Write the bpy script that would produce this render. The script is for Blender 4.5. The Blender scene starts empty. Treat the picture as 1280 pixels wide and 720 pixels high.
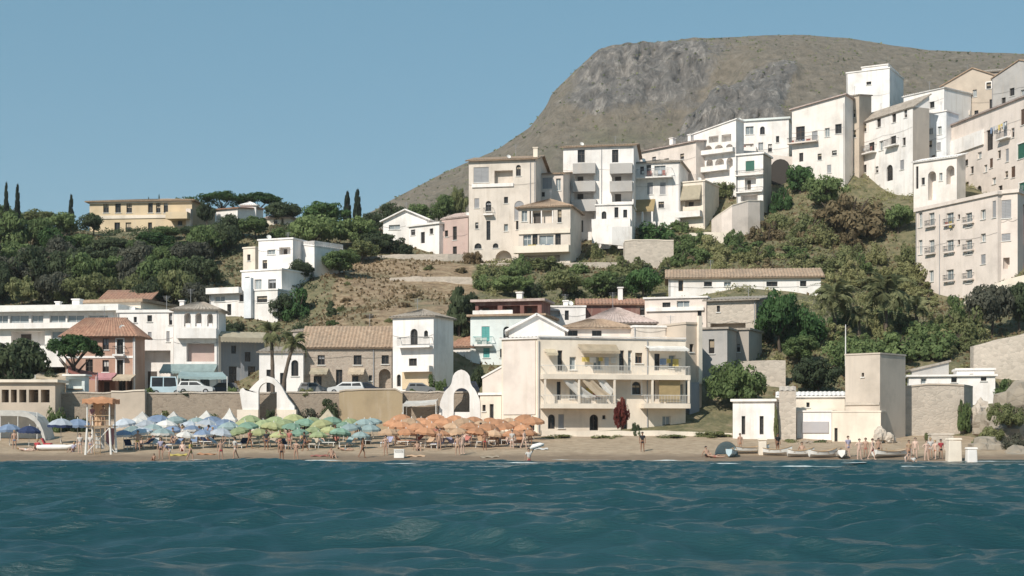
import bpy, bmesh, math, random
import numpy as np
from mathutils import Vector, Matrix, noise

random.seed(7)
RNG = np.random.default_rng(11)
SC = bpy.context.scene
COL = SC.collection
R = math.radians

# ------------------------------------------------------------------ camera, world, sun, exposure
FPX, CZ, HOR = 1800.0, 2.5, 540.0          # focal length in photo pixels, eye height, horizon row
cam_d = bpy.data.cameras.new("camera")
cam_d.sensor_width = 36.0
cam_d.lens = 36.0 * FPX / 1280.0
cam_d.shift_y = (HOR - 360.0) / 1280.0
cam_d.clip_start = 0.5
cam_d.clip_end = 9000.0
cam = bpy.data.objects.new("camera", cam_d)
COL.objects.link(cam)
cam.location = (0, 0, CZ)
cam.rotation_euler = (R(90), 0, 0)
SC.camera = cam

SUN_EL, SUN_AZ = 41.0, 35.0                # azimuth: degrees to the left of straight behind the camera
to_sun = Vector((-math.sin(R(SUN_AZ)) * math.cos(R(SUN_EL)), -math.cos(R(SUN_AZ)) * math.cos(R(SUN_EL)), math.sin(R(SUN_EL))))
world = bpy.data.worlds.new("World")
SC.world = world
world.use_nodes = True
wn = world.node_tree
bg = wn.nodes["Background"]
sky = wn.nodes.new("ShaderNodeTexSky")
sky.sky_type = 'NISHITA'
sky.sun_disc = False
sky.sun_elevation = R(SUN_EL)
sky.sun_rotation = math.atan2(to_sun.x, to_sun.y)
sky.altitude = 0
sky.air_density = 1.0
sky.dust_density = 0.4
sky.ozone_density = 1.0
hsv = wn.nodes.new("ShaderNodeHueSaturation")
hsv.inputs["Hue"].default_value = 0.492
hsv.inputs["Saturation"].default_value = 1.0
hsv.inputs["Value"].default_value = 1.0
wn.links.new(sky.outputs[0], hsv.inputs["Color"])
even = wn.nodes.new("ShaderNodeMix")           # flat colour mixed in, evening the sky out to one grey teal blue
even.data_type = 'RGBA'
even.inputs[0].default_value = 0.68
even.inputs[7].default_value = (1.02, 2.48, 3.40, 1)
wn.links.new(hsv.outputs[0], even.inputs[6])
wn.links.new(even.outputs[2], bg.inputs[0])
bg.inputs[1].default_value = 0.115
sun_d = bpy.data.lights.new("sun", 'SUN')
sun_d.energy = 4.6
sun_d.angle = R(0.5)
sun_d.color = (1.0, 0.93, 0.83)
sun = bpy.data.objects.new("sun", sun_d)
COL.objects.link(sun)
sun.location = (0, -20, 60)
sun.rotation_euler = (-to_sun).to_track_quat('-Z', 'Y').to_euler()
SC.view_settings.view_transform = 'Standard'
SC.view_settings.look = 'None'
SC.view_settings.exposure = 0.2
SC.view_settings.gamma = 1.0
SC.view_settings.use_curve_mapping = False


def wx(px, Y): return (px - 640.0) * Y / FPX
def wz(py, Y): return CZ + (HOR - py) * Y / FPX


# ------------------------------------------------------------------ materials
MATS = {}
class NT:
    def __init__(s, name):
        s.m = bpy.data.materials.new(name); s.m.use_nodes = True
        s.t = s.m.node_tree; s.b = s.t.nodes["Principled BSDF"]
        s.co = s.n("TexCoord"); s.geo = s.n("NewGeometry")
    def n(s, typ, **kw):
        x = s.t.nodes.new("ShaderNode" + typ)
        for k, v in kw.items():
            if k in x.inputs.keys(): x.inputs[k].default_value = v
            else: setattr(x, k, v)
        return x
    def l(s, a, b): s.t.links.new(a, b)
    def pos(s, scale=(1, 1, 1)):
        mp = s.n("Mapping"); s.l(s.geo.outputs["Position"], mp.inputs[0]); mp.inputs["Scale"].default_value = scale
        return mp.outputs[0]
    def noise(s, scale, vec=None, detail=4, rough=0.55, dist=0.0):
        x = s.n("TexNoise"); x.inputs["Scale"].default_value = scale; x.inputs["Detail"].default_value = detail
        x.inputs["Roughness"].default_value = rough; x.inputs["Distortion"].default_value = dist
        s.l(vec if vec is not None else s.geo.outputs["Position"], x.inputs["Vector"])
        return x.outputs[0]
    def ramp(s, fac, stops):
        x = s.n("ValToRGB"); e = x.color_ramp.elements
        while len(e) > 1: e.remove(e[-1])
        for i, (p, c) in enumerate(stops):
            el = e[0] if i == 0 else e.new(p)
            el.position = p; el.color = (*c, 1) if len(c) == 3 else c
        s.l(fac, x.inputs[0]); return x.outputs[0]
    def mix(s, fac, a, b, mode='MIX'):
        x = s.n("Mix"); x.data_type = 'RGBA'; x.blend_type = mode
        for v, k in ((fac, 0), (a, 6), (b, 7)):
            if isinstance(v, (int, float)): x.inputs[k].default_value = v
            elif isinstance(v, tuple): x.inputs[k].default_value = (*v, 1)
            else: s.l(v, x.inputs[k])
        return x.outputs[2]
    def math(s, op, a, b=0.0):
        x = s.n("Math"); x.operation = op
        for v, k in ((a, 0), (b, 1)):
            if isinstance(v, (int, float)): x.inputs[k].default_value = v
            else: s.l(v, x.inputs[k])
        return x.outputs[0]
    def bump(s, h, strength=0.3, dist=0.05):
        x = s.n("Bump"); x.inputs["Strength"].default_value = strength; x.inputs["Distance"].default_value = dist
        s.l(h, x.inputs["Height"]); s.l(x.outputs[0], s.b.inputs["Normal"])
    def col(s, c):
        if isinstance(c, tuple): s.b.inputs["Base Color"].default_value = (*c, 1)
        else: s.l(c, s.b.inputs["Base Color"])
    def done(s, key, rough=0.85):
        s.b.inputs["Roughness"].default_value = rough; MATS[key] = s.m; return s.m
def sc3(c, k): return tuple(min(1, max(0, x * k)) for x in c)

def plaster(key, c, stain=0.36, patch=(0.50, 0.43, 0.355)):
    t = NT(key + "_plaster")
    a = t.noise(0.35, detail=5, rough=0.6)
    base = t.ramp(a, [(0.3, sc3(c, 0.80)), (0.52, c), (0.75, sc3(c, 1.06))])
    st = t.noise(1.0, t.pos((1.6, 1.6, 0.16)), detail=6, rough=0.65)
    k = t.ramp(st, [(0.50, (0, 0, 0)), (0.72, (1, 1, 1))])
    f = t.math('MULTIPLY', k, stain)
    c1 = t.mix(f, base, patch)
    p2 = t.ramp(t.noise(0.16, detail=6, rough=0.7), [(0.56, (0, 0, 0)), (0.66, (1, 1, 1))])
    t.col(t.mix(t.math('MULTIPLY', p2, stain * 0.7), c1, sc3(patch, 1.1)))
    t.bump(t.noise(9, detail=3), 0.25, 0.03)
    return t.done(key, 0.9)
def stonework(key, c, c2, scale=2.6):
    t = NT(key + "_stone")
    v = t.n("TexVoronoi"); v.feature = 'F1'; v.inputs["Scale"].default_value = scale; t.l(t.pos((1, 1, 1.7)), v.inputs["Vector"])
    cellc = t.ramp(t.n("SeparateColor").outputs[0], [(0, c), (1, c)])
    sep = t.n("SeparateColor"); t.l(v.outputs["Color"], sep.inputs[0])
    cellc = t.ramp(sep.outputs[0], [(0.0, sc3(c, 0.80)), (0.5, c), (1.0, sc3(c, 1.12))])
    e = t.n("TexVoronoi"); e.feature = 'DISTANCE_TO_EDGE'; e.inputs["Scale"].default_value = scale; t.l(t.pos((1, 1, 1.7)), e.inputs["Vector"])
    ed = t.ramp(e.outputs["Distance"], [(0.02, (1, 1, 1)), (0.09, (0, 0, 0))])
    c1 = t.mix(ed, cellc, c2)
    big = t.ramp(t.noise(0.22, detail=6, rough=0.65), [(0.35, (0, 0, 0)), (0.7, (1, 1, 1))])
    t.col(t.mix(t.math('MULTIPLY', big, 0.45), c1, sc3(c2, 0.8)))
    t.bump(t.math('SUBTRACT', t.noise(4), ed), 0.4, 0.05)
    return t.done(key, 0.92)
def tiles(key, c, c2):
    t = NT(key + "_roof")
    a = t.noise(2.2, detail=5, rough=0.7)
    c1 = t.ramp(a, [(0.3, sc3(c, 0.6)), (0.5, c), (0.7, c2)])
    b = t.ramp(t.noise(0.4, detail=5, rough=0.65), [(0.45, (0, 0, 0)), (0.7, (1, 1, 1))])
    t.col(t.mix(t.math('MULTIPLY', b, 0.5), c1, (0.17, 0.14, 0.11)))
    t.bump(t.noise(7), 0.5, 0.05)
    return t.done(key, 0.9)
def paint(key, c, rough=0.6, var=0.12):
    t = NT(key + "_paint")
    t.col(t.ramp(t.noise(1.3, detail=4), [(0.3, sc3(c, 1 - var)), (0.7, sc3(c, 1 + var * 0.5))]))
    t.bump(t.noise(14), 0.12, 0.02)
    return t.done(key, rough)
def cloth(key, c, var=0.25):
    t = NT(key + "_cloth")
    oi = t.n("ObjectInfo")
    rnd = t.ramp(oi.outputs["Random"], [(0, sc3(c, 1 - var)), (1, sc3(c, 1 + var * 0.5))])
    w = t.ramp(t.noise(1.6, detail=4), [(0.35, (0.8, 0.8, 0.8)), (0.65, (1, 1, 1))])
    t.col(t.mix(1.0, rnd, w, 'MULTIPLY'))
    t.bump(t.noise(5, detail=3), 0.3, 0.04)
    tr = t.n("BsdfTranslucent"); t.l(rnd, tr.inputs[0])
    ms = t.n("MixShader"); ms.inputs[0].default_value = 0.22
    out = t.t.nodes["Material Output"]
    t.l(t.b.outputs[0], ms.inputs[1]); t.l(tr.outputs[0], ms.inputs[2]); t.l(ms.outputs[0], out.inputs[0])
    return t.done(key, 0.85)
def leaves(key, c, c2, dry=None):
    t = NT(key + "_leaves")
    oi = t.n("ObjectInfo")
    a = t.noise(0.75, detail=4, rough=0.6)
    mixd = t.math('ADD', t.math('MULTIPLY', a, 0.85), t.math('MULTIPLY', oi.outputs["Random"], 0.22))
    st = [(0.32, sc3(c, 0.75)), (0.5, c), (0.72, c2)]
    if dry: st.append((0.86, dry))
    rc = t.ramp(mixd, st)
    t.col(rc)
    tr = t.n("BsdfTranslucent"); t.l(rc, tr.inputs[0])
    ms = t.n("MixShader"); ms.inputs[0].default_value = 0.42
    out = t.t.nodes["Material Output"]
    t.l(t.b.outputs[0], ms.inputs[1]); t.l(tr.outputs[0], ms.inputs[2]); t.l(ms.outputs[0], out.inputs[0])
    t.b.inputs["Specular IOR Level"].default_value = 0.25
    return t.done(key, 0.7)

plaster("white", (0.81, 0.77, 0.735), 0.42); plaster("cool", (0.70, 0.72, 0.74)); plaster("cream", (0.76, 0.67, 0.56), 0.3); plaster("pale", (0.77, 0.71, 0.655), 0.3)
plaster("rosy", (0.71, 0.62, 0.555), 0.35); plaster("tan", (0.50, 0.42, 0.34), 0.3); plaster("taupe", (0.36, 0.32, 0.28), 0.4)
plaster("yellow", (0.62, 0.49, 0.325)); plaster("terra", (0.44, 0.27, 0.20), 0.35); plaster("greyblue_shade", (0.24, 0.26, 0.29), 0.3)  # the grey blue plaster is a shade tone put into the colour
plaster("tealwall", (0.68, 0.72, 0.70)); plaster("old", (0.66, 0.585, 0.51), 0.45, (0.42, 0.35, 0.28)); plaster("ochre", (0.37, 0.285, 0.18), 0.4)
plaster("pinkwall", (0.50, 0.37, 0.33), 0.35); plaster("redwall", (0.20, 0.095, 0.08)); plaster("grey", (0.42, 0.40, 0.38), 0.4); plaster("greypanel", (0.40, 0.385, 0.40), 0.2)
stonework("stone", (0.40, 0.32, 0.26), (0.46, 0.40, 0.33)); stonework("darkstone", (0.30, 0.24, 0.185), (0.34, 0.28, 0.22))
stonework("rockstone", (0.30, 0.255, 0.20), (0.29, 0.25, 0.20), 0.7); stonework("palestone", (0.51, 0.44, 0.37), (0.50, 0.44, 0.37), 2.0); plaster("towerstone", (0.55, 0.475, 0.40), 0.45, (0.40, 0.35, 0.30))
tiles("tile", (0.36, 0.25, 0.17), (0.46, 0.35, 0.25)); tiles("redtile", (0.34, 0.18, 0.12), (0.42, 0.26, 0.175)); tiles("greytile", (0.34, 0.29, 0.24), (0.44, 0.39, 0.33))
tiles("pinktile", (0.50, 0.39, 0.35), (0.58, 0.48, 0.44))
paint("frame_white", (0.7, 0.68, 0.64)); paint("frame_dark", (0.07, 0.055, 0.045)); paint("green", (0.03, 0.13, 0.09)); paint("teal", (0.10, 0.36, 0.34))
paint("brownwood", (0.12, 0.07, 0.045)); paint("greyshut", (0.32, 0.32, 0.33)); paint("iron", (0.06, 0.06, 0.06), 0.5); paint("white_paint", (0.78, 0.76, 0.72), 0.4)
paint("car_white", (0.60, 0.60, 0.59), 0.3); paint("car_dark", (0.03, 0.035, 0.05), 0.25); paint("car_blue", (0.04, 0.09, 0.20), 0.25); paint("car_grey", (0.2, 0.2, 0.2), 0.25); paint("car_red", (0.25, 0.03, 0.03), 0.25)
paint("rubber", (0.02, 0.02, 0.02), 0.8); paint("red", (0.5, 0.05, 0.06)); paint("lightblue", (0.46, 0.58, 0.63)); paint("orange", (0.62, 0.26, 0.10)); paint("bluepaint", (0.12, 0.22, 0.42)); paint("wood", (0.38, 0.26, 0.15), 0.75)
paint("bark", (0.10, 0.075, 0.055), 0.95, 0.4); paint("palmbark", (0.13, 0.10, 0.075), 0.95, 0.4); paint("lamp", (0.9, 0.8, 0.5)); paint("drywood", (0.2, 0.16, 0.12), 0.95, 0.3)
for k, c in dict(c_blue=(0.24, 0.32, 0.46), c_pale=(0.52, 0.57, 0.63), c_green=(0.36, 0.43, 0.23), c_lime=(0.48, 0.50, 0.25), c_jade=(0.25, 0.40, 0.30), c_orange=(0.60, 0.31, 0.17), c_peach=(0.62, 0.42, 0.27),
                 c_white=(0.76, 0.74, 0.70), c_cream=(0.62, 0.54, 0.40), c_beige=(0.58, 0.48, 0.36), c_ochre=(0.52, 0.39, 0.20), c_red=(0.50, 0.07, 0.08), c_navy=(0.03, 0.05, 0.13), c_teal=(0.33, 0.43, 0.43),
                 c_yellow=(0.68, 0.54, 0.16), c_pink=(0.60, 0.30, 0.32), c_black=(0.03, 0.03, 0.035), c_lilac=(0.46, 0.44, 0.58), c_sky=(0.46, 0.60, 0.64), c_tan=(0.56, 0.46, 0.33), c_rose=(0.52, 0.2, 0.16)).items():
    cloth(k, c)
leaves("l_dark", (0.058, 0.080, 0.040), (0.112, 0.14, 0.066)); leaves("l_mid", (0.115, 0.165, 0.06), (0.22, 0.28, 0.11)); leaves("l_olive", (0.17, 0.19, 0.08), (0.30, 0.30, 0.14), (0.20, 0.15, 0.085))
leaves("l_grey", (0.088, 0.092, 0.066), (0.15, 0.15, 0.108)); leaves("l_pine", (0.048, 0.096, 0.03), (0.108, 0.18, 0.056)); leaves("l_cyp", (0.026, 0.04, 0.026), (0.055, 0.078, 0.046))
leaves("l_fresh", (0.060, 0.125, 0.040), (0.13, 0.225, 0.078)); leaves("l_brown", (0.20, 0.155, 0.085), (0.30, 0.235, 0.135), (0.36, 0.19, 0.12)); leaves("l_red", (0.16, 0.035, 0.030), (0.26, 0.09, 0.06)); leaves("l_palm", (0.20, 0.215, 0.105), (0.34, 0.34, 0.18), (0.20, 0.17, 0.09))
leaves("l_scrub", (0.25, 0.25, 0.11), (0.40, 0.38, 0.19), (0.30, 0.22, 0.13)); leaves("l_dry", (0.20, 0.145, 0.08), (0.30, 0.215, 0.125), (0.13, 0.14, 0.06))
for k, c in dict(skin_tan=(0.38, 0.235, 0.165), skin_pale=(0.56, 0.39, 0.31), skin_brown=(0.24, 0.12, 0.07)).items(): paint(k, c, 0.55, 0.08)
for k, c in dict(hair_dark=(0.02, 0.014, 0.01), hair_brown=(0.07, 0.04, 0.02), hair_fair=(0.30, 0.20, 0.09)).items(): paint(k, c, 0.7)
t = NT("window_glass"); t.col(t.ramp(t.noise(0.6), [(0.3, (0.012, 0.013, 0.014)), (0.7, (0.045, 0.042, 0.04))])); t.done("glass", 0.22)
t = NT("pale_glass"); t.col(t.ramp(t.noise(0.5), [(0.3, (0.16, 0.19, 0.20)), (0.7, (0.34, 0.37, 0.38))])); t.done("paleglass", 0.2)
t = NT("tunnel_shade_paint"); t.col((0.05, 0.042, 0.036)); t.done("dark", 0.9)  # dark inside of the tunnel, painted as a flat colour

# ------------------------------------------------------------------ mesh helpers
def world_off(o):
    v = Vector((0, 0, 0))
    while o is not None:
        v += Vector(o.location); o = o.parent
    return v
def link(name, me, parent=None, mats=None):
    o = bpy.data.objects.new(name, me); COL.objects.link(o)
    if parent is not None: o.parent = parent
    return o
def tag(o, label=None, cat=None, group=None, kind=None):
    if label: o["label"] = label
    if cat: o["category"] = cat
    if group: o["group"] = group
    if kind: o["kind"] = kind
    return o
def empty(name, loc, label=None, cat=None, group=None, rz=0.0):
    o = bpy.data.objects.new(name, None); COL.objects.link(o)
    o.empty_display_size = 0.5; o.location = loc; o.rotation_euler = (0, 0, rz)
    return tag(o, label, cat, group)
class MB:
    def __init__(s): s.v, s.f = [], []
    def poly(s, *p):
        i = len(s.v); s.v.extend([tuple(q) for q in p]); s.f.append(tuple(range(i, i + len(p))))
    def hexa(s, p):                        # 8 points: bottom 4 counter-clockwise then top 4
        i = len(s.v); s.v.extend([tuple(q) for q in p])
        for f in ((3, 2, 1, 0), (4, 5, 6, 7), (0, 1, 5, 4), (1, 2, 6, 5), (2, 3, 7, 6), (3, 0, 4, 7)): s.f.append(tuple(i + k for k in f))
    def box(s, x0, x1, y0, y1, z0, z1):
        s.hexa([(x0, y0, z0), (x1, y0, z0), (x1, y1, z0), (x0, y1, z0), (x0, y0, z1), (x1, y0, z1), (x1, y1, z1), (x0, y1, z1)])
    def fbox(s, F, u0, u1, v0, v1, w0, w1):
        s.hexa([F(u0, v0, w1), F(u1, v0, w1), F(u1, v0, w0), F(u0, v0, w0), F(u0, v1, w1), F(u1, v1, w1), F(u1, v1, w0), F(u0, v1, w0)])
    def tube(s, pts, rad, n=8, cap=True):
        pts = [Vector(p) for p in pts]
        if not hasattr(rad, '__len__'): rad = [rad] * len(pts)
        rings = []; side = None
        for k, p in enumerate(pts):
            d = (pts[min(k + 1, len(pts) - 1)] - pts[max(k - 1, 0)])
            d = d.normalized() if d.length > 1e-9 else Vector((0, 0, 1))
            if side is None: side = Vector((1, 0, 0)) if abs(d.x) < 0.9 else Vector((0, 1, 0))
            side = (side - d * side.dot(d)).normalized(); up = d.cross(side)
            i = len(s.v); rings.append(i)
            for a in range(n):
                th = 2 * math.pi * a / n
                s.v.append(tuple(p + (side * math.cos(th) + up * math.sin(th)) * rad[k]))
        for a, b in zip(rings, rings[1:]):
            for k in range(n): s.f.append((a + k, a + (k + 1) % n, b + (k + 1) % n, b + k))
        if cap:
            s.f.append(tuple(rings[0] + k for k in reversed(range(n)))); s.f.append(tuple(rings[-1] + k for k in range(n)))
    def lathe(s, prof, n=16, c=(0, 0, 0), sq=None):
        i0 = len(s.v)
        for r, z in prof:
            for a in range(n):
                th = 2 * math.pi * (a + 0.5) / n
                s.v.append((c[0] + r * math.cos(th), c[1] + r * math.sin(th), c[2] + z))
        for k in range(len(prof) - 1):
            for a in range(n):
                s.f.append((i0 + k * n + a, i0 + k * n + (a + 1) % n, i0 + (k + 1) * n + (a + 1) % n, i0 + (k + 1) * n + a))
    def prism(s, poly, F, w0, w1):          # polygon in (u,v) of a frame, extruded from w0 to w1
        n = len(poly); i = len(s.v)
        s.v.extend([tuple(F(u, v, w1)) for u, v in poly]); s.v.extend([tuple(F(u, v, w0)) for u, v in poly])
        s.f.append(tuple(range(i, i + n))); s.f.append(tuple(i + n + k for k in reversed(range(n))))
        for k in range(n): s.f.append((i + k, i + n + k, i + n + (k + 1) % n, i + (k + 1) % n))
    def mesh(s, name, mat, off=(0, 0, 0), smooth=False):
        me = bpy.data.meshes.new(name)
        me.from_pydata([(a - off[0], b - off[1], c - off[2]) for a, b, c in s.v], [], s.f)
        if mat: me.materials.append(MATS[mat])
        if smooth: me.polygons.foreach_set("use_smooth", [True] * len(me.polygons))
        me.update(); return me
    def build(s, name, mat, parent=None, smooth=False, loc=None):
        off = world_off(parent) if parent is not None else (Vector(loc) if loc is not None else Vector((0, 0, 0)))
        o = link(name, s.mesh(name, mat, off, smooth), parent)
        if parent is None and loc is not None: o.location = loc
        return o
def np_mesh(name, V, Q, mat, smooth=False):
    V = np.asarray(V, np.float32); Q = np.asarray(Q, np.int32); k = Q.shape[1]
    me = bpy.data.meshes.new(name)
    me.vertices.add(len(V)); me.vertices.foreach_set("co", V.ravel())
    me.loops.add(Q.size); me.loops.foreach_set("vertex_index", Q.ravel())
    me.polygons.add(len(Q)); me.polygons.foreach_set("loop_start", np.arange(0, Q.size, k, dtype=np.int32))
    me.polygons.foreach_set("loop_total", np.full(len(Q), k, np.int32))
    if smooth: me.polygons.foreach_set("use_smooth", np.ones(len(Q), bool))
    if mat: me.materials.append(MATS[mat])
    me.update(calc_edges=True); me.validate(); return me
def grid_faces(nx, ny):
    i = np.arange(nx * ny).reshape(ny, nx)
    return np.stack([i[:-1, :-1], i[:-1, 1:], i[1:, 1:], i[1:, :-1]], -1).reshape(-1, 4)
def fbm(x, y, scale, octs=5, seed=0, ridged=False, gain=0.5):
    """value noise on numpy arrays"""
    out = np.zeros_like(x, dtype=float); amp = 1.0; tot = 0
    for o in range(octs):
        fx, fy = x * scale * 2 ** o + 17.3 * o + seed, y * scale * 2 ** o - 9.1 * o + seed * 1.7
        ix, iy = np.floor(fx).astype(np.int64), np.floor(fy).astype(np.int64)
        tx, ty = fx - ix, fy - iy; tx = tx * tx * (3 - 2 * tx); ty = ty * ty * (3 - 2 * ty)
        def h(a, b):
            q = (a * 374761393 + b * 668265263 + o * 974711 + int(seed * 131)) & 0x7fffffff
            q = ((q ^ (q >> 13)) * 1274126177) & 0x7fffffff
            return ((q ^ (q >> 16)) & 0xffff) / 65535.0
        v = (h(ix, iy) * (1 - tx) + h(ix + 1, iy) * tx) * (1 - ty) + (h(ix, iy + 1) * (1 - tx) + h(ix + 1, iy + 1) * tx) * ty
        v = v * 2 - 1
        if ridged: v = 1 - 2 * np.abs(v)
        out += v * amp; tot += amp; amp *= gain
    return out / tot

# ------------------------------------------------------------------ terrain
HAZE = 0.0001
STREET = 6.5
CTRL = []
for px in (-200, 0, 150, 300, 450, 600):
    for Y, z in ((153, STREET), (162, STREET), (170, STREET)): CTRL.append((wx(px, Y), Y, z))
for px in (-250, 0, 130, 250):
    for Y, z in ((182, 8.2), (196, 15), (225, 27), (262, 39.2), (300, 38), (335, 33)): CTRL.append((wx(px, Y), Y, z))
for px, py, Y in ((300, 402, 200), (360, 400, 200), (390, 345, 212), (330, 300, 235), (330, 285, 262), (430, 285, 262), (400, 416, 180), (480, 416, 180), (560, 416, 180), (400, 365, 203), (480, 372, 203), (580, 378, 200),
                  (400, 340, 222), (480, 326, 226), (570, 326, 226), (510, 307, 239), (565, 322, 235), (630, 327, 232), (690, 327, 228), (760, 292, 245), (830, 277, 247), (600, 368, 205), (680, 372, 205), (760, 368, 205), (820, 365, 205),
                  (720, 332, 222), (800, 332, 225), (850, 300, 235), (910, 292, 240), (900, 366, 192), (1000, 366, 192), (870, 330, 215), (950, 318, 215), (1040, 330, 210), (1000, 290, 227), (1080, 290, 225), (960, 255, 246), (900, 250, 250),
                  (1020, 216, 248), (1100, 245, 242), (1150, 250, 232), (1180, 250, 230), (1140, 385, 206), (1200, 386, 196), (1270, 350, 190), (1290, 300, 205), (1290, 250, 225), (1230, 180, 262), (1060, 160, 268), (1150, 180, 262), (930, 215, 268), (1000, 180, 275),
                  (880, 470, 160), (960, 470, 160), (1050, 470, 160), (1150, 475, 160), (1250, 455, 160), (900, 440, 170), (1000, 425, 172), (1100, 420, 172), (1250, 420, 175), (1000, 390, 182), (1080, 395, 185), (650, 400, 186), (750, 396, 186), (830, 400, 186),
                  (620, 480, 168), (700, 480, 168), (800, 485, 166), (1340, 420, 175), (1420, 350, 190), (1420, 250, 225), (1420, 150, 265)):
    CTRL.append((wx(px, Y), Y, wz(py, Y)))
for px in (660, 760, 860, 960, 1060, 1160): CTRL.append((wx(px, 146), 146, 2.2)); CTRL.append((wx(px, 138), 138, 0.8))
for px in (1240, 1300, 1420): CTRL.append((wx(px, 146), 146, 4.2)); CTRL.append((wx(px, 134), 134, 0.9))
for px, z in ((480, 32), (700, 38), (900, 50), (1100, 62), (1300, 68), (1500, 66)): CTRL.append((wx(px, 310), 310, z)); CTRL.append((wx(px, 340), 340, z - 3))
CT = np.array(CTRL)
def _tps(r2): return 0.5 * r2 * np.log(np.maximum(r2, 1e-9))
_s = 50.0
_P = CT[:, :2] / _s
_K = _tps(((_P[:, None] - _P[None]) ** 2).sum(-1)) + np.eye(len(CT)) * 0.004
_A = np.block([[_K, np.c_[np.ones(len(CT)), _P]], [np.c_[np.ones(len(CT)), _P].T, np.zeros((3, 3))]])
_W = np.linalg.solve(_A, np.r_[CT[:, 2], 0, 0, 0])
def hill_h(x, y):
    x = np.asarray(x, float); y = np.asarray(y, float); sh = x.shape
    q = np.stack([x.ravel(), y.ravel()], -1) / _s
    z = np.empty(len(q))
    for a in range(0, len(q), 20000):
        b = q[a:a + 20000]
        z[a:a + 20000] = _tps(((b[:, None] - _P[None]) ** 2).sum(-1)) @ _W[:len(CT)] + _W[-3] + b @ _W[-2:]
    z = z.reshape(sh)
    flat = np.clip((x + 3) / -3.0, 0, 1) * np.clip((176 - y) / 6.0, 0, 1)     # the level street behind the quay wall
    z = z * (1 - flat) + STREET * flat
    z = z + fbm(x, y, 0.11, 4, 3) * 0.7 * (1 - flat) * np.clip((y - 150) / 15.0, 0.1, 1)
    cut = (y < 152.5) & (x < -1.0)
    return np.where(cut, -0.5, z)
def beach_h(x, y): return (np.asarray(y) - 120.0) * 0.09 + fbm(np.asarray(x, float), np.asarray(y, float), 0.35, 3, 5) * 0.10 + fbm(np.asarray(x, float), np.asarray(y, float) * 0, 0.07, 3, 25) * 0.16
def hz1(x, y): return float(hill_h(np.array([x]), np.array([y]))[0])
def bz1(x, y): return float(beach_h(np.array([x]), np.array([y]))[0])
_ys = np.arange(141.0, 300.0, 0.5)
def hit(px, py):
    """where the sight line through a photo point meets the hillside"""
    xs = (px - 640) * _ys / FPX; zs = CZ + (HOR - py) * _ys / FPX
    d = hill_h(xs, _ys) - zs
    k = np.nonzero(d >= 0)[0]
    i = int(k[0]) if len(k) else len(_ys) - 60
    return float(xs[i]), float(_ys[i]), float(zs[i])
def bhit(px, py):
    Y = 13.3 / (0.09 + (py - 540) / 1800.0)
    return wx(px, Y), Y, bz1(wx(px, Y), Y)

gx = np.arange(-210, 230, 1.25); gy = np.arange(138.0, 345, 1.25)
X, Y = np.meshgrid(gx, gy)
# ground materials
t = NT("hillside_ground")
gr = t.noise(0.10, detail=7, rough=0.65); fine = t.noise(0.9, detail=6, rough=0.7)
c1 = t.ramp(fine, [(0.30, (0.13, 0.085, 0.05)), (0.5, (0.25, 0.175, 0.105)), (0.62, (0.32, 0.245, 0.155)), (0.72, (0.44, 0.36, 0.27))])
c2 = t.ramp(fine, [(0.32, (0.07, 0.075, 0.036)), (0.52, (0.15, 0.135, 0.07)), (0.68, (0.23, 0.18, 0.115))])
bare = t.n("Attribute"); bare.attribute_name = "bare"
green = t.math('SUBTRACT', t.math('ADD', gr, 0.5), t.math('MULTIPLY', bare.outputs["Fac"], 0.5))
t.col(t.mix(t.ramp(green, [(0.46, (0, 0, 0)), (0.60, (1, 1, 1))]), c1, c2))
t.bump(fine, 0.8, 0.4); t.done("hill", 0.95)
V = np.stack([X, Y, hill_h(X, Y)], -1).reshape(-1, 3)
def bare_mask(x, y):
    q = 640 + FPX * x / np.maximum(y, 1); w = fbm(x, y, 0.07, 3, 21) * 26
    return np.clip((q + w - 392) / 14, 0, 1) * np.clip((606 - q - w) / 16, 0, 1) * np.clip((y - 172) / 3, 0, 1) * np.clip((229 - y) / 3, 0, 1)
_me = np_mesh("hillside", V, grid_faces(len(gx), len(gy)), "hill", True)
_at = _me.attributes.new("bare", 'FLOAT', 'POINT'); _at.data.foreach_set("value", bare_mask(X, Y).ravel().astype(np.float32))
hillside = link("hillside", _me); tag(hillside, kind="structure")

# beach
t = NT("beach_sand")
sep = t.n("SeparateXYZ"); t.l(t.geo.outputs["Position"], sep.inputs[0])
wetn = t.math('ADD', sep.outputs[2], t.math('MULTIPLY', t.noise(0.25, detail=4), 0.5))
wet = t.ramp(wetn, [(0.62, (1, 1, 1)), (0.95, (0, 0, 0))])
sn = t.noise(1.1, detail=6, rough=0.7)
dry = t.ramp(sn, [(0.3, (0.24, 0.175, 0.115)), (0.5, (0.345, 0.26, 0.175)), (0.7, (0.42, 0.325, 0.23))])
wetc = t.ramp(sn, [(0.3, (0.16, 0.115, 0.075)), (0.7, (0.23, 0.165, 0.11))])
t.col(t.mix(wet, dry, wetc)); t.bump(t.noise(2.2, detail=6, rough=0.7), 0.9, 0.12); t.done("sand", 0.9)
bx = np.arange(-160, 180, 0.9); by = np.concatenate([np.arange(95, 116, 1.5), np.arange(116, 156, 0.45)])
X, Y = np.meshgrid(bx, by)
V = np.stack([X, Y, beach_h(X, Y)], -1).reshape(-1, 3)
tag(link("beach", np_mesh("beach", V, grid_faces(len(bx), len(by)), "sand", True)), kind="structure")

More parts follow.
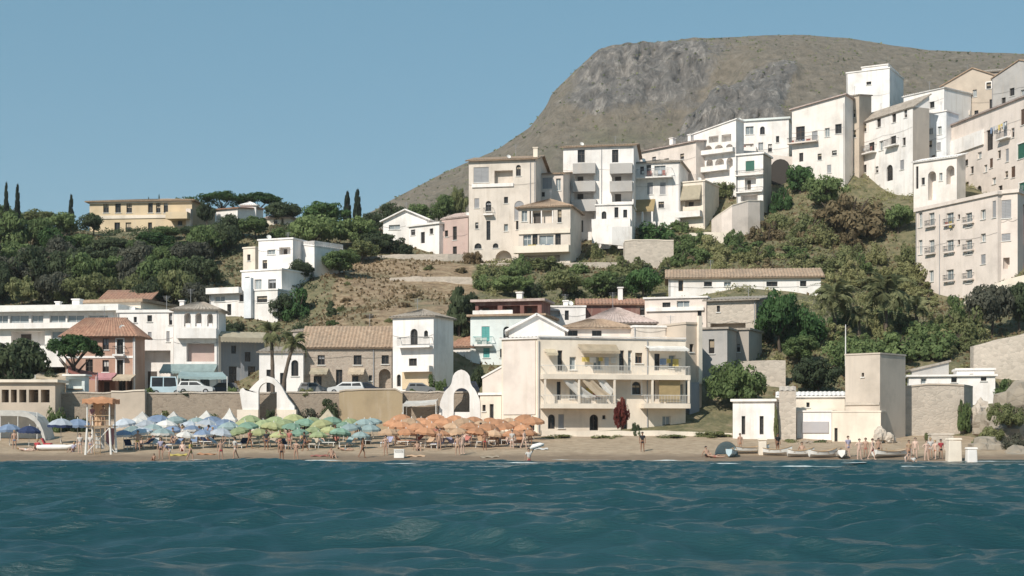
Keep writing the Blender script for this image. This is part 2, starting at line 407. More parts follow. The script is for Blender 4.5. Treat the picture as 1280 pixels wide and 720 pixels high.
# street along the quay
t = NT("street_asphalt"); t.col(t.ramp(t.noise(0.8, detail=6), [(0.3, (0.09, 0.08, 0.07)), (0.7, (0.20, 0.18, 0.155))])); t.done("asphalt", 0.92)
mb = MB(); mb.box(-120, -5, 152.1, 164, STREET - 0.6, STREET + 0.04)
o = mb.build("street", "asphalt"); tag(o, kind="structure")
mb = MB(); mb.box(-120, -5, 164.02, 167.5, STREET - 0.6, STREET + 0.16)
o = mb.build("pavement", "palestone"); tag(o, kind="structure")

# ------------------------------------------------------------------ sea
def waves(x, y):
    rng = np.random.default_rng(5)
    h = np.zeros_like(x); dx = np.zeros_like(x); dy = np.zeros_like(x)
    bands = [(10, 6.0, 13.0, 0.095), (22, 2.2, 6.0, 0.033), (44, 0.8, 2.4, 0.012), (24, 0.6, 0.9, 0.003)]
    for n, l0, l1, amp in bands:
        for _ in range(n):
            L = rng.uniform(l0, l1); k = 2 * math.pi / L
            th = rng.normal(0, 0.2 if l0 > 5 else 0.28 if l0 > 2 else 0.42) + 0.10
            a = amp * rng.uniform(0.5, 1.4); ph = rng.uniform(0, 6.283)
            kx, ky = k * math.sin(th), k * math.cos(th)
            p = kx * x + ky * y + ph
            h += a * np.cos(p); dx -= 0.6 * a * kx / k * np.sin(p); dy -= 0.6 * a * ky / k * np.sin(p)
    # some long crests rolling in, as in the photograph
    for cx, cy, half, a, wdt in ((8.5, 53, 6.5, 0.42, 1.5), (-3, 36, 5, 0.16, 1.6), (6, 32.5, 8, 0.36, 1.6), (-13, 45, 5, 0.28, 1.3), (18, 42, 5, 0.32, 1.3), (-12, 66, 9, 0.28, 1.5), (-2, 29, 6, 0.30, 1.4), (24, 60, 6, 0.26, 1.4), (-20, 34, 6, 0.3, 1.5), (-7, 82, 10, 0.22, 1.5), (14, 84, 12, 0.2, 1.5)):
        bend = cy + 0.5 * np.sin((x - cx) * 0.35) + 0.02 * (x - cx)
        d = (y - bend) / wdt
        h += 1.2 * a * np.exp(-np.where(d > 0, d * d * 0.6, d * d * 1.6)) * np.exp(-((x - cx) / half) ** 4) * (0.85 + 0.25 * np.sin(x * 1.3 + cy))
    return h, dx, dy
cx = np.concatenate([[-2900, -1800, -1000, -400, -200, -120, -90], np.arange(-64, 64.01, 0.17), [90, 120, 200, 400, 1000, 1800, 2900]])
cy = [12.0]
while cy[-1] < 126: cy.append(cy[-1] + 0.07 + cy[-1] * 0.0019)
cy = np.array([-2900.0, -1500, -400, -100, -30, 0] + cy + [150, 250, 600, 1600, 2900])
X, Y = np.meshgrid(cx, cy)
h, dx, dy = waves(X, Y)
env = np.clip((64 - np.abs(X)) / 6, 0, 1) * np.clip((Y - 2) / 10, 0, 1) * np.clip((127 - Y) / 30, 0, 1) ** 0.7
Z = h * env * (0.9 + 0.35 * fbm(X, Y, 0.05, 3, 9)); Z = np.where(Y > 127, -1.5, Z)
V = np.stack([X + dx * env, Y + dy * env, Z], -1).reshape(-1, 3)
t = NT("sea_water")
nz = t.noise(0.05, detail=3)
t.col(t.ramp(nz, [(0.35, (0.007, 0.039, 0.047)), (0.65, (0.016, 0.056, 0.062))]))
t.b.inputs["IOR"].default_value = 1.33
h1 = t.noise(1.3, t.pos((0.5, 1.7, 1)), detail=6, rough=0.6, dist=0.3); h2 = t.noise(5.0, t.pos((0.5, 1.6, 1)), detail=6, rough=0.68)
t.bump(t.math('ADD', h1, t.math('MULTIPLY', h2, 0.7)), 0.58, 0.16); t.done("water", 0.2)
tag(link("sea", np_mesh("sea", V, grid_faces(len(cx), len(cy)), "water", True)), kind="structure")

# foam where small waves break on the sand, and a few white crests
t = NT("sea_foam"); t.col(t.ramp(t.noise(3, detail=5), [(0.4, (0.45, 0.5, 0.5)), (0.6, (0.75, 0.76, 0.74))])); t.bump(t.noise(8), 0.6, 0.05); t.done("foam", 0.8)
V, Q = [], []
def foam_strip(x0, x1, y, w, z, seed):
    n = max(6, int((x1 - x0) / 0.25)); i0 = len(V)
    xs = np.linspace(x0, x1, n); s = np.linspace(0, 1, n)
    yc = y + fbm(xs, xs * 0 + seed, 0.2, 4, seed) * 1.3 - 0.3
    ww = w * np.sin(np.pi * s) ** 0.6 * np.clip(0.5 + 1.6 * fbm(xs, xs * 0 + seed, 0.55, 4, seed + 2), 0, 1.3)
    hz = 0.05 + 0.05 * np.maximum(0, fbm(xs, xs * 0 + seed, 1.3, 3, seed + 4))
    for a, b, c, e in zip(xs, yc, np.maximum(ww, 0.0), hz * np.clip(ww / w, 0, 1)):
        zz = z + (max(0.0, (b - 117.5)) * 0.09 if z < 0.2 else 0)
        V.extend([(a, b - c, zz + 0.01), (a, b, zz + e), (a, b + c, zz + 0.015)])
    for k in range(n - 1):
        Q.extend([(i0 + 3 * k, i0 + 3 * k + 3, i0 + 3 * k + 4, i0 + 3 * k + 1), (i0 + 3 * k + 1, i0 + 3 * k + 4, i0 + 3 * k + 5, i0 + 3 * k + 2)])
for px0, px1, py, w in ((180, 265, 580, 0.25), (235, 262, 578, 0.25), (470, 520, 583, 0.25), (560, 640, 587, 0.3), (610, 700, 582, 0.3), (690, 760, 578, 0.3), (885, 925, 583, 0.35), (940, 1050, 587, 0.35), (1050, 1140, 582, 0.35), (1120, 1170, 587, 0.35), (1190, 1290, 584, 0.4), (1225, 1300, 592, 0.4), (20, 110, 579, 0.2), (330, 450, 579, 0.2), (760, 880, 579, 0.25), (1140, 1290, 580, 0.3)):
    Yf = min(119.6, CZ * FPX / (py - 540) * 0.985)
    foam_strip(wx(px0, Yf), wx(px1, Yf), Yf, w * 1.3, 0.24, px0 * 0.37 + py)
tag(link("foam", np_mesh("foam", V, Q, "foam", True)), kind="stuff")

# ------------------------------------------------------------------ mountain
prof = np.array([(200, 330), (330, 318), (430, 285), (490, 250), (525, 232), (560, 214), (620, 188), (662, 160), (683, 134), (690, 118), (705, 104), (728, 82), (750, 64), (790, 56), (840, 52), (900, 48), (960, 44), (1010, 44), (1060, 48), (1110, 56), (1160, 63), (1210, 65), (1290, 68), (1400, 80), (1600, 120), (1800, 190)], float)
YR = 1000.0
pxr = (prof[:, 0] - 640) * YR / FPX; pzr = CZ + (HOR - prof[:, 1]) * YR / FPX
mx = np.arange(-330, 760, 2.1); my = np.concatenate([np.arange(346, 640, 8.0), np.arange(640, 840, 3.0), np.arange(840, 1006, 1.25), np.arange(1006, 1040, 4), np.arange(1040, 1500, 25)])
X, Y = np.meshgrid(mx, my)
XA = X * YR / np.maximum(Y, 500)
def sst(a, b, x): q = np.clip((x - a) / (b - a), 0, 1); return q * q * (3 - 2 * q)
ridge = np.interp(XA * 0.6 + X * 0.4, pxr, pzr); rsight = np.interp(XA, pxr, pzr)
tt = np.clip((Y - 346) / (YR - 346), 0, 1)
wob = fbm(X, Y, 0.015, 4, 4)
cl = sst(8, 62, XA + wob * 14) * (1 - sst(105, 165, XA + wob * 50))        # the grey crags at the upper left
cl2 = sst(112, 130, XA + wob * 16) * (1 - sst(185, 200, XA + wob * 12))       # the lower crags behind the white houses
smooth = 0.17 + 0.52 * tt ** 1.3 + 0.31 * sst(0.35, 1.0, tt) ** 1.3
stepn = wob * 0.10
cliff = smooth - 0.12 * sst(0.50, 0.78, tt) + 0.12 * sst(0.80, 0.93, tt + stepn)
cliff2 = smooth - 0.06 * sst(0.40, 0.62, tt) + 0.06 * sst(0.66, 0.74, tt + stepn * 0.6)
s = smooth * (1 - cl) + cliff * cl
s = s * (1 - cl2) + (s + cliff2 - smooth) * cl2
s = np.where(Y > YR, 1 - ((Y - YR) / 500) ** 2 * 0.5, np.minimum(s, 1.0))
near = 1 - 0.93 * np.exp(-((Y - YR) / 45) ** 2)
Z = ridge * s + (fbm(X, Y, 0.010, 5, 2, True) * 5 + fbm(X, Y, 0.045, 5, 6, True) * 2.2) * np.clip(tt * 1.3, 0, 1) * near + fbm(X, Y, 0.14, 4, 31, True) * 1.3 * (0.15 + 0.85 * near)
crag = cl * sst(0.79, 0.90, tt + stepn) * (0.35 + 0.65 * near) + cl2 * sst(0.62, 0.70, tt + stepn * .6) * (1 - sst(0.78, 0.86, tt))
chunk = fbm(X, Z * 0.55, 0.045, 5, 8, True, 0.6); chunk2 = fbm(X, Z * 0.5, 0.13, 4, 14, True, 0.6)
Z = Z + crag * (fbm(X, Y, 0.07, 5, 15, True, 0.6) * 4.5)
lim = CZ + (rsight - CZ) * Y / YR; Z = np.where(Y < YR, np.minimum(Z, lim - 0.6), Z)
tooth = crag * np.exp(-((tt - 0.985) / 0.03) ** 2) * np.maximum(0, fbm(X, Y, 0.06, 4, 19)) * 10; Z = Z + tooth
Z = np.where(tt <= 0.02, 30, Z)
V = np.stack([X + crag * fbm(X, Z, 0.08, 3, 22) * 4, Y - crag * (chunk * 9 + chunk2 * 8), Z], -1).reshape(-1, 3)
t = NT("mountain_ground")
at = t.n("Attribute"); at.attribute_name = "crag"; ag = t.n("Attribute"); ag.attribute_name = "verdure"
g2 = t.noise(0.16, detail=7, rough=0.75); rn = t.noise(0.11, t.pos((1.5, 1.0, 0.6)), detail=9, rough=0.78, dist=0.4)
rm = t.math('ADD', at.outputs["Fac"], t.math('MULTIPLY', t.math('SUBTRACT', t.noise(0.07, detail=6, rough=0.75), 0.5), 1.0))
rockm = t.ramp(rm, [(0.26, (0, 0, 0)), (0.46, (1, 1, 1))])
rock = t.ramp(rn, [(0.34, (0.07, 0.064, 0.058)), (0.45, (0.16, 0.146, 0.132)), (0.54, (0.235, 0.213, 0.19)), (0.64, (0.46, 0.41, 0.365))])
grass = t.ramp(g2, [(0.32, (0.135, 0.115, 0.082)), (0.48, (0.22, 0.182, 0.132)), (0.60, (0.275, 0.228, 0.172)), (0.72, (0.38, 0.325, 0.26))])
green = t.ramp(g2, [(0.32, (0.098, 0.102, 0.054)), (0.52, (0.162, 0.157, 0.088)), (0.70, (0.24, 0.208, 0.138))])
gm = t.math('ADD', ag.outputs["Fac"], t.math('MULTIPLY', t.math('SUBTRACT', t.noise(0.02, detail=6, rough=0.7), 0.5), 1.6))
veg = t.mix(t.ramp(gm, [(0.35, (0, 0, 0)), (0.65, (1, 1, 1))]), grass, green)
t.col(t.mix(rockm, veg, rock)); t.bump(t.math('ADD', t.math('MULTIPLY', rn, 1.6), g2), 1.0, 3.0); t.done("mountain", 0.95)
V_MTN = V
_me = np_mesh("mountain", V, grid_faces(len(mx), len(my)), "mountain", False)
for nm, q in (("crag", crag), ("verdure", np.clip(0.95 - tt * 0.75 - sst(40, 240, XA) * 0.45, 0, 1))):
    _at = _me.attributes.new(nm, 'FLOAT', 'POINT'); _at.data.foreach_set("value", q.ravel().astype(np.float32))
_me.polygons.foreach_set("use_smooth", np.ones(len(_me.polygons), bool))
tag(link("mountain", _me), kind="structure")

# ------------------------------------------------------------------ the summer haze between here and the mountain
hz = bpy.data.materials.new("summer_haze"); hz.use_nodes = True
hz.node_tree.nodes.remove(hz.node_tree.nodes["Principled BSDF"])
pv = hz.node_tree.nodes.new("ShaderNodeVolumePrincipled"); pv.inputs["Color"].default_value = (0.93, 0.96, 1.0, 1); pv.inputs["Density"].default_value = HAZE
hz.node_tree.links.new(pv.outputs[0], hz.node_tree.nodes["Material Output"].inputs["Volume"])
mb = MB(); mb.box(-3000, 3000, -3000, 3000, -4.0, 330.0)
o = link("haze", mb.mesh("haze", None)); o.data.materials.append(hz); tag(o, kind="stuff")

# ------------------------------------------------------------------ houses
def frame(o, d, z0):
    ux, uy = d; nx, ny = uy, -ux
    def F(u, v, w): return (o[0] + ux * u + nx * w, o[1] + uy * u + ny * w, z0 + v)
    F.o, F.d, F.z0 = o, d, z0
    return F
def arc(u0, u1, v1, n=8, rise=None):
    r = (u1 - u0) / 2; k = rise if rise is not None else r; c = (u0 + u1) / 2
    return [(c - r * math.cos(math.pi * i / n), v1 - k + k * math.sin(math.pi * i / n)) for i in range(n + 1)]
def facade(mb, F, W, H, ops, H0=0.0):
    us = sorted({0.0, W} | {round(o[k], 3) for o in ops for k in (0, 1)}); vs = sorted({H0, H} | {round(o[k], 3) for o in ops for k in (2, 3)})
    us = [u for u in us if 0 <= u <= W]; vs = [v for v in vs if H0 <= v <= H]
    for a, b in zip(us, us[1:]):
        for c, d in zip(vs, vs[1:]):
            mu, mv = (a + b) / 2, (c + d) / 2
            if any(o[0] < mu < o[1] and o[2] < mv < o[3] for o in ops): continue
            mb.poly(F(a, c, 0), F(b, c, 0), F(b, d, 0), F(a, d, 0))
    for u0, u1, v0, v1, dep, arch, back in ops:
        mb.poly(F(u0, v0, 0), F(u0, v0, -dep), F(u1, v0, -dep), F(u1, v0, 0))
        if arch:
            A = arc(u0, u1, v1); vs_ = A[0][1]
            for (a, b) in zip(A, A[1:]):
                mb.poly(F(*a, 0), F(*b, 0), F(*b, -dep), F(*a, -dep))
                cnr = (u0, v1) if (a[0] + b[0]) / 2 < (u0 + u1) / 2 else (u1, v1)
                mb.poly(F(*a, 0), F(*cnr, 0), F(*b, 0))
        else:
            vs_ = v1
            mb.poly(F(u0, v1, 0), F(u1, v1, 0), F(u1, v1, -dep), F(u0, v1, -dep))
        mb.poly(F(u0, v0, 0), F(u0, vs_, 0), F(u0, vs_, -dep), F(u0, v0, -dep))
        mb.poly(F(u1, v0, 0), F(u1, v0, -dep), F(u1, vs_, -dep), F(u1, vs_, 0))
        if back: mb.poly(F(u0, v0, -dep), F(u1, v0, -dep), F(u1, v1, -dep), F(u0, v1, -dep))

BR = random.Random(21)
class House:
    """one rectangular volume: front from A to B (photo column, distance), base and top rows measured at A"""
    def __init__(s, name, label, cat, A, B, base, top, depth, wall, roof=None, ops=(), group=None, root=None, sink=2.0, side=None, part="wall"):
        ax, ay = wx(A[0], A[1]), A[1]; bx_, by_ = wx(B[0], B[1]), B[1]
        W = math.hypot(bx_ - ax, by_ - ay); d = ((bx_ - ax) / W, (by_ - ay) / W)
        z0 = wz(base, ay); H = wz(top, ay) - z0
        s.W, s.H, s.D, s.z0 = W, H, depth, z0
        n = (d[1], -d[0]); bk = (-n[0], -n[1])
        o = (ax, ay); ob = (bx_, by_); oc = (bx_ + bk[0] * depth, by_ + bk[1] * depth); od = (ax + bk[0] * depth, ay + bk[1] * depth)
        s.fr = dict(f=frame(o, d, z0), r=frame(ob, bk, z0), b=frame(oc, (-d[0], -d[1]), z0), l=frame(od, n, z0))
        s.Ws = dict(f=W, r=depth, b=W, l=depth)
        s.root = root or empty(name, ((ax + oc[0]) / 2, (ay + oc[1]) / 2, z0), label, cat, group)
        s.ops = {k: [] for k in "frbl"}; s.todo = []
        for op in ops: s.op(*op)
        mb, mb2 = MB(), MB()
        for k in "frbl":
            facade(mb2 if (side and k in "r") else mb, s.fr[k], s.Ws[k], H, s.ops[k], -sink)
        s.roof_spec = roof or ("flat", "cream", 0.0)
        F = s.fr['f']; rt = s.roof_spec[0]; rise = s.roof_spec[3] if len(s.roof_spec) > 3 else 1.2
        if rt == "gx":
            for u in (0, W): mb.poly(F(u, H, 0), F(u, H, -depth), F(u, H + rise, -depth / 2))
        if rt == "gy":
            for w in (0, -depth): mb.poly(F(0, H, w), F(W, H, w), F(W / 2, H + rise, w))
        if rt == "shed":
            for u in (0, W): mb.poly(F(u, H, 0), F(u, H, -depth), F(u, H + rise, -depth))
            mb.poly(F(0, H, -depth), F(W, H, -depth), F(W, H + rise, -depth), F(0, H + rise, -depth))
        if rt == "sidel":                                   # slopes up from left to right
            for w in (0, -depth): mb.poly(F(0, H, w), F(W, H, w), F(W, H + rise, w))
            mb.poly(F(W, H, 0), F(W, H, -depth), F(W, H + rise, -depth), F(W, H + rise, 0))
        s.wall = mb.build(part, wall, s.root)
        if side: mb2.build("side_wall", side, s.root)
        s.make_roof()
        for t_ in s.todo: s.fill(*t_)
    def uv(s, face, px, py):
        F = s.fr[face]; a = (px - 640) / FPX
        (ox, oy), (ux, uy) = F.o, F.d
        den = ux - a * uy
        u = (a * oy - ox) / den if abs(den) > 1e-6 else 0
        Y = oy + uy * u
        return u, wz(py, Y) - s.z0
    def rect(s, face, x0, y0, x1, y1):
        u0, _ = s.uv(face, x0, y0); u1, _ = s.uv(face, x1, y0)
        um = (x0 + x1) / 2; _, vt = s.uv(face, um, y0); _, vb = s.uv(face, um, y1)
        W = s.Ws[face]; u0, u1 = min(u0, u1), max(u0, u1)
        u0 = min(max(u0, 0.12), W - 0.4); u1 = min(max(u1, u0 + 0.25), W - 0.12)
        vt = min(vt, s.H - 0.08); vb = max(min(vb, vt - 0.3), -1.9)
        return u0, u1, vb, vt
    def op(s, face, kind, x0, y0, x1, y1, **k):
        u0, u1, v0, v1 = s.rect(face, x0, y0, x1, y1)
        dep = k.get("dep", 1.6 if kind in "oO" else 0.30); ar = k.get("arch", False)
        if ar and (v1 - v0) < (u1 - u0) / 2 + 0.1: ar = False
        u0, u1, v0, v1 = (round(q, 3) for q in (u0, u1, v0, v1))
        s.ops[face].append((u0, u1, v0, v1, dep, ar, kind in "oO")); s.todo.append((face, kind, u0, u1, v0, v1, dep, ar, k))
    def fill(s, face, kind, u0, u1, v0, v1, dep, ar, k):
        F = s.fr[face]; w0, w1 = -dep, -dep + 0.08; W, H = u1 - u0, v1 - v0
        if kind == 'O': return
        if kind == 'o':                                     # a deep loggia: a dark door and window in its back wall
            if k.get("bare"): return
            mb = MB(); mb.fbox(F, u0 + W * 0.12, u0 + W * 0.42, v0 + 0.02, v0 + min(H * 0.85, 2.2), w0 + 0.004, w0 + 0.05); d_ = mb.build("door", k.get("fm", "frame_dark"), s.root)
            return
        fm = k.get("fm", "frame_white" if kind == 'w' else "frame_dark"); fw = 0.07
        nm = "door" if kind == 'd' else "window"
        mb = MB()
        if ar:
            out = arc(u0, u1, v1); 
            mb.fbox(F, u0, u0 + fw, v0, out[0][1], w0, w1); mb.fbox(F, u1 - fw, u1, v0, out[0][1], w0, w1)
            inn = arc(u0 + fw, u1 - fw, v1 - fw)
            for i in range(len(out) - 1):
                q = [out[i], out[i + 1], inn[i + 1], inn[i]]; mb.prism(q, F, w0, w1)
        else:
            mb.fbox(F, u0, u0 + fw, v0, v1, w0, w1); mb.fbox(F, u1 - fw, u1, v0, v1, w0, w1); mb.fbox(F, u0 + fw, u1 - fw, v1 - fw, v1, w0, w1)
        mb.fbox(F, u0 + fw, u1 - fw, v0, v0 + fw, w0, w1)
        c = (u0 + u1) / 2
        if W > 0.7: mb.fbox(F, c - 0.03, c + 0.03, v0 + fw, v1 - fw, w0 + 0.003, w1 - 0.004)
        if H > 2.0: mb.fbox(F, u0 + fw, u1 - fw, v0 + H * 0.62, v0 + H * 0.62 + 0.06, w0 + 0.003, w1 - 0.008)
        wo = mb.build(nm, fm, s.root)
        mb = MB()
        pts = ([(u0 + 0.02, v0 + 0.02), (u1 - 0.02, v0 + 0.02)] + list(reversed(arc(u0 + 0.02, u1 - 0.02, v1 - 0.02)))) if ar else [(u0 + 0.02, v0 + 0.02), (u1 - 0.02, v0 + 0.02), (u1 - 0.02, v1 - 0.02), (u0 + 0.02, v1 - 0.02)]
        mb.prism(pts, F, w0 - 0.02, w0 + 0.02); mb.build("pane", k.get("gl", "glass"), wo)
        if kind == 'w' and k.get("gl", "glass") == "glass" and H > 0.8 and BR.random() < 0.45:      # a roller blind part way down
            q = BR.uniform(0.25, 0.6); mb = MB(); mb.fbox(F, u0 + fw + 0.01, u1 - fw - 0.01, v1 - fw - (H - 2 * fw) * q, v1 - fw - (0.35 * W if ar else 0.0), w0 + 0.025, w0 + 0.05); mb.build("blind", BR.choice(("c_cream", "c_white", "c_beige", "greyshut", "c_tan")), wo)
        if kind in "wsx" and not k.get("nosill"):
            mb = MB(); mb.fbox(F, u0 - 0.1, u1 + 0.1, v0 - 0.1, v0 - 0.003, -dep + 0.1, 0.10); mb.build("sill", k.get("sm", "frame_white"), wo)
        if kind == 's':                                     # shut louvred shutters
            for a, b in ((u0 + 0.02, c - 0.01), (c + 0.01, u1 - 0.02)):
                mb = MB(); mb.fbox(F, a, b, v0 + 0.02, v1 - 0.02, -0.12, -0.085)
                nl = max(3, int(H / 0.22))
                for i in range(nl):
                    z = v0 + 0.08 + (H - 0.16) * (i + 0.5) / nl; mb.fbox(F, a + 0.05, b - 0.05, z - 0.035, z + 0.035, -0.083, -0.055)
                mb.build("shutter", k.get("shut", "greyshut"), wo)
        if kind == 'x':                                     # open shutters folded against the wall
            for a, b in ((u0 - W * 0.5 - 0.02, u0 - 0.03), (u1 + 0.03, u1 + W * 0.5 + 0.02)):
                mb = MB(); mb.fbox(F, a, b, v0, v1, 0.015, 0.06)
                for i in range(4):
                    z = v0 + H * (i + 0.5) / 4; mb.fbox(F, a + 0.04, b - 0.04, z - 0.07, z + 0.07, 0.062, 0.085)
                mb.build("shutter", k.get("shut", "greyshut"), wo)
        if k.get("sur"):
            mb = MB(); q = 0.16
            mb.fbox(F, u0 - q, u0, v0, v1, 0.0, 0.04); mb.fbox(F, u1, u1 + q, v0, v1, 0.0, 0.04); mb.fbox(F, u0 - q, u1 + q, v1 + 0.003, v1 + q, 0.0, 0.045); mb.build("surround", k["sur"], wo)
        if kind == 'd' and H > 1.4:
            mb = MB(); mb.fbox(F, c + 0.06, c + 0.12, v0 + 0.95, v0 + 1.08, w1 + 0.002, w1 + 0.06); mb.build("handle", "iron", wo)
    def slope(s, mb, F, a, b, c, d, t=0.16, step=0.42):
        a, b, c, d = (Vector(F(*q)) for q in (a, b, c, d))
        nrm = (b - a).cross(d - a)
        if nrm.length < 1e-6: nrm = (b - a).cross(c - a)
        nrm = nrm.normalized()
        if nrm.z < 0: nrm = -nrm
        L = (b - a).length; n = max(4, int(L / step) * 2)
        P, Q = [], []
        for i in range(n + 1):
            f = i / n; k = 0.075 if i % 2 else 0.0
            P.append(a.lerp(b, f) + nrm * k); Q.append(d.lerp(c, f) + nrm * k)
        for i in range(n): mb.poly(P[i], P[i + 1], Q[i + 1], Q[i])
        dn = -nrm * t
        mb.poly(a + dn, d + dn, c + dn, b + dn)
        for p, q in ((a, b), (b, c), (c, d), (d, a)):
            if (p - q).length > 1e-4: mb.poly(p, q, q + dn, p + dn)
    def make_roof(s):
        spec = s.roof_spec; rt, m, ov = spec[0], spec[1], spec[2]; rise = spec[3] if len(spec) > 3 else 1.2
        F, W, H, D = s.fr['f'], s.W, s.H, s.D; mb = MB(); e = 0.10
        if rt == "none": return
        if rt == "flat":
            th = rise if len(spec) > 3 else 0.22
            mb.fbox(F, -ov, W + ov, H + 0.003, H + th, -D - ov, ov)
            s.roof = mb.build("roof", m, s.root); return
        if rt == "parapet":                                # a low wall round a flat roof, with a coping
            th = rise if len(spec) > 3 else 0.7
            mb.fbox(F, 0.03, W - 0.03, H - 0.05, H + 0.05, -D + 0.03, -0.03); s.roof = mb.build("roof", m, s.root)
            mb = MB(); q = 0.06
            mb.fbox(F, -q, W + q, H + 0.053, H + 0.2, -0.32, q); mb.fbox(F, -q, 0.3, H + 0.053, H + 0.2, -D - q, -0.325); mb.fbox(F, W - 0.3, W + q, H + 0.053, H + 0.2, -D - q, -0.325)
            mb.build("coping", m, s.root); return
        if rt == "gx":
            k = ov * rise / (D / 2)
            s.slope(mb, F, (-ov, H - k + e, ov), (W + ov, H - k + e, ov), (W + ov, H + rise + e, -D / 2), (-ov, H + rise + e, -D / 2))
            s.slope(mb, F, (W + ov, H - k + e, -D - ov), (-ov, H - k + e, -D - ov), (-ov, H + rise + e, -D / 2), (W + ov, H + rise + e, -D / 2))
        elif rt == "gy":
            k = ov * rise / (W / 2)
            s.slope(mb, F, (-ov, H - k + e, -D - ov), (-ov, H - k + e, ov), (W / 2, H + rise + e, ov), (W / 2, H + rise + e, -D - ov))
            s.slope(mb, F, (W + ov, H - k + e, ov), (W + ov, H - k + e, -D - ov), (W / 2, H + rise + e, -D - ov), (W / 2, H + rise + e, ov))
        elif rt == "shed":
            k = ov * rise / D
            s.slope(mb, F, (-ov, H - k + e, ov), (W + ov, H - k + e, ov), (W + ov, H + rise + k + e, -D - ov), (-ov, H + rise + k + e, -D - ov))
        elif rt == "sidel":
            k = ov * rise / W
            s.slope(mb, F, (-ov, H - k + e, -D - ov), (-ov, H - k + e, ov), (W + ov, H + rise + k + e, ov), (W + ov, H + rise + k + e, -D - ov))
        elif rt == "hip":
            q = min(W, D) / 2; k = ov * rise / q; z = H - k + e; zt = H + rise + e
            if W >= D: r0, r1 = (q, zt, -D / 2), (W - q, zt, -D / 2)
            else: r0, r1 = (W / 2, zt, -q), (W / 2, zt, -D + q)
            A_, B_, C_, D_ = (-ov, z, ov), (W + ov, z, ov), (W + ov, z, -D - ov), (-ov, z, -D - ov)
            if W >= D:
                s.slope(mb, F, A_, B_, r1, r0); s.slope(mb, F, B_, C_, r1, r1); s.slope(mb, F, C_, D_, r0, r1); s.slope(mb, F, D_, A_, r0, r0)
            else:
                s.slope(mb, F, A_, B_, r0, r0); s.slope(mb, F, B_, C_, r1, r0); s.slope(mb, F, C_, D_, r1, r1); s.slope(mb, F, D_, A_, r0, r1)
        s.roof = mb.build("roof", m, s.root)
    def chimney(s, u, d, z0, h, mat="white", a=0.35):
        F = s.fr['f']; mb = MB(); mb.fbox(F, u - a, u + a, z0, z0 + h, -d - a, -d + a); mb.fbox(F, u - a - 0.1, u + a + 0.1, z0 + h + 0.003, z0 + h + 0.15, -d - a - 0.1, -d + a + 0.1)
        mb.build("chimney", mat, getattr(s, "roof", s.root))
    def balcony(s, face, x0, x1, yf, out=1.0, rail="bars", yr=None, mat="white", rmat="iron", th=0.22):
        F = s.fr[face]; u0, vf = s.uv(face, x0, yf); u1, _ = s.uv(face, x1, yf); u0, u1 = min(u0, u1), max(u0, u1)
        mb = MB(); mb.fbox(F, u0, u1, vf - th, vf, 0.003, out); b = mb.build("balcony", mat, s.root)
        h = 0.95 if yr is None else s.uv(face, (x0 + x1) / 2, yr)[1] - s.uv(face, (x0 + x1) / 2, yf)[1]
        mb = MB()
        if rail == "solid":
            mb.fbox(F, u0, u1, vf + 0.003, vf + h, out - 0.14, out - 0.005); mb.fbox(F, u0, u0 + 0.14, vf + 0.003, vf + h, 0.003, out - 0.145); mb.fbox(F, u1 - 0.14, u1, vf + 0.003, vf + h, 0.003, out - 0.145)
        else:
            mb.fbox(F, u0 + 0.03, u1 - 0.03, vf + h - 0.05, vf + h, out - 0.09, out - 0.03)
            for u in (u0 + 0.03, u1 - 0.08): mb.fbox(F, u, u + 0.05, vf + h - 0.05, vf + h, 0.003, out - 0.093)
            n = max(3, int((u1 - u0) / 0.16))
            for i in range(n + 1):
                u = u0 + 0.05 + (u1 - u0 - 0.1) * i / n; mb.fbox(F, u - 0.012, u + 0.012, vf + 0.002, vf + h - 0.052, out - 0.075, out - 0.05)
        mb.build("railing", mat if rail == "solid" else rmat, b)
        return b
    def awning(s, face, x0, x1, yt, yb, out=1.2, mat="c_cream", val=0.22):
        F = s.fr[face]; u0, vt = s.uv(face, x0, yt); u1, vb = s.uv(face, x1, yb); u0, u1 = min(u0, u1), max(u0, u1)
        mb = MB(); n = max(3, int((u1 - u0) / 0.35)); rows = []
        for j in range(5):
            f = j / 4; rows.append([(u0 + (u1 - u0) * i / n, vt + (vb - vt) * f - 0.10 * math.sin(math.pi * f) * (0.6 + 0.4 * math.sin(i * 1.9)), 0.02 + (out - 0.02) * f) for i in range(n + 1)])
        for r0, r1 in zip(rows, rows[1:]):
            for i in range(n): mb.poly(F(*r0[i]), F(*r0[i + 1]), F(*r1[i + 1]), F(*r1[i]))
        for i in range(n):
            a, b = rows[-1][i], rows[-1][i + 1]; m_ = ((a[0] + b[0]) / 2, a[1] - val * 1.3, a[2] + 0.01)
            mb.poly(F(*a), F(*b), F(b[0], b[1] - val, b[2] + 0.01), F(*m_), F(a[0], a[1] - val, a[2] + 0.01))
        a_ = mb.build("awning", mat, s.root)
        for u in (u0 + 0.05, u1 - 0.05): mb = MB(); mb.tube([F(u, vt - 0.3, 0.02), F(u, vb - 0.02, out - 0.02)], 0.02, 5); mb.build("awning_arm", "iron", a_)
        return a_
    def block(s, face, x0, x1, yt, yb, w0, w1, mat, name="wall"):
        F = s.fr[face]; u0, vt = s.uv(face, x0, yt); u1, vb = s.uv(face, x1, yb); u0, u1 = min(u0, u1), max(u0, u1)
        mb = MB(); mb.fbox(F, u0, u1, vb, vt, w0, w1); return mb.build(name, mat, s.root)
    def pipe(s, face, px, yt, yb, mat="greyshut"):
        F = s.fr[face]; u, vt = s.uv(face, px, yt); _, vb = s.uv(face, px, yb)
        mb = MB(); mb.tube([F(u, vb, 0.09), F(u, vt, 0.09)], 0.055, 6); mb.build("drainpipe", mat, s.root)

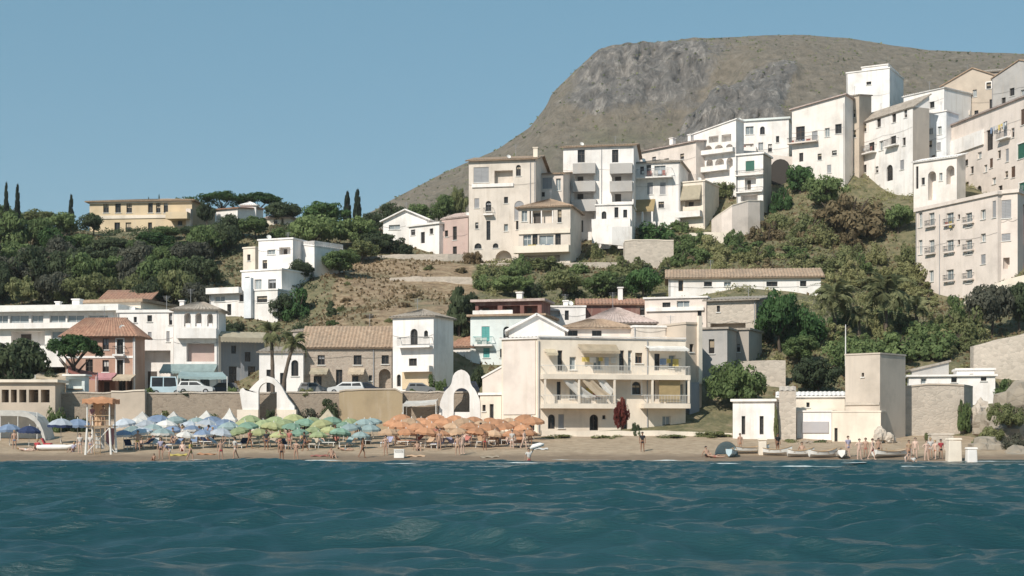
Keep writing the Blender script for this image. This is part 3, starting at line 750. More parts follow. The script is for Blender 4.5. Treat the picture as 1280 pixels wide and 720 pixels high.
def rows(face, kind, xs, ys, **k):
    return [(face, kind, a, c, b, d) if not k else (face, kind, a, c, b, d, k) for (c, d) in ys for (a, b) in xs]
class _H(House):
    def op(s, face, kind, x0, y0, x1, y1, k=None): House.op(s, face, kind, x0, y0, x1, y1, **(k or {}))
def house(name, label, *a, cat="house", **k): return _H(name, label, cat, *a, **k)
AR = dict(arch=True)

# ------------------------------------------------------------------ the buildings, left to right along the street
D_ = dict(fm="frame_dark"); DA = dict(fm="frame_dark", arch=True); SU = dict(fm="frame_dark", sur="white"); WA = dict(arch=True)
V1 = house("modern_villa", "long low modern white villa with a glass band and overhanging flat roof, at the left", (-40, 185), (143, 182), 440, 391, 11, "white", ("flat", "white_paint", 0.9, 0.8),
           rows("f", "w", [(-35, -10), (-6, 10), (12, 36), (39, 54), (62, 82), (84, 105), (110, 135)], [(394, 409)], gl="paleglass") + [("f", "o", 105, 413, 135, 432), ("f", "w", 64, 414, 98, 428, dict(gl="paleglass")), ("f", "o", 14, 414, 56, 432)])
V1.balcony("f", -38, 142, 410, 0.9, "solid", 405, "white")
V1.chimney(13.0, 4, V1.H + 0.8, 1.0, "white", 0.5); V1.chimney(9.4, 6, V1.H + 0.8, 0.9, "white", 0.3)
BX = house("flat_roofed_annexe", "small cream annexe with a brown flat roof behind the pink house and the white villa", (104, 192), (176, 190), 420, 379, 9, "cream", ("flat", "tile", 0.5, 0.4), rows("f", "w", [(148, 156), (160, 168)], [(384, 394)], fm="frame_dark"))
house("red_roofed_house", "low house with a reddish brown roof half hidden in the dark wood above the street", (128, 202), (186, 202), 400, 374, 9, "terra", ("gx", "redtile", 0.5, 1.6), rows("f", "w", [(140, 145), (158, 163)], [(378, 386)], fm="frame_dark"))
V2 = house("pink_house", "salmon pink two storey house with a low red tiled hip roof on the street", (82, 169.5), (169, 169), 497, 415, 3.6, "terra", ("hip", "redtile", 0.7, 1.7),
           [("f", "d", 146, 424, 154, 443, SU), ("f", "d", 146, 450, 154, 468, SU), ("f", "w", 128, 423, 136, 437, D_), ("f", "w", 128, 450, 136, 465, D_), ("f", "d", 107, 449, 116, 474, D_), ("f", "w", 96, 426, 103, 438, D_), ("f", "o", 122, 474, 144, 494), ("f", "d", 148, 474, 157, 493, D_), ("f", "o", 158.5, 475, 165.5, 494)])
V2.block("f", 166.4, 169, 416, 496, 0.003, 0.09, "white", "corner_pilaster"); V2.block("f", 83, 166.3, 445, 447.5, 0.003, 0.07, "white", "string_course")
V2.balcony("f", 143, 157, 443, 0.8, "bars"); V2.awning("f", 120, 146, 466, 473, 1.8, "c_pink"); V2.awning("f", 147, 170, 468, 474, 1.8, "c_beige")
V3 = house("white_corner_house", "large white house with an arcaded top floor loggia and a pinkish lower floor", (217, 174.5), (273, 174.5), 488, 386, 4.5, "white", ("hip", "greytile", 0.45, 0.9),
           [("f", "O", 230, 391, 238.5, 408, WA), ("f", "O", 244, 391, 252, 408, WA), ("f", "O", 259, 392, 266, 408, WA), ("f", "O", 233, 429, 268, 452, dict(dep=0.8)), ("f", "d", 226, 465, 236, 487, D_), ("f", "d", 250, 465, 262, 487, D_)])
V3.block("f", 234, 267, 430, 453, -0.797, -0.70, "pinkwall", "inner_wall"); V3.balcony("f", 222, 272, 421, 0.9, "solid", 411, "white"); V3.awning("f", 204, 272, 455, 465, 2.0, "c_teal")
for a, b in ((231, 237.5), (245, 251), (260, 265)): V3.block("f", a, b, 404, 408, -0.35, -0.2, "white", "parapet")
V3b = _H("w", None, None, (147, 177), (216.6, 176.5), 488, 391, 7, "white", ("flat", "white", 0.15, 0.35),
         [("f", "w", 147.5, 397, 160, 406, D_), ("f", "w", 167, 396, 171, 403, D_), ("f", "w", 184, 394, 190, 402, D_), ("f", "w", 211, 391.5, 215.5, 406, D_), ("f", "s", 185, 415, 189.5, 423, D_), ("f", "s", 208, 414, 212, 427, D_), ("f", "o", 176, 438, 213, 486, dict(dep=1.4)), ("f", "d", 152, 448, 162, 486, D_)], root=V3.root)
V3b.chimney(7.2, 3, V3b.H, 1.6, "white", 0.28)
V4 = house("shaded_front_house", "house front with shade painted grey blue into its wall, pale sagging canvas canopy over top", (274, 176), (331, 178), 492, 418, 9, "greyblue_shade", ("flat", "greytile", 0.3),
           [("f", "d", 289, 432, 295, 442, D_), ("f", "d", 286, 458, 296, 486, D_), ("f", "d", 306, 440, 313, 452, D_), ("f", "d", 310, 458, 319, 486, D_)], cat="house")  # wall colour carries the shade lying on this front
V4.awning("f", 272, 332, 414, 424, 2.2, "c_cream", 0.5)
V5 = house("white_arched_annexe", "little white annexe with one tall arched window between the palms and the stone house", (324, 169), (379, 169), 493, 440, 7, "white", ("shed", "greytile", 0.3, 0.9),
           [("f", "w", 364, 450, 373, 470, DA), ("f", "d", 333, 462, 342, 490, D_), ("f", "d", 350, 466, 358, 490, D_)])
V5b = _H("w", None, None, (366, 176), (380, 175), 440, 414, 6, "taupe", ("shed", "greytile", 0.2, 0.8), [], root=V5.root)
V6 = house("stone_house", "wide pinkish rubble stone house with a tan tiled roof behind the parked cars", (378.5, 170), (489.5, 170), 488, 433, 9, "stone", ("gx", "tile", 0.4, 2.6),
           [("f", "w", 397, 444, 406, 456, D_), ("f", "w", 442, 444, 452, 456, D_), ("f", "w", 477, 444, 486, 455, D_), ("f", "o", 473.5, 461, 491 - 1.5, 486, dict(arch=True, dep=1.0, bare=True)), ("f", "d", 392, 470, 402, 487, D_), ("f", "d", 420, 462, 428, 487, D_), ("f", "d", 440, 470, 448, 487, D_), ("f", "w", 461, 469, 465, 476, D_)])
V6.awning("f", 389, 411, 460, 466, 1.6, "c_cream"); V6.awning("f", 436, 456, 460, 466, 1.3, "c_beige"); V6.pipe("f", 467, 434, 486)
V7 = house("white_street_house", "narrow three storey white house with a grey shaded right side, next to the stone house", (491, 169), (542, 167), 487, 396, 5.5, "white", ("hip", "greytile", 0.35, 0.9),
           [("f", "d", 513, 411, 522, 431, DA), ("f", "w", 530, 413, 535, 421, DA), ("f", "w", 511, 448, 521, 459, D_), ("f", "d", 496, 468, 501, 483, DA), ("f", "d", 511, 468, 518, 486, dict(fm="wood"))])
V7.balcony("f", 500, 541, 433, 0.9, "bars"); V7.balcony("f", 505, 541, 463, 1.0, "solid", 458); V7.block("f", 503, 540, 464, 486, 0.003, 0.10, "yellow", "painted_base")
V8 = house("brown_roofed_wing", "low white wing with a red brown roof, right of the narrow white house", (545, 178), (592, 176), 488, 434, 8, "white", ("gx", "redtile", 0.3, 1.9), [("f", "w", 562, 445, 567, 456, DA), ("f", "w", 578, 446, 582, 455, D_), ("f", "o", 552, 466, 566, 484, dict(dep=0.8, arch=True))])
V9 = house("teal_shuttered_house", "white and pale teal house with teal shutters and a red loggia on its roof", (588, 176), (679, 174), 488, 396, 8, "tealwall", ("flat", "tile", 0.4, 0.25),
           [("f", "s", 602, 408, 612, 427, dict(shut="teal")), ("f", "w", 629, 408, 638, 426, DA), ("f", "s", 604, 435, 612, 447, dict(shut="teal")), ("f", "w", 625, 436, 632, 447, D_)])
V9.balcony("f", 593, 617, 431, 0.9, "bars", None, "white", "teal")
V9b = _H("w", None, None, (594, 178), (677, 176), 396, 378, 5, "redwall", ("flat", "pinktile", 0.5, 0.3), [("f", "o", 598, 382, 622, 394, dict(dep=1.2)), ("f", "o", 628, 382, 650, 394, dict(dep=1.2)), ("f", "o", 655, 382, 672, 395, dict(dep=1.2))], root=V9.root, sink=0, part="loggia_wall")
V9.block("f", 590, 640, 388, 396, -0.5, -0.3, "white", "parapet")
V9b.chimney(5.2, 2, V9b.H + 0.3, 0.9, "white", 0.35)
V10 = house("white_terrace_house", "white walled terrace house squeezed between the red loggia and the pink hip roof", (676, 182), (732, 182), 420, 384, 6, "white", ("flat", "white", 0.1), [("f", "O", 682, 388, 700, 396, dict(dep=0.8)), ("f", "d", 706, 388, 711, 400, D_)])
V10.chimney(3.2, 2, V10.H + 0.2, 0.7, "white", 0.3)
V11 = house("pink_roofed_house", "pale pink hip roofed house before a long red roof, behind the big beach building", (728, 172), (818, 172), 430, 402, 8, "rosy", ("hip", "pinktile", 0.5, 1.9), [("f", "o", 797, 404, 816, 416, dict(dep=1.2, bare=True))])
V11b = _H("w", None, None, (724, 184), (810, 184), 400, 380, 5, "redwall", ("gx", "redtile", 0.4, 0.8), [("f", "w", 800, 384, 806, 394, D_)], root=V11.root, part="rear_wall")
V11b.chimney(5.4, 2, V11b.H, 2.2, "white", 0.3)

# the big cream building on the beach
BG = house("beach_apartment_house", "big cream three storey building on the beach with long balconies and a blank left end", (672, 146), (857, 149.5), 543, 424, 11, "cream", ("parapet", "white", 0.0, 0.8),
           [("f", "d", 697, 438, 703, 463, D_), ("f", "w", 712, 446, 720, 462, dict(gl="paleglass")), ("f", "w", 742, 446, 752, 462, dict(gl="paleglass")), ("f", "d", 774, 438, 780, 463, D_), ("f", "d", 785, 438, 790, 463, dict(fm="frame_white", gl="paleglass")), ("f", "w", 794, 441, 803, 454, dict(fm="brownwood")), ("f", "d", 818, 442, 825, 463, D_), ("f", "w", 836, 444, 844, 460, dict(gl="paleglass")),
            ("f", "d", 696, 477, 701, 500, D_), ("f", "w", 712, 480, 722, 498, dict(gl="paleglass")), ("f", "w", 744, 482, 752, 499, D_), ("f", "w", 790, 477, 801, 493, dict(fm="frame_dark", arch=True, sur="white")), ("f", "d", 814, 476, 819, 502, D_), ("f", "w", 848, 480, 854, 500, dict(gl="paleglass")),
            ("f", "d", 685, 518, 694, 536, DA), ("f", "s", 698, 518, 705, 535, dict(shut="greyshut")), ("f", "d", 737, 518, 748, 538, DA), ("f", "w", 753, 519, 757, 524, D_), ("f", "d", 776, 520, 784, 540, D_), ("f", "w", 828, 520, 838, 532, dict(gl="paleglass"))], sink=2.5, side="greyblue_shade")  # right side wall has its shade painted in grey blue
BG.balcony("f", 675, 857, 468, 1.5, "bars", 457, "cream", "frame_white", 0.5); BG.balcony("f", 675, 765, 504.5, 1.5, "bars", 494, "cream", "frame_white", 0.5); BG.balcony("f", 800, 857, 504.5, 1.5, "bars", 494, "cream", "frame_white", 0.5)
BG.awning("f", 722, 770, 430, 440, 1.5, "c_tan"); BG.awning("f", 806, 856, 432, 437, 1.4, "c_white"); 
def shade_cloth(h, pts, w, mat):
    """a slack cloth hung slanting across the balcony front"""
    F = h.fr["f"]; q = [h.uv("f", a, b) for a, b in pts]; mb = MB(); n = 8
    for i in range(n):
        def g(f, e): a = [q[0][k] + (q[1][k] - q[0][k]) * f for k in (0, 1)]; b = [q[3][k] + (q[2][k] - q[3][k]) * f for k in (0, 1)]; return F(a[0] + (b[0] - a[0]) * e, a[1] + (b[1] - a[1]) * e - 0.12 * math.sin(math.pi * e), w + 0.08 * math.sin(f * 9))
        for j in range(4): mb.poly(g(i / n, j / 4), g((i + 1) / n, j / 4), g((i + 1) / n, (j + 1) / 4), g(i / n, (j + 1) / 4))
    mb.build("shade_cloth", mat, h.root)
shade_cloth(BG, [(700, 476), (713, 475), (742, 497), (722, 498)], 1.2, "c_white"); shade_cloth(BG, [(722, 475), (736, 475), (760, 495), (744, 497)], 1.35, "c_beige"); shade_cloth(BG, [(742, 475), (752, 475), (764, 488), (758, 497)], 1.2, "c_white")
BG.awning("f", 680, 694, 436, 442, 1.2, "c_cream")
BG.block("f", 820, 846, 475, 503, 1.0, 1.06, "c_ochre", "curtain")
for px in (676, 718, 762, 809, 854): BG.block("f", px, px + 2.4, 470, 504.4, 1.30, 1.46, "cream", "balcony_post")
BG.block("f", 672.5, 856.6, 419.5, 423.5, 0.003, 0.25, "white", "cornice")
BG.pipe("f", 809, 426, 540); BG.pipe("f", 673.5, 426, 540)
BGl = _H("w", None, None, (627, 148), (671.6, 146.2), 543, 424, 9, "cream", ("shed", "white", 0.2, 0.5), [("f", "w", 652, 530, 668, 538, D_)], root=BG.root, part="end_wall")
BGl.block("f", 629.5, 669.5, 427, 518, 0.003, 0.09, "rosy", "blank_panel")
BGr = _H("w", None, None, (636, 153.5), (706, 153.5), 424, 412, 7, "white", ("gy", "white", 0.4, 1.6), [], root=BG.root, sink=0.5, part="terrace_gable")
BGt = _H("w", None, None, (703, 156), (790, 156), 424, 409, 6, "rosy", ("hip", "tile", 0.5, 1.0), [("f", "w", 710, 413, 722, 420, D_), ("f", "w", 740, 413, 752, 420, D_)], root=BG.root, sink=0.5, part="terrace_room")
BGu = _H("w", None, None, (792, 154.5), (868, 155.5), 424, 409, 5, "old", ("flat", "white", 0.1), [("f", "o", 832, 410.5, 852, 420, dict(dep=1.2, arch=True, bare=True))], root=BG.root, sink=0.5, part="terrace_room")
BGs = _H("w", None, None, (857.6, 152), (877, 153), 543, 405, 6, "tan", ("flat", "tan", 0.1), [("f", "w", 862, 430, 867, 440, D_)], root=BG.root, part="rear_tower", side="greyblue_shade")  # side wall shade is put into the plaster colour
BGs.block("f", 871, 875.5, 395, 480, 0.003, 0.35, "cream", "flue"); BGs.block("f", 857.8, 870, 478, 542, 0.003, 0.6, "greyblue_shade", "shade_block")  # grey blue block added for the shade on the lower side wall
AN = house("garden_annexe", "small cream garden annexe with a sloping top left of the big beach building", (600, 149.5), (626.6, 148.5), 540, 494, 5, "cream", ("flat", "white", 0.15, 0.25), [("f", "d", 612, 505, 617, 526, D_), ("f", "w", 603, 506, 607, 514, D_)])
_AN2 = _H("w", None, None, (603, 155), (629, 154), 500, 472, 4, "rosy", ("sidel", "white", 0.1, 1.2), [], root=AN.root)

# right of the big building
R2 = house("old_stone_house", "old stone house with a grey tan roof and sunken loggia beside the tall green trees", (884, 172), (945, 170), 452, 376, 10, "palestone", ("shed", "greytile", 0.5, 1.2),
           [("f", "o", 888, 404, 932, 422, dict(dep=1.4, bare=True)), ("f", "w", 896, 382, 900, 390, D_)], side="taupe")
R2b = _H("w", None, None, (806, 178), (883, 176), 430, 374, 8, "rosy", ("flat", "white", 0.2), [("f", "w", 828, 378, 838, 384, D_), ("f", "w", 846, 376, 862, 384, dict(gl="paleglass")), ("f", "d", 872, 386, 877, 402, D_)], root=R2.root)
R2b.block("f", 808, 880, 385, 388, 0.003, 0.25, "white", "ledge")
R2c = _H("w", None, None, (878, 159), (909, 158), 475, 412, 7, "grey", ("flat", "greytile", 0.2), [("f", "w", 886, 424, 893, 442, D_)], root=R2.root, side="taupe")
R2d = _H("w", None, None, (909.3, 163), (936, 162), 470, 413, 6, "taupe", ("flat", "greytile", 0.2), [("f", "w", 920, 430, 925, 440, D_)], root=R2.root)
R1 = house("long_white_house", "long single storey white house with a tan roof strip above the tall green trees", (836, 193), (1026, 191), 372, 347, 8, "white", ("gx", "tile", 0.5, 1.4),
           [("f", "d", 848, 350, 854, 364, dict(fm="wood")), ("f", "w", 880, 352, 890, 358, D_), ("f", "w", 905, 352, 914, 358, dict(gl="paleglass")), ("f", "w", 958, 352, 972, 358, D_), ("f", "w", 1000, 351, 1008, 358, D_)])
R1.block("f", 836.5, 1025, 347.3, 348.6, 0.003, 0.12, "cream", "string_course")

# ------------------------------------------------------------------ hillside houses
H1 = house("stepped_white_house", "white house stepping down the slope in three levels below the dark wood", (262, 203), (347, 199), 400, 366, 8, "white", ("flat", "white", 0.12),
           [("f", "w", 268, 370, 281, 377, dict(gl="paleglass")), ("f", "w", 299, 368, 305, 377, D_), ("f", "w", 321, 370, 334, 378, DA), ("f", "d", 284, 380, 289, 394, D_)])
H1b = _H("w", None, None, (302, 206), (352, 203), 372, 340, 7, "white", ("flat", "white", 0.15), [("f", "w", 335, 349, 345, 363, dict(fm="greyshut")), ("f", "w", 318, 349, 327, 363, dict(gl="paleglass")), ("f", "w", 306, 346, 312, 352, D_)], root=H1.root)
H1c = _H("w", None, None, (323, 211), (366, 209), 345, 301, 7, "white", ("flat", "white", 0.15), [("f", "o", 349, 309, 363, 318, dict(dep=1.0)), ("f", "w", 334, 312, 344, 318, dict(gl="paleglass")), ("f", "w", 328, 325, 334, 336, D_)], root=H1.root)
H1d = _H("w", None, None, (363, 213), (393, 210), 345, 304, 6, "white", ("sidel", "white", 0.1, -0.8), [], root=H1.root)
H1.block("f", 308, 317, 348, 398, 0.003, 0.7, "cool", "stair_tower"); H1.balcony("f", 262, 303, 366.5, 1.0, "solid", 361)
H1e = _H("w", None, None, (304, 214), (319, 213), 345, 311, 4, "cream", ("flat", "cream", 0.1), [("f", "w", 309, 318, 313, 326, D_)], root=H1.root)
house("white_shed", "tiny white shed with a dark opening on the slope right of the stepped white house", (391, 213), (409, 213), 352, 338, 4, "white", ("flat", "white", 0.15), [("f", "o", 394, 343, 405, 350, dict(dep=1.2, bare=True))])
PL = house("yellow_palazzo", "long ochre yellow palazzo with two rows of tall dark windows on the wooded hilltop", (112, 264), (240, 262), 296, 252, 14, "yellow", ("hip", "tile", 0.7, 1.3),
           rows("f", "w", [(129, 136), (144, 151), (158, 165), (185, 191), (195, 200.5), (204.5, 210)], [(253, 266)], fm="frame_dark") + rows("f", "w", [(143, 150), (157, 164), (185, 190)], [(278, 290)], fm="frame_dark") + [("f", "w", 222, 274, 228, 282, D_)])
PL.block("f", 112.5, 239.6, 270, 272, 0.003, 0.16, "cream", "string_course"); PL.block("f", 112.5, 239.6, 251.6, 253, 0.003, 0.3, "cream", "cornice"); PL.block("f", 214, 240.5, 268, 276, 0.003, 3.0, "yellow", "terrace")
PL.block("f", 235, 241, 262, 284, 0.003, 1.2, "rosy", "buttress")
house("white_hilltop_house", "small white house with a red roof among the umbrella pines right of the yellow palazzo", (270, 262), (297, 260), 282, 262, 8, "white", ("shed", "redtile", 0.4, 0.9), [("f", "w", 284, 268, 289, 274, D_)])
house("white_hilltop_pavilion", "little white pavilion peeping out of the pines on the hilltop", (301, 264), (320, 264), 275, 256, 6, "white", ("hip", "white", 0.3, 0.7), [("f", "w", 308, 260, 312, 266, D_)])
house("cream_hilltop_house", "low cream house with a hip roof half hidden by trees on the wooded hilltop", (332, 255), (363, 254), 284, 272, 7, "cream", ("hip", "pinktile", 0.4, 1.2), [("f", "w", 342, 274, 347, 280, D_)])
H4 = house("white_gabled_villa", "bright white villa with a low spread gable standing alone on the bare slope", (511, 240), (549, 236), 309, 284, 8, "white", ("flat", "white", 0.3, 0.3), [("f", "w", 513.5, 287, 519, 294, D_), ("f", "w", 537, 285.5, 541.5, 292.5, D_), ("f", "d", 526, 290, 531, 304, D_)])
H4b = _H("w", None, None, (479, 243), (535, 241), 300, 276, 9, "white", ("gy", "white", 0.5, 1.7), [("f", "w", 486, 281, 500, 287, dict(gl="paleglass"))], root=H4.root)
H5 = house("dusty_pink_house", "small dusty pink house with a flat pinkish roof left of the tall cream tower house", (552, 237), (585, 234), 325, 274, 8, "pinkwall", ("gx", "pinktile", 0.2, 1.3), [("f", "w", 566, 283, 571, 300, D_), ("f", "d", 566, 308, 571, 322, D_), ("f", "w", 556, 288, 560, 296, D_)])
H6 = house("tall_cream_house", "tall weathered cream house with a brown roof strip, leftmost block of the old town", (586, 232), (669.5, 230), 327, 201, 12, "old", ("gx", "tile", 0.5, 1.5),
           [("f", "w", 645, 206, 651, 220, DA), ("f", "s", 592, 209, 611, 228, dict(dep=0.3)), ("f", "O", 618, 213, 641, 231, dict(dep=0.9)), ("f", "w", 607, 251, 614, 264, DA), ("f", "s", 643, 251, 655, 275, dict(arch=True, dep=0.3)), ("f", "w", 594, 278, 598, 286, D_), ("f", "w", 645, 276, 650, 287, D_), ("f", "w", 593, 304, 602, 311, DA), ("f", "w", 616, 304, 623, 310, DA), ("f", "O", 619, 313, 640, 326, dict(arch=True, dep=1.2)), ("f", "d", 608, 276, 613, 300, D_), ("f", "w", 630, 246, 635, 254, D_), ("f", "s", 593, 248, 599, 260, dict(shut="greyshut")), ("f", "w", 630, 280, 635, 289, dict(gl="paleglass"))])
H6.balcony("f", 605, 617, 268, 0.8, "bars"); H6.block("f", 590, 642, 230.5, 233, 0.003, 0.2, "white", "ledge"); H6.pipe("f", 663, 203, 300); H6.chimney(10.6, 2, H6.H, 2.0, "cream", 0.35)
H6b = _H("w", None, None, (670, 236), (704, 235), 300, 218, 8, "rosy", ("shed", "tile", 0.3, 1.5), [("f", "s", 678, 222, 690, 236, dict(shut="greyshut")), ("f", "w", 695, 223, 701, 238, dict(gl="paleglass")), ("f", "w", 676, 240, 681, 246, D_)], root=H6.root)
H6c = house("loggia_house", "small cream house with a tan hip roof and glazed loggia before the tall cream house", (648, 227), (713, 225), 329, 259, 9, "old", ("hip", "tile", 0.5, 1.7),
            [("f", "o", 662, 263, 692, 279, dict(dep=0.9)), ("f", "w", 697, 262, 702, 278, D_), ("f", "w", 652, 263, 659, 277, dict(gl="paleglass")), ("f", "d", 654, 293, 664, 310, dict(gl="paleglass", fm="white_paint")), ("f", "d", 665.5, 292, 672, 308, D_), ("f", "w", 674, 294, 692, 308, dict(gl="paleglass", fm="white_paint")), ("f", "d", 694, 292, 701, 308, D_), ("f", "O", 655, 319, 700, 328, dict(dep=1.2)), ])
H6c.balcony("f", 644, 713, 316, 1.4, "solid", 309, "cream"); H6c.block("f", 648.5, 713, 288, 291, 0.003, 0.25, "cream", "ledge")
for px in (664, 676, 690): H6c.block("f", px, px + 1.4, 263, 279, -0.15, -0.02, "white", "loggia_post")
H7 = house("white_apartment_block", "tall white five storey block with two stacks of grey balconies under a brown roof", (704, 242), (792, 240), 293, 184, 12, "white", ("gx", "tile", 0.5, 1.3),
           [("f", "d", 722, 187, 731, 203, D_), ("f", "d", 765, 187, 773, 203, D_), ("f", "o", 718, 217, 742, 232, dict(dep=1.2)), ("f", "o", 765, 217, 790, 232, dict(dep=1.2)), ("f", "o", 718, 239, 742, 252, dict(dep=1.2)), ("f", "o", 765, 239, 790, 252, dict(dep=1.2)), ("f", "o", 716, 264, 743, 290, dict(dep=1.8)), ("f", "w", 770, 259, 777, 270, D_)])
for a, b, yf, yr in ((717, 745, 217, 206), (763, 791, 217, 206), (717, 745, 239.5, 228), (763, 791, 239.5, 228), (716, 746, 264, 251)): H7.balcony("f", a, b, yf, 1.2, "solid", yr, "grey")
H7.pipe("f", 752, 186, 286)
H7b = house("white_terrace_villa", "low white villa with a curved terrace wall below the white apartment block", (745, 234), (790, 233), 296, 257, 6, "white", ("flat", "white", 0.2), [("f", "w", 768, 259, 773, 272, D_), ("f", "w", 752, 264, 758, 274, DA), ("f", "w", 779, 262, 784, 272, D_)])
H7b.balcony("f", 741, 789, 285, 1.8, "solid", 276)
H8 = house("white_shuttered_house", "white house with a wide grey balcony and two grey shuttered windows beside the apartment block", (793, 245), (850, 243), 281, 204, 10, "white", ("hip", "greytile", 0.4, 1.0),
           [("f", "d", 808, 206, 814, 223, D_), ("f", "w", 818, 207, 832, 220, dict(gl="paleglass")), ("f", "s", 809, 228, 816, 243, D_), ("f", "s", 825, 228, 832, 243, D_), ("f", "w", 823, 252, 830, 260, D_), ("f", "w", 800, 208, 805, 218, D_)])
H8.balcony("f", 797, 841, 223, 1.3, "bars", 213, "white", "greyshut"); H8.awning("f", 789, 819, 250, 264, 1.6, "c_ochre")
for px in (795, 804, 816): H8.block("f", px, px + 2, 266, 279, 1.3, 1.6, "white", "pillar")
H8b = _H("w", None, None, (851, 244), (881, 242), 281, 229, 7, "cream", ("flat", "cream", 0.15), [("f", "o", 856, 250, 876, 258, dict(dep=1.0)), ("f", "w", 858, 263, 872, 270, dict(gl="paleglass"))], root=H8.root)
H8b.awning("f", 850.5, 877, 233, 248, 1.0, "c_cream"); H8b.balcony("f", 846, 878, 272, 1.2, "solid", 266)
H9 = house("pale_sloping_house", "pale house with a pinkish slanting front and small chimneys behind the grey balcony house", (800, 262), (870, 252), 235, 190, 8, "rosy", ("shed", "pinktile", 0.4, 1.2), [("f", "w", 815, 196, 820, 203, D_), ("f", "w", 850, 192, 855, 199, D_), ("f", "w", 830, 198, 836, 206, dict(gl="paleglass")), ("f", "d", 842, 206, 847, 220, D_)])
H9.chimney(5.2, 3, H9.H + 0.4, 1.6, "white", 0.4); H9.chimney(9.5, 3, H9.H + 0.4, 1.6, "white", 0.35)
house("pale_low_house", "low pale house tucked between the grey balcony house and the arcaded white house", (846, 257), (879, 255), 240, 206, 8, "cream", ("shed", "greytile", 0.3, 1.4), [("f", "w", 858, 212, 864, 222, D_)])
H10 = house("arcaded_white_house", "white house with three tiers of arched openings stepping down its left wing", (866, 255), (920, 250), 250, 168, 3, "white", ("sidel", "white", 0.2, 1.6),
            [("f", "O", 886, 170, 898, 178, dict(dep=1.2)), ("f", "O", 902, 168, 914, 177, dict(dep=1.2)), ("f", "O", 880, 182, 890, 191, dict(dep=1.4, arch=True)), ("f", "O", 893, 181, 904, 191, dict(dep=1.4, arch=True)), ("f", "O", 907, 180, 916, 190, dict(dep=1.4, arch=True)), ("f", "O", 883, 199, 891, 213, dict(dep=1.4, arch=True)), ("f", "O", 894, 198, 905, 211, dict(dep=1.4, arch=True)), ("f", "O", 908, 197, 916, 210, dict(dep=1.4, arch=True))])
H10.balcony("f", 872, 919, 194.5, 1.0, "solid", 190.5); H10.balcony("f", 872, 912, 216, 1.1, "solid", 211)
H10b = _H("w", None, None, (914, 259), (986, 256), 240, 153, 10, "white", ("flat", "tealwall", 0.3, 0.35), [("f", "d", 917, 158, 924, 170, D_), ("f", "w", 950, 158, 956, 168, DA), ("f", "w", 932, 158, 942, 168, dict(gl="paleglass")), ("f", "o", 922, 180, 942, 193, dict(dep=1.2)), ("f", "w", 970, 170, 974, 178, D_), ("f", "w", 960, 180, 965, 190, D_), ("f", "w", 948, 178, 954, 188, dict(gl="paleglass"))], root=H10.root)
H10b.balcony("f", 918, 946, 193, 1.0, "solid", 186)
H11 = house("green_window_house", "narrow cream house with a green shuttered window, standing on pillars above the curved ramp", (921, 243), (954, 241), 252, 195, 5, "white", ("flat", "white", 0.25, 0.3),
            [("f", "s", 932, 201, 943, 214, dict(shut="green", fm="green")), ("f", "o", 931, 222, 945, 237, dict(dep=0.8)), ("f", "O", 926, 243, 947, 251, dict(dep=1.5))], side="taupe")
H11.balcony("f", 920, 955, 219.5, 0.7, "bars", 214.5); H11.balcony("f", 921, 954, 240.5, 0.6, "bars", 236)
H12 = house("cream_town_house", "pale house with a thin balcony and sloping pinkish roof right of the arcaded white house", (990, 249), (1056, 244), 232, 137, 5, "pale", ("sidel", "pinktile", 0.4, 1.4),
            [("f", "w", 995, 158, 1006, 176, dict(fm="brownwood")), ("f", "w", 1044, 155, 1052, 167, D_), ("f", "d", 999, 191, 1004, 202, D_), ("f", "w", 1040, 188, 1046, 194, D_), ("f", "s", 1015, 164, 1022, 176, D_), ("f", "w", 1022, 192, 1027, 200, D_), ("f", "w", 1031, 160, 1037, 171, dict(gl="paleglass")), ("f", "w", 1008, 208, 1013, 217, D_), ("f", "s", 1034, 206, 1039, 216, dict(shut="greyshut"))])
H12.balcony("f", 986, 1023, 180, 1.0, "bars", 174, "rosy")
H13 = house("white_tower_house", "tall white cube of a house with a small raised top, highest in the old town", (1058, 270), (1112, 266), 180, 92, 10, "white", ("flat", "white", 0.12), [("f", "w", 1083, 102, 1089, 106, D_), ("f", "w", 1066, 132, 1071, 140, D_)])
_h13 = _H("w", None, None, (1077, 268.6), (1110, 266.3), 92, 85, 8, "white", ("flat", "white", 0.12), [], root=H13.root, sink=0); H13.pipe("f", 1056 + 3, 96, 140)
H13.chimney(0.5, 1.2, H13.H - 4, 3.2, "grey", 0.4)
H14b = house("tan_narrow_house", "narrow tan house wedged between the cream house and the high white house", (1052, 249), (1074, 247), 230, 122, 5, "tan", ("shed", "greytile", 0.2, 0.8), [("f", "w", 1062, 138, 1069, 147, D_), ("f", "w", 1066, 163, 1070, 172, D_), ("f", "w", 1062, 196, 1067, 210, D_)])
H14 = house("high_white_house", "high white house seen obliquely, with small balconied doors and a grey tan roof", (1069, 251), (1141, 237), 240, 156, 3.4, "white", ("shed", "greytile", 0.25, 2.2),
            [("f", "w", 1078, 152 + 3, 1083, 165, D_), ("f", "w", 1096, 148, 1101, 159, D_), ("f", "w", 1115, 142, 1120, 153, D_), ("f", "d", 1086, 178, 1093, 192, D_), ("f", "d", 1113, 170, 1120, 184, D_), ("f", "w", 1078, 206, 1083, 216, D_), ("f", "d", 1108, 206, 1116, 226, DA), ("f", "w", 1130, 137, 1134, 147, D_), ("f", "w", 1099, 176, 1104, 188, dict(gl="paleglass")), ("f", "w", 1128, 172, 1132, 182, D_), ("f", "w", 1094, 208, 1098, 216, D_), ("f", "s", 1125, 200, 1130, 212, dict(shut="greyshut"))], side="taupe", sink=4)  # right side wall: shade put into the taupe colour
H14.balcony("f", 1079, 1096, 193.5, 1.0, "bars", 185); H14.balcony("f", 1109, 1124, 184, 0.9, "bars", 176)
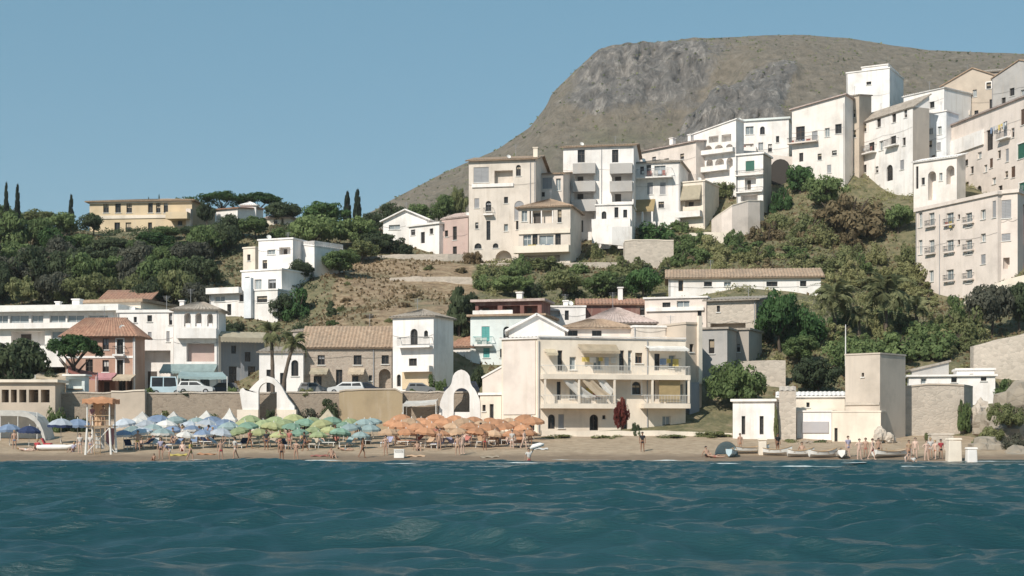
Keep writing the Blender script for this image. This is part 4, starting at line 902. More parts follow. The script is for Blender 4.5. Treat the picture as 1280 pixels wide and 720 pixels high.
H16 = house("small_white_house", "small white house with a single window and a rounded roof behind the high white house", (1129, 262), (1180, 255), 175, 121, 8, "white", ("hip", "white", 0.2, 0.9), [("f", "w", 1162, 127, 1168, 135, D_), ("f", "w", 1135, 126, 1144, 131, D_)])
H18 = house("white_stair_house", "plain white house with a flat top under the dark edged canopy", (1155, 243), (1183, 240), 215, 144, 4, "cool", ("flat", "white", 0.15), [("f", "w", 1160, 160, 1166, 168, dict(gl="paleglass")), ("f", "w", 1172, 158, 1177, 168, dict(gl="paleglass")), ("f", "w", 1160, 176, 1165, 184, D_), ("f", "s", 1171, 178, 1176, 188, dict(shut="greyshut")), ("f", "w", 1164, 194, 1169, 203, D_)])
H17 = house("tan_gabled_house", "tan house with a light rimmed gable and one white framed window, near the top right", (1176, 263), (1256, 257), 170, 108, 6, "tan", ("gy", "tile", 0.25, 2.6), [("f", "w", 1233, 103, 1239, 111, SU), ("f", "o", 1182, 138, 1210, 147, dict(dep=1.4, bare=True)), ("f", "w", 1237, 124, 1242, 138, D_), ("f", "w", 1198, 114, 1203, 122, D_), ("f", "w", 1216, 112, 1221, 121, dict(gl="paleglass")), ("f", "w", 1218, 138, 1223, 148, D_)])
H17.balcony("f", 1180, 1214, 147, 1.0, "solid", 143, "old"); H17.block("f", 1178, 1212, 133.5, 136, 0.003, 1.0, "white", "canopy")
H20 = house("grey_beige_house", "grey beige house with a rounded gable at the right edge, highest on the right", (1240, 258), (1310, 248), 170, 98, 9, "grey", ("gy", "tile", 0.2, 2.0), [("f", "w", 1262, 110, 1268, 120, D_), ("f", "w", 1252, 122, 1257, 132, D_), ("f", "w", 1276, 112, 1282, 124, dict(gl="paleglass"))])
H20b = _H("w", None, None, (1208, 268), (1252, 266), 150, 92, 8, "taupe", ("gx", "greytile", 0.3, 1.2), [("f", "w", 1222, 98, 1227, 104, D_)], root=H20.root)
H19 = house("pink_row_house", "pale pink row house with a tall dark door and green shutters at the right edge", (1186, 242), (1312, 214), 258, 158, 10, "rosy", ("shed", "pinktile", 0.35, 1.5), sink=16, ops=
            [("f", "d", 1233, 162, 1241, 188, D_), ("f", "s", 1254, 152, 1259, 172, dict(shut="greyshut")), ("f", "w", 1222, 190, 1227, 198, dict(gl="paleglass")), ("f", "s", 1237, 198, 1241, 210, dict(shut="brownwood")), ("f", "s", 1257, 186, 1261, 202, dict(shut="greyshut")), ("f", "s", 1272, 179, 1283, 198, dict(shut="green", sur="white")), ("f", "s", 1274, 228, 1284, 246, dict(shut="green", sur="white")), ("f", "w", 1203, 200, 1210, 208, D_), ("f", "s", 1276, 136, 1283, 156, dict(shut="brownwood")), ("f", "w", 1204, 228, 1211, 238, D_), ("f", "d", 1221, 232, 1227, 246, DA), ("f", "w", 1240, 222, 1245, 230, dict(gl="paleglass")), ("f", "w", 1190, 182, 1196, 190, D_), ("f", "w", 1256, 214, 1260, 222, D_), ("f", "s", 1222, 166, 1227, 178, dict(shut="greyshut")), ("f", "w", 1210, 172, 1214, 182, D_), ("f", "w", 1198, 180, 1202, 190, dict(gl="paleglass")), ("f", "w", 1264, 160, 1268, 172, D_), ("f", "w", 1247, 188, 1251, 198, D_), ("f", "s", 1264, 208, 1269, 222, dict(shut="brownwood")), ("f", "w", 1213, 208, 1217, 217, D_), ("f", "w", 1230, 206, 1234, 215, dict(gl="paleglass")), ("f", "w", 1248, 232, 1253, 242, D_)])
H19.balcony("f", 1250, 1264, 175, 0.8, "bars"); H19.block("f", 1187, 1230, 178, 180.5, 0.003, 0.3, "white", "ledge")
H21 = house("arched_terrace_house", "cream terrace house with arched openings behind the climbing green shrub", (1142, 229), (1196, 224), 262, 203, 3, "pale", ("shed", "white", 0.3, 0.8), [("f", "O", 1160, 214, 1170, 250, dict(arch=True, dep=1.5)), ("f", "o", 1183, 207, 1193, 230, dict(arch=True, dep=1.5, bare=True)), ("f", "d", 1145, 208, 1148, 236, D_), ("f", "w", 1152, 222, 1156, 231, D_), ("f", "w", 1174, 216, 1178, 226, dict(gl="paleglass"))])
H22 = house("large_pink_house", "large pale pink four storey house with rows of small balconied windows on the right slope", (1145, 211), (1247, 195.5), 388, 265, 11, "rosy", ("flat", "rosy", 0.25, 0.5),
            rows("f", "w", [(1148, 1153), (1161, 1168), (1183, 1192), (1207, 1215)], [(266, 284), (300, 318)], gl="paleglass") + rows("f", "w", [(1183, 1192), (1207, 1215)], [(337, 354)], gl="paleglass") + [("f", "s", 1240.5, 251, 1245, 272, dict(shut="greyshut")), ("f", "w", 1161, 338, 1167, 352, dict(gl="paleglass")), ("f", "w", 1226, 292, 1232, 302, dict(gl="paleglass")), ("f", "w", 1226, 262, 1232, 274, dict(gl="paleglass")), ("f", "s", 1226, 318, 1232, 330, dict(shut="greyshut")), ("f", "w", 1150, 340, 1154, 350, D_), ("f", "w", 1197, 300, 1200, 306, D_), ("f", "w", 1197, 268, 1200, 274, D_)], sink=4)
for a, b in ((1158, 1170), (1181, 1194), (1205, 1218)):
    for yf in (283.5, 317.5) + ((353.5,) if a > 1170 else ()): H22.balcony("f", a, b, yf - (a - 1158) * 0.09, 0.45, "bars", yf - (a - 1158) * 0.09 - 7, "rosy")
H22.pipe("f", 1175, 268, 380)
H22r = _H("w", None, None, (1247.6, 196.0), (1272, 194.5), 355, 243, 10, "rosy", ("flat", "rosy", 0.25, 0.5), [("f", "s", 1250, 250, 1264, 273, dict(shut="greyshut")), ("f", "s", 1252, 292, 1263, 301, dict(shut="greyshut")), ("f", "o", 1254, 322, 1262, 336, dict(dep=1.0, bare=True))], root=H22.root, sink=4)
RB = house("red_brown_house", "dark red end wall with a door at the right edge beside the large pink house", (1273, 197), (1330, 196), 352, 258, 8, "redwall", ("flat", "tile", 0.3), [("f", "d", 1274, 306, 1284, 330, D_)])

# ------------------------------------------------------------------ the old tower and bath house on the right beach
TW = house("square_watch_tower", "square pale stone watch tower standing on its corner above the right beach", (1056.5, 141), (1100, 138.4), 556, 445, 5.0, "towerstone", ("parapet", "towerstone", 0.0, 0.5), [("f", "w", 1077, 466, 1080, 471, D_)], side="towerstone", sink=2.5)
TW.block("f", 1057, 1099.6, 503, 506, 0.003, 0.12, "palestone", "string_course")
TWb = _H("w", None, None, (1040, 138.2), (1101, 136.4), 566, 515.5, 3, "cream", ("flat", "cream", 0.05, 0.15), [("f", "d", 1021 + 22, 535, 1047, 552, D_)], root=TW.root, sink=2.5, part="base_wall", side="towerstone")
BH = house("white_bath_house", "little flat roofed white beach house with two slim dark doorways, left of the watch tower", (916, 141), (968, 140), 549, 502, 5, "white", ("flat", "white", 0.22, 0.25), [("f", "d", 927, 520, 931.5, 543, D_), ("f", "d", 949.5, 520, 954.5, 543, D_)], sink=2)
CW = house("cream_court_wall", "long cream walled court with a grey panel between the bath house and the watch tower", (972, 144), (1056, 142.8), 552, 496, 5, "cream", ("shed", "white", 0.2, 0.5), [("f", "w", 1008, 503, 1012, 509, D_)], sink=2.5)
CW2 = _H("w", None, None, (996, 140.8), (1039.5, 139.6), 556, 515, 3, "white", ("flat", "white", 0.1, 0.15), [], root=CW.root, part="lower_wall"); CW2.block("f", 1003, 1036, 527, 541, 0.003, 0.12, "greypanel", "grey_panel")
RU = house("ruined_stone_pillar", "rough ruined stone pillar with a slanting top beside the white bath house", (974, 139.5), (995, 139.2), 552, 490, 2.4, "palestone", ("shed", "palestone", 0.0, 0.5), [], cat="ruin")
WH = house("white_vaulted_house", "low white house with curved pale roofs on the stone terrace right of the watch tower", (1136, 152), (1244, 150), 492, 471, 6, "white", ("flat", "white", 0.25, 0.2), [("f", "w", 1189, 470, 1196, 478, D_), ("f", "w", 1151, 473, 1158, 480, dict(gl="paleglass")), ("f", "w", 1226, 470, 1233, 476, D_)])
_w2 = _H("w", None, None, (1140, 156), (1186, 155.6), 478, 463, 5, "grey", ("sidel", "greytile", 0.2, 0.9), [], root=WH.root); _w3 = _H("w", None, None, (1196, 151.6), (1243, 150.8), 478, 463, 5, "white", ("flat", "white", 0.15), [("f", "w", 1212, 467, 1217, 473, D_)], root=WH.root, sink=0.6)

def dress(h, rng):
    """aerials, dishes, boxes and pipes that old houses collect"""
    F = h.fr['f']; top = h.H + (h.roof_spec[3] if len(h.roof_spec) > 3 and h.roof_spec[3] > 0 else 0.2) * (0.9 if h.roof_spec[0] in ("gx", "hip", "gy") else 0.5) + 0.1
    u = rng.uniform(0.25, 0.75) * h.W; d = -h.D * 0.5; mb = MB(); H_ = rng.uniform(1.2, 2.2)
    mb.tube([F(u, top - 0.4, d), F(u, top + H_, d)], 0.03, 5)
    for k in range(4): w = 0.5 - 0.08 * k; mb.tube([F(u - w, top + H_ - 0.1 - 0.16 * k, d + 0.05 * k), F(u + w, top + H_ - 0.1 - 0.16 * k, d + 0.05 * k)], 0.012, 4)
    mb.build("aerial", "greyshut", h.root)
    if rng.random() < 0.5:
        u = rng.uniform(0.1, 0.9) * h.W; mb = MB(); c = Vector(F(u, h.H + 0.5, -0.5)); mb.lathe([(0.0, 0.0), (0.2, 0.03), (0.36, 0.12)], 12, (0, 0, 0)); q = Vector((0.3, -0.8, 0.5)).to_track_quat('Z', 'Y')
        mb.v = [tuple(c + q @ Vector(p)) for p in mb.v]; mb.tube([F(u, h.H - 0.1, -0.45), tuple(c)], 0.025, 5); mb.build("satellite_dish", "frame_white", h.root)
    if rng.random() < 0.7:
        u = rng.choice((0.12, h.W - 0.15)); mb = MB(); mb.tube([F(u, -0.5, 0.08), F(u, h.H - 0.05, 0.08)], 0.05, 6); mb.build("drainpipe", "greyshut", h.root)
    mb = MB(); n = 10; v0 = h.H * rng.uniform(0.55, 0.8)                # a sagging cable along the front
    mb.tube([F(h.W * i / n, v0 - 0.25 * math.sin(math.pi * (i % 5) / 5), 0.05) for i in range(n + 1)], 0.014, 4); mb.build("cable", "iron", h.root)
_dr = random.Random(9)
for h_ in (V2, V3, V3b, V6, V7, V9, V11, BGu, H1, H1c, H4b, H5, H6, H6c, H7, H8, H8b, H9, H10, H10b, H11, H12, H13, H14, H14b, H16, H17, H18, H19, H20, H22, H22r, R2, R1, V10): dress(h_, _dr)
def laundry(h, face, x0, x1, py, rng, name="laundry"):
    F = h.fr[face]; u0, v = h.uv(face, x0, py); u1, _ = h.uv(face, x1, py); u0, u1 = min(u0, u1), max(u0, u1); mb = MB(); mb.tube([F(u0, v, 0.35), F((u0 + u1) / 2, v - 0.06, 0.35), F(u1, v, 0.35)], 0.012, 4); root = mb.build("washing_line", "iron", h.root); u = u0 + 0.1
    while u < u1 - 0.5:
        w = rng.uniform(0.35, 0.8); L = rng.uniform(0.4, 1.0); m = MB()
        for i in range(4):
            a, b = u + w * i / 4, u + w * (i + 1) / 4; m.poly(F(a, v - 0.05, 0.36), F(b, v - 0.05, 0.36), F(b, v - L, 0.36 + 0.05 * math.sin(i * 2 + 2)), F(a, v - L, 0.36 + 0.05 * math.sin(i * 2)))
        m.build("washing", rng.choice(("c_white", "c_white", "c_pale", "c_rose", "c_yellow", "c_blue")), root); u += w + rng.uniform(0.05, 0.3)
for h_, a, b, y in ((H7, 719, 742, 208), (H7, 766, 790, 231), (H8, 802, 836, 214), (H12, 990, 1018, 176), (H19, 1240, 1262, 160), (H22, 1183, 1194, 278), (H14, 1080, 1096, 186), (V9, 594, 615, 422), (H6c, 660, 695, 306), (H10b, 920, 944, 183), (BG, 725, 770, 446), (BG, 822, 850, 448), (BG, 730, 760, 484)): laundry(h_, "f", a, b, y, _dr)

# ------------------------------------------------------------------ walls, arches, terraces
def wall_run(name, label, pts, mat, th=0.6, cat="wall", bottom=1.5, cap=None, group=None):
    """pts: (px, Y, py_top, py_bottom)"""
    P = [(wx(p, Y), Y, wz(t_, Y), wz(b, Y) - bottom) for p, Y, t_, b in pts]
    c = P[len(P) // 2]; root = empty(name, (c[0], c[1], min(p[3] for p in P)), label, cat, group)
    mb, mc = MB(), MB()
    Q = []                                               # resample for an uneven old top
    for a, b in zip(P, P[1:]):
        n = max(2, int(math.hypot(b[0] - a[0], b[1] - a[1]) / 1.1))
        for i in range(n): Q.append(tuple(a[k] + (b[k] - a[k]) * i / n for k in range(4)))
    Q.append(P[-1]); Q = [(x, y, t_ + random.uniform(-0.07, 0.07), z) for x, y, t_, z in Q]
    for a, b in zip(Q, Q[1:]):
        mb.hexa([(a[0], a[1], a[3]), (b[0], b[1], b[3]), (b[0], b[1] + th, b[3]), (a[0], a[1] + th, a[3]), (a[0], a[1], a[2]), (b[0], b[1], b[2]), (b[0], b[1] + th, b[2]), (a[0], a[1] + th, a[2])])
        if cap: mc.hexa([(a[0], a[1] - 0.08, a[2] + 0.003), (b[0], b[1] - 0.08, b[2] + 0.003), (b[0], b[1] + th + 0.08, b[2] + 0.003), (a[0], a[1] + th + 0.08, a[2] + 0.003), (a[0], a[1] - 0.08, a[2] + 0.15), (b[0], b[1] - 0.08, b[2] + 0.15), (b[0], b[1] + th + 0.08, b[2] + 0.15), (a[0], a[1] + th + 0.08, a[2] + 0.15)])
    mb.build("masonry", mat, root)
    if cap: mc.build("coping", cap, root)
    return root
wall_run("quay_wall", "long brown stone quay wall holding up the street behind the beach umbrellas", [(-120, 151.6, 492, 538), (130, 151.6, 492, 538), (430, 151.6, 491, 538), (600, 151.6, 491, 538)], "darkstone", 0.5, cap="palestone")
wall_run("beige_wall", "light beige rendered wall standing in front of the quay below the pink house", [(139, 150.8, 490, 538), (181, 150.8, 489, 538)], "tan", 0.7, cap="cream")
wall_run("ochre_wall", "plain ochre rendered block with rounded ends between the two white arches", [(424, 150.4, 490, 538), (440, 150.4, 488, 538), (494, 150.4, 487, 538), (503, 150.4, 493, 538)], "ochre", 1.0, cap="tan")
wall_run("upper_terrace_wall", "pale terrace wall along the top of the bare brown slope below the white gabled villa", [(448, 228, 321, 334), (500, 227, 318, 334), (560, 227, 317, 332), (587, 228, 317, 332)], "palestone", 0.6)
wall_run("lower_terrace_wall", "pale broken terrace wall halfway up the bare brown slope", [(487, 212, 347, 360), (520, 212, 345.5, 361), (560, 212, 346, 362), (596, 212, 347, 361)], "palestone", 0.6)
wall_run("long_terrace_wall", "long rough stone terrace wall below the loggia house and the apartment block", [(600, 224, 329, 345), (660, 223, 329, 348), (720, 222, 328, 350), (785, 222, 328, 345)], "palestone", 0.7)
wall_run("grey_stone_bastion", "pinkish grey stone bastion wall with a level top below the white terrace villa", [(781, 221, 301, 334), (842, 219.5, 301, 332)], "palestone", 3.0, cap="cream")
wall_run("ramp_wall", "curved pinkish stone ramp wall sweeping up to the green windowed house", [(890, 238, 275, 285), (902, 235, 266, 290), (915, 234, 257, 288), (935, 235, 251, 281), (950, 236.5, 251, 276), (955, 239, 252, 272)], "rosy", 0.8, cap="cream")
wall_run("low_ramp_wall", "low pale wall at the foot of the curved stone ramp", [(862, 232, 291, 297), (900, 231, 290, 297), (922, 231, 288, 296)], "cream", 0.5)
wall_run("white_curved_wall", "white curved garden wall under the white terrace villa", [(740, 231, 279, 292), (765, 229.5, 284, 294), (790, 230, 283, 297)], "white", 0.5)
wall_run("slope_wall", "long pale sloping wall stepping down below the large pink house", [(1178, 193, 389, 398), (1215, 190, 372, 392), (1250, 187, 352, 380), (1300, 184, 338, 370)], "cream", 0.6, bottom=3)
wall_run("tower_terrace_wall", "tall pale stone terrace wall right of the watch tower", [(1126, 143.5, 484, 556), (1160, 143.5, 482, 556), (1205, 143.5, 482, 552), (1216, 146, 484, 548)], "palestone", 2.5, cap="tan", bottom=2)
wall_run("upper_stone_wall", "rough grey stone wall sloping down at the far right above the rock outcrop", [(1217, 158, 433, 475), (1250, 156, 424, 475), (1310, 154, 410, 475)], "palestone", 1.2)
wall_run("hidden_garden_wall", "short pale garden wall between the round green tree and the dark tree by the tower", [(926, 158, 452, 480), (982, 157, 450, 480)], "palestone", 0.6)
wall_run("beach_parapet", "low pale parapet along the beach below the big cream building", [(676, 142.6, 538, 548), (760, 142.6, 539, 548), (860, 143, 539, 548), (915, 143, 541, 549)], "cream", 0.4, bottom=1)
wall_run("tunnel_wall", "white wall with a dark tunnel mouth under the arcaded white house", [(957, 251, 193, 240), (990, 250, 196, 240)], "rosy", 1.0, bottom=2)
mbt = MB(); Ft = frame((wx(962, 249.6), 249.6), (1, 0), wz(216, 249.6)); mbt.prism([(0.2, -2), (3.6, -2)] + list(reversed(arc(0.2, 3.6, 2.4))), Ft, -0.2, 0.02); tn = mbt.build("tunnel_shade_panel", "dark", None, loc=(wx(970, 249.6), 249.6, wz(216, 249.6))); tag(tn, "dark arched panel painted as the shaded tunnel mouth under the arcaded white house", "archway")  # flat dark panel, the tunnel's inner shade is its colour

def arch_gate(name, label, outline, hole, Y, th=0.7):
    """white free-standing arch; outline and hole in photo points"""
    xs = [wx(p, Y) for p, _ in outline]; root = empty(name, (sum(xs) / len(xs), Y, min(wz(q, Y) for _, q in outline)), label, "arch")
    F = frame((0, Y), (1, 0), 0)
    hx0, hx1, hy0, hy1 = hole
    u0, u1 = wx(hx0, Y), wx(hx1, Y); v1 = wz(hy0, Y); v0 = wz(hy1, Y)
    out = [(wx(p, Y), wz(q, Y)) for p, q in outline]      # left bottom, up over the top, right bottom
    A = arc(u0, u1, v1, 12)
    top_i = max(range(len(out)), key=lambda i: out[i][1])
    mb = MB()
    def strip(o_, i_):
        n = 16
        def rs(P):
            L = [0]
            for a, b in zip(P, P[1:]): L.append(L[-1] + math.hypot(b[0] - a[0], b[1] - a[1]))
            return [(float(np.interp(L[-1] * k / n, L, [p[0] for p in P])), float(np.interp(L[-1] * k / n, L, [p[1] for p in P]))) for k in range(n + 1)]
        a, b = rs(o_), rs(i_)
        for k in range(n): mb.prism([b[k], b[k + 1], a[k + 1], a[k]], F, -th, 0)
    mid = len(A) // 2
    strip(out[:top_i + 1], [(u0, out[0][1])] + A[:mid + 1])
    strip(list(reversed(out[top_i:])), [(u1, out[-1][1])] + list(reversed(A[mid:])))
    mb.build("masonry", "white", root)
    mb = MB(); mb.fbox(F, min(p[0] for p in out) - 0.2, u0, out[0][1] - 3.2, out[0][1] - 0.003, -th - 0.15, 0.15); mb.build("plinth", "cream", root); mb = MB(); mb.fbox(F, u1, max(p[0] for p in out) + 0.2, out[0][1] - 3.2, out[0][1] - 0.003, -th - 0.15, 0.15)
    mb.build("plinth", "cream", root)
    if v0 > out[0][1] + 0.3:
        mb = MB(); mb.fbox(F, u0 + 0.003, u1 - 0.003, out[0][1] - 2, v0, -th + 0.2, -0.2); mb.build("parapet", "white", root)
    return root
arch_gate("beach_arch", "bell shaped white arch with flared sides under the two tall palms", [(303, 512), (299, 488), (303, 484), (309, 490), (317, 481), (326, 473), (334, 470), (343, 473), (352, 483), (360, 498), (368, 508), (368, 520)], (323, 346, 478, 520), 149.6)
arch_gate("balcony_arch", "narrow white arch with a rounded upper lobe next to the big beach building", [(548, 524), (550, 503), (555, 490), (564, 481), (566, 470), (570, 464), (576.5, 462), (583, 464), (587, 470), (588.5, 481), (594, 487), (600, 500), (601, 526)], (567, 587, 485, 515), 149.4)
# beige gallery with square openings on the left
GA = house("beach_gallery", "low beige gallery with square dark openings above the white beach tent at the left edge", (-50, 149.6), (69, 149.6), 540, 478, 3.2, "tan", ("flat", "cream", 0.35, 0.3),
           [("f", "O", a, 487, b, 503, dict(dep=2.4)) for a, b in ((-44, -32), (-28, -16), (-12, -2), (2, 11), (13.5, 21), (24, 33), (36, 48), (51, 62))], cat="gallery")
for a, b in ((2, 11), (13.5, 21)): GA.block("f", a + 1, b - 1, 489, 503, -1.2, -1.1, "brownwood", "shutter_panel")

# kiosk, market awnings and stuff on the street
def kiosk(name, label, px, py, Y, w, d, h, wall, roof):
    x, z = wx(px, Y), wz(py, Y); r_ = empty(name, (x, Y, z), label, "kiosk")
    F = frame((x - w / 2, Y), (1, 0), z); mb = MB(); facade(mb, F, w, h, [(0.3, w - 0.3, h * 0.42, h * 0.85, 0.5, False, True)], 0)
    for G, W_ in ((frame((x + w / 2, Y), (0, 1), z), d), (frame((x - w / 2, Y + d), (0, -1), z), d), (frame((x + w / 2, Y + d), (-1, 0), z), w)): facade(mb, G, W_, h, [], 0)
    mb.build("wall", wall, r_); mb = MB(); mb.fbox(F, -0.25, w + 0.25, h + 0.003, h + 0.18, -d - 0.25, 0.5); mb.build("roof", roof, r_)
    mb = MB(); mb.fbox(F, 0.2, w - 0.2, h * 0.38, h * 0.415, 0.003, 0.35); mb.build("counter", "wood", r_); return r_
kiosk("beach_kiosk", "small pale green kiosk with a white counter between the gallery and the lookout tower", 94, 497, 153.5, 2.0, 1.6, 2.3, "tealwall", "white_paint")
def canopy(name, label, pts, mat, zdrop=0.35, posts=True):
    """a stretched cloth canopy: four (px,py,Y) corners front-left, front-right, back-right, back-left on posts"""
    C_ = [Vector((wx(p, Y), Y, wz(q, Y))) for p, q, Y in pts]; g = min(STREET, C_[0].z - 2.0)
    root = empty(name, (sum(c.x for c in C_) / 4, sum(c.y for c in C_) / 4, g), label, "canopy"); n = 8; mb = MB(); G = []
    for j in range(n + 1):
        r_ = []
        for i in range(n + 1):
            a = C_[0].lerp(C_[1], i / n); b = C_[3].lerp(C_[2], i / n); p = a.lerp(b, j / n)
            p.z -= zdrop * math.sin(math.pi * i / n) * math.sin(math.pi * (j / n * 0.8 + 0.1)); r_.append(p)
        G.append(r_)
    for j in range(n):
        for i in range(n): mb.poly(G[j][i], G[j][i + 1], G[j + 1][i + 1], G[j + 1][i])
    for i in range(n):
        a, b = G[0][i], G[0][i + 1]; mb.poly(a, b, b - Vector((0, 0, 0.25)), a - Vector((0, 0, 0.25 + 0.05 * (i % 2))))
    mb.build("cloth", mat, root)
    if posts:
        for c in C_:
            mb = MB(); mb.tube([(c.x, c.y, g), (c.x, c.y, c.z + 0.05)], 0.05, 6); mb.build("post", "frame_white", root)
    return root
canopy("shade_sail", "pale shade sail stretched over the terrace below the dark pines", [(44, 469, 156), (84, 472, 156), (84, 466, 160), (50, 465, 160)], "c_beige")
canopy("shade_sail", "second pale shade sail hanging lower, just above the beige gallery roof", [(40, 474, 154.5), (66, 475, 154.5), (68, 472, 158), (44, 471, 158)], "c_cream")
canopy("red_canopy", "faded red and pink canopy beside the pine trunk in front of the pink house", [(84, 462, 157), (120, 471, 157), (122, 466, 162), (86, 457, 162)], "c_rose")
canopy("blue_market_canopy", "light blue canopy over the street in front of the white corner house", [(222, 470, 158), (284, 471, 158), (278, 465, 163), (226, 464, 163)], "c_teal", 0.25)
canopy("boat_cover", "white tarpaulin stretched over dark boats in front of the quay near the narrow arch", [(504, 505, 148.6), (545, 502, 148.6), (547, 499, 151), (508, 501, 151)], "c_white", 0.2)

# ------------------------------------------------------------------ cars
def car(name, label, px, py, Y, paintm, L=4.0, h=1.45, van=False, ang=0.0, cat="car", zg=None):
    x = wx(px, Y); z = (STREET + 0.04) if zg is None else zg
    root = empty(name, (x, Y, z), label, cat, "cars parked along the street", ang); W = 1.65
    T = Matrix.Translation((x, Y, z)) @ Matrix.Rotation(ang, 4, 'Z')
    def build(mb, nm, mat, par, sm=False):
        o = link(nm, mb.mesh(nm, mat, (0, 0, 0), sm), par); return o
    hl = L / 2; nose = 0.9 if not van else 0.45
    lower = [(-hl, 0.35), (-hl, 0.75), (-hl + 0.15, 0.88), (hl - nose, 0.92), (hl - 0.1, 0.78), (hl, 0.6), (hl, 0.32)]
    def P(a, b, y): return (a, y, b)
    mb = MB()
    def prismy(mb, poly, y0, y1, inset=0.0):
        n = len(poly); i = len(mb.v)
        mb.v.extend([P(a, b, y0) for a, b in poly]); mb.v.extend([P(a, b, y1) for a, b in poly])
        mb.f.append(tuple(range(i, i + n))); mb.f.append(tuple(i + n + k for k in reversed(range(n))))
        for k in range(n): mb.f.append((i + k, i + n + k, i + n + (k + 1) % n, i + (k + 1) % n))
    prismy(mb, lower, -W / 2, W / 2)
    body = build(mb, "body", paintm, root)
    r0, r1 = (-hl + 0.35, hl - nose - 0.75) if not van else (-hl + 0.08, hl - nose - 0.35)
    cabin = [(-hl + (0.1 if not van else 0.02), 0.883), (r0, h), (r1, h), (hl - nose - 0.02, 0.923)]
    mb = MB(); y0 = W / 2 - 0.02; y1 = W / 2 - 0.18; A_ = [P(a, b, -y0 if b < 1 else -y1) for a, b in cabin]; B_ = [P(a, b, y0 if b < 1 else y1) for a, b in cabin]
    mb.poly(*A_); mb.poly(*reversed(B_))
    for k in range(4): mb.poly(A_[k], B_[k], B_[(k + 1) % 4], A_[(k + 1) % 4])
    build(mb, "cabin", paintm, root)
    mid = (r0 + r1) / 2
    for a0, a1, a2, a3 in ((-hl + 0.32 if not van else -hl + 0.2, mid - 0.05, r0 + 0.12, mid - 0.05), (mid + 0.05, hl - nose - 0.28, mid + 0.05, r1 - 0.08)):
        for sgn in (-1, 1):
            ya, yb = sgn * (y0 - 0.02 + 0.012), sgn * (y1 + 0.02 + 0.012)
            mb = MB(); q = [(a0, ya, 0.97), (a1, ya, 0.97), (a3, yb, h - 0.1), (a2, yb, h - 0.1)]
            mb.poly(*q); mb.poly(*[(a, b - sgn * 0.03, c) for a, b, c in reversed(q)]); build(mb, "window", "glass", root)
    mb = MB(); f0, f1 = (hl - nose - 0.0, 0.94), (r1 + 0.06, h - 0.06); mb.poly((f0[0] + .01, -0.68, f0[1]), (f0[0] + .01, 0.68, f0[1]), (f1[0] + .01, 0.6, f1[1]), (f1[0] + .01, -0.6, f1[1])); build(mb, "windscreen", "glass", root)
    for sx in (-hl + 0.7, hl - 0.75):
        for sgn in (-1, 1):
            mb = MB(); mb.tube([(sx, sgn * (W / 2 - 0.2), 0.3), (sx, sgn * (W / 2 + 0.01), 0.3)], 0.3, 14); w_ = build(mb, "wheel", "rubber", root)
            mb = MB(); mb.tube([(sx, sgn * (W / 2 + 0.0), 0.3), (sx, sgn * (W / 2 + 0.025), 0.3)], 0.18, 10); build(mb, "rim", "greyshut", w_)
    for sgn in (-1, 1):
        mb = MB(); mb.box(hl - 0.03, hl + 0.02, sgn * 0.6 - 0.14, sgn * 0.6 + 0.14, 0.55, 0.68); build(mb, "headlight", "frame_white", root)
    mb = MB(); mb.box(hl - 0.05, hl + 0.06, -0.75, 0.75, 0.33, 0.46); mb.box(-hl - 0.06, -hl + 0.05, -0.75, 0.75, 0.36, 0.5); build(mb, "bumper", "iron", root)
    return root
car("parked_van", "pale blue white van parked in front of the white corner house", 209, 489, 160, "lightblue", 3.6, 2.1, True, 0.15, "van")
car("parked_car", "white car parked under the light blue street canopy", 245, 490, 154.6, "car_white", 3.8, 1.4, ang=0.05)
car("parked_car", "dark blue car parked right of the white car by the grey blue house", 277, 489, 161, "car_dark", 3.7, 1.45, ang=math.pi)
car("parked_car", "bright white car parked before the middle of the stone house", 433, 486, 157, "car_white", 4.0, 1.4, ang=math.pi)
car("parked_car", "dark car parked close to the right of the bright white car at the stone house", 457, 486, 158.5, "car_dark", 3.8, 1.4, ang=0.2)
car("parked_car", "grey car parked under the left awning of the stone house", 394, 486, 159, "car_grey", 3.6, 1.4, ang=0.0)
car("parked_car", "dark car standing just inside the narrow white arch", 577, 490, 155.5, "car_dark", 3.8, 1.4, ang=math.pi)
car("parked_car", "grey car standing before the narrow white street house", 527, 488, 158, "car_grey", 3.4, 1.35, ang=0.1)

# street lamps on the quay, flag pole, antennas
def pole(name, label, px, py, Y, h, cat, lamp=False):
    x, z = wx(px, Y), wz(py, Y); root = empty(name, (x, Y, z), label, cat)
    mb = MB(); mb.tube([(x, Y, z - 0.6), (x, Y, z + h)], [0.07, 0.04], 8); mb.build("post", "frame_white" if not lamp else "iron", root)
    if lamp:
        mb = MB(); mb.lathe([(0.05, 0), (0.16, 0.06), (0.2, 0.3), (0.05, 0.42), (0, 0.44)], 10, (x, Y, z + h)); mb.build("lantern", "frame_white", root)
        mb = MB(); mb.lathe([(0.12, 0), (0.14, 0.12), (0.08, 0.2)], 10, (x, Y, z - 0.02)); mb.build("base", "iron", root)
    return root
pole("flag_pole", "slim pale flag pole rising behind the square watch tower", 1057, 450, 146, 3.6, "pole")

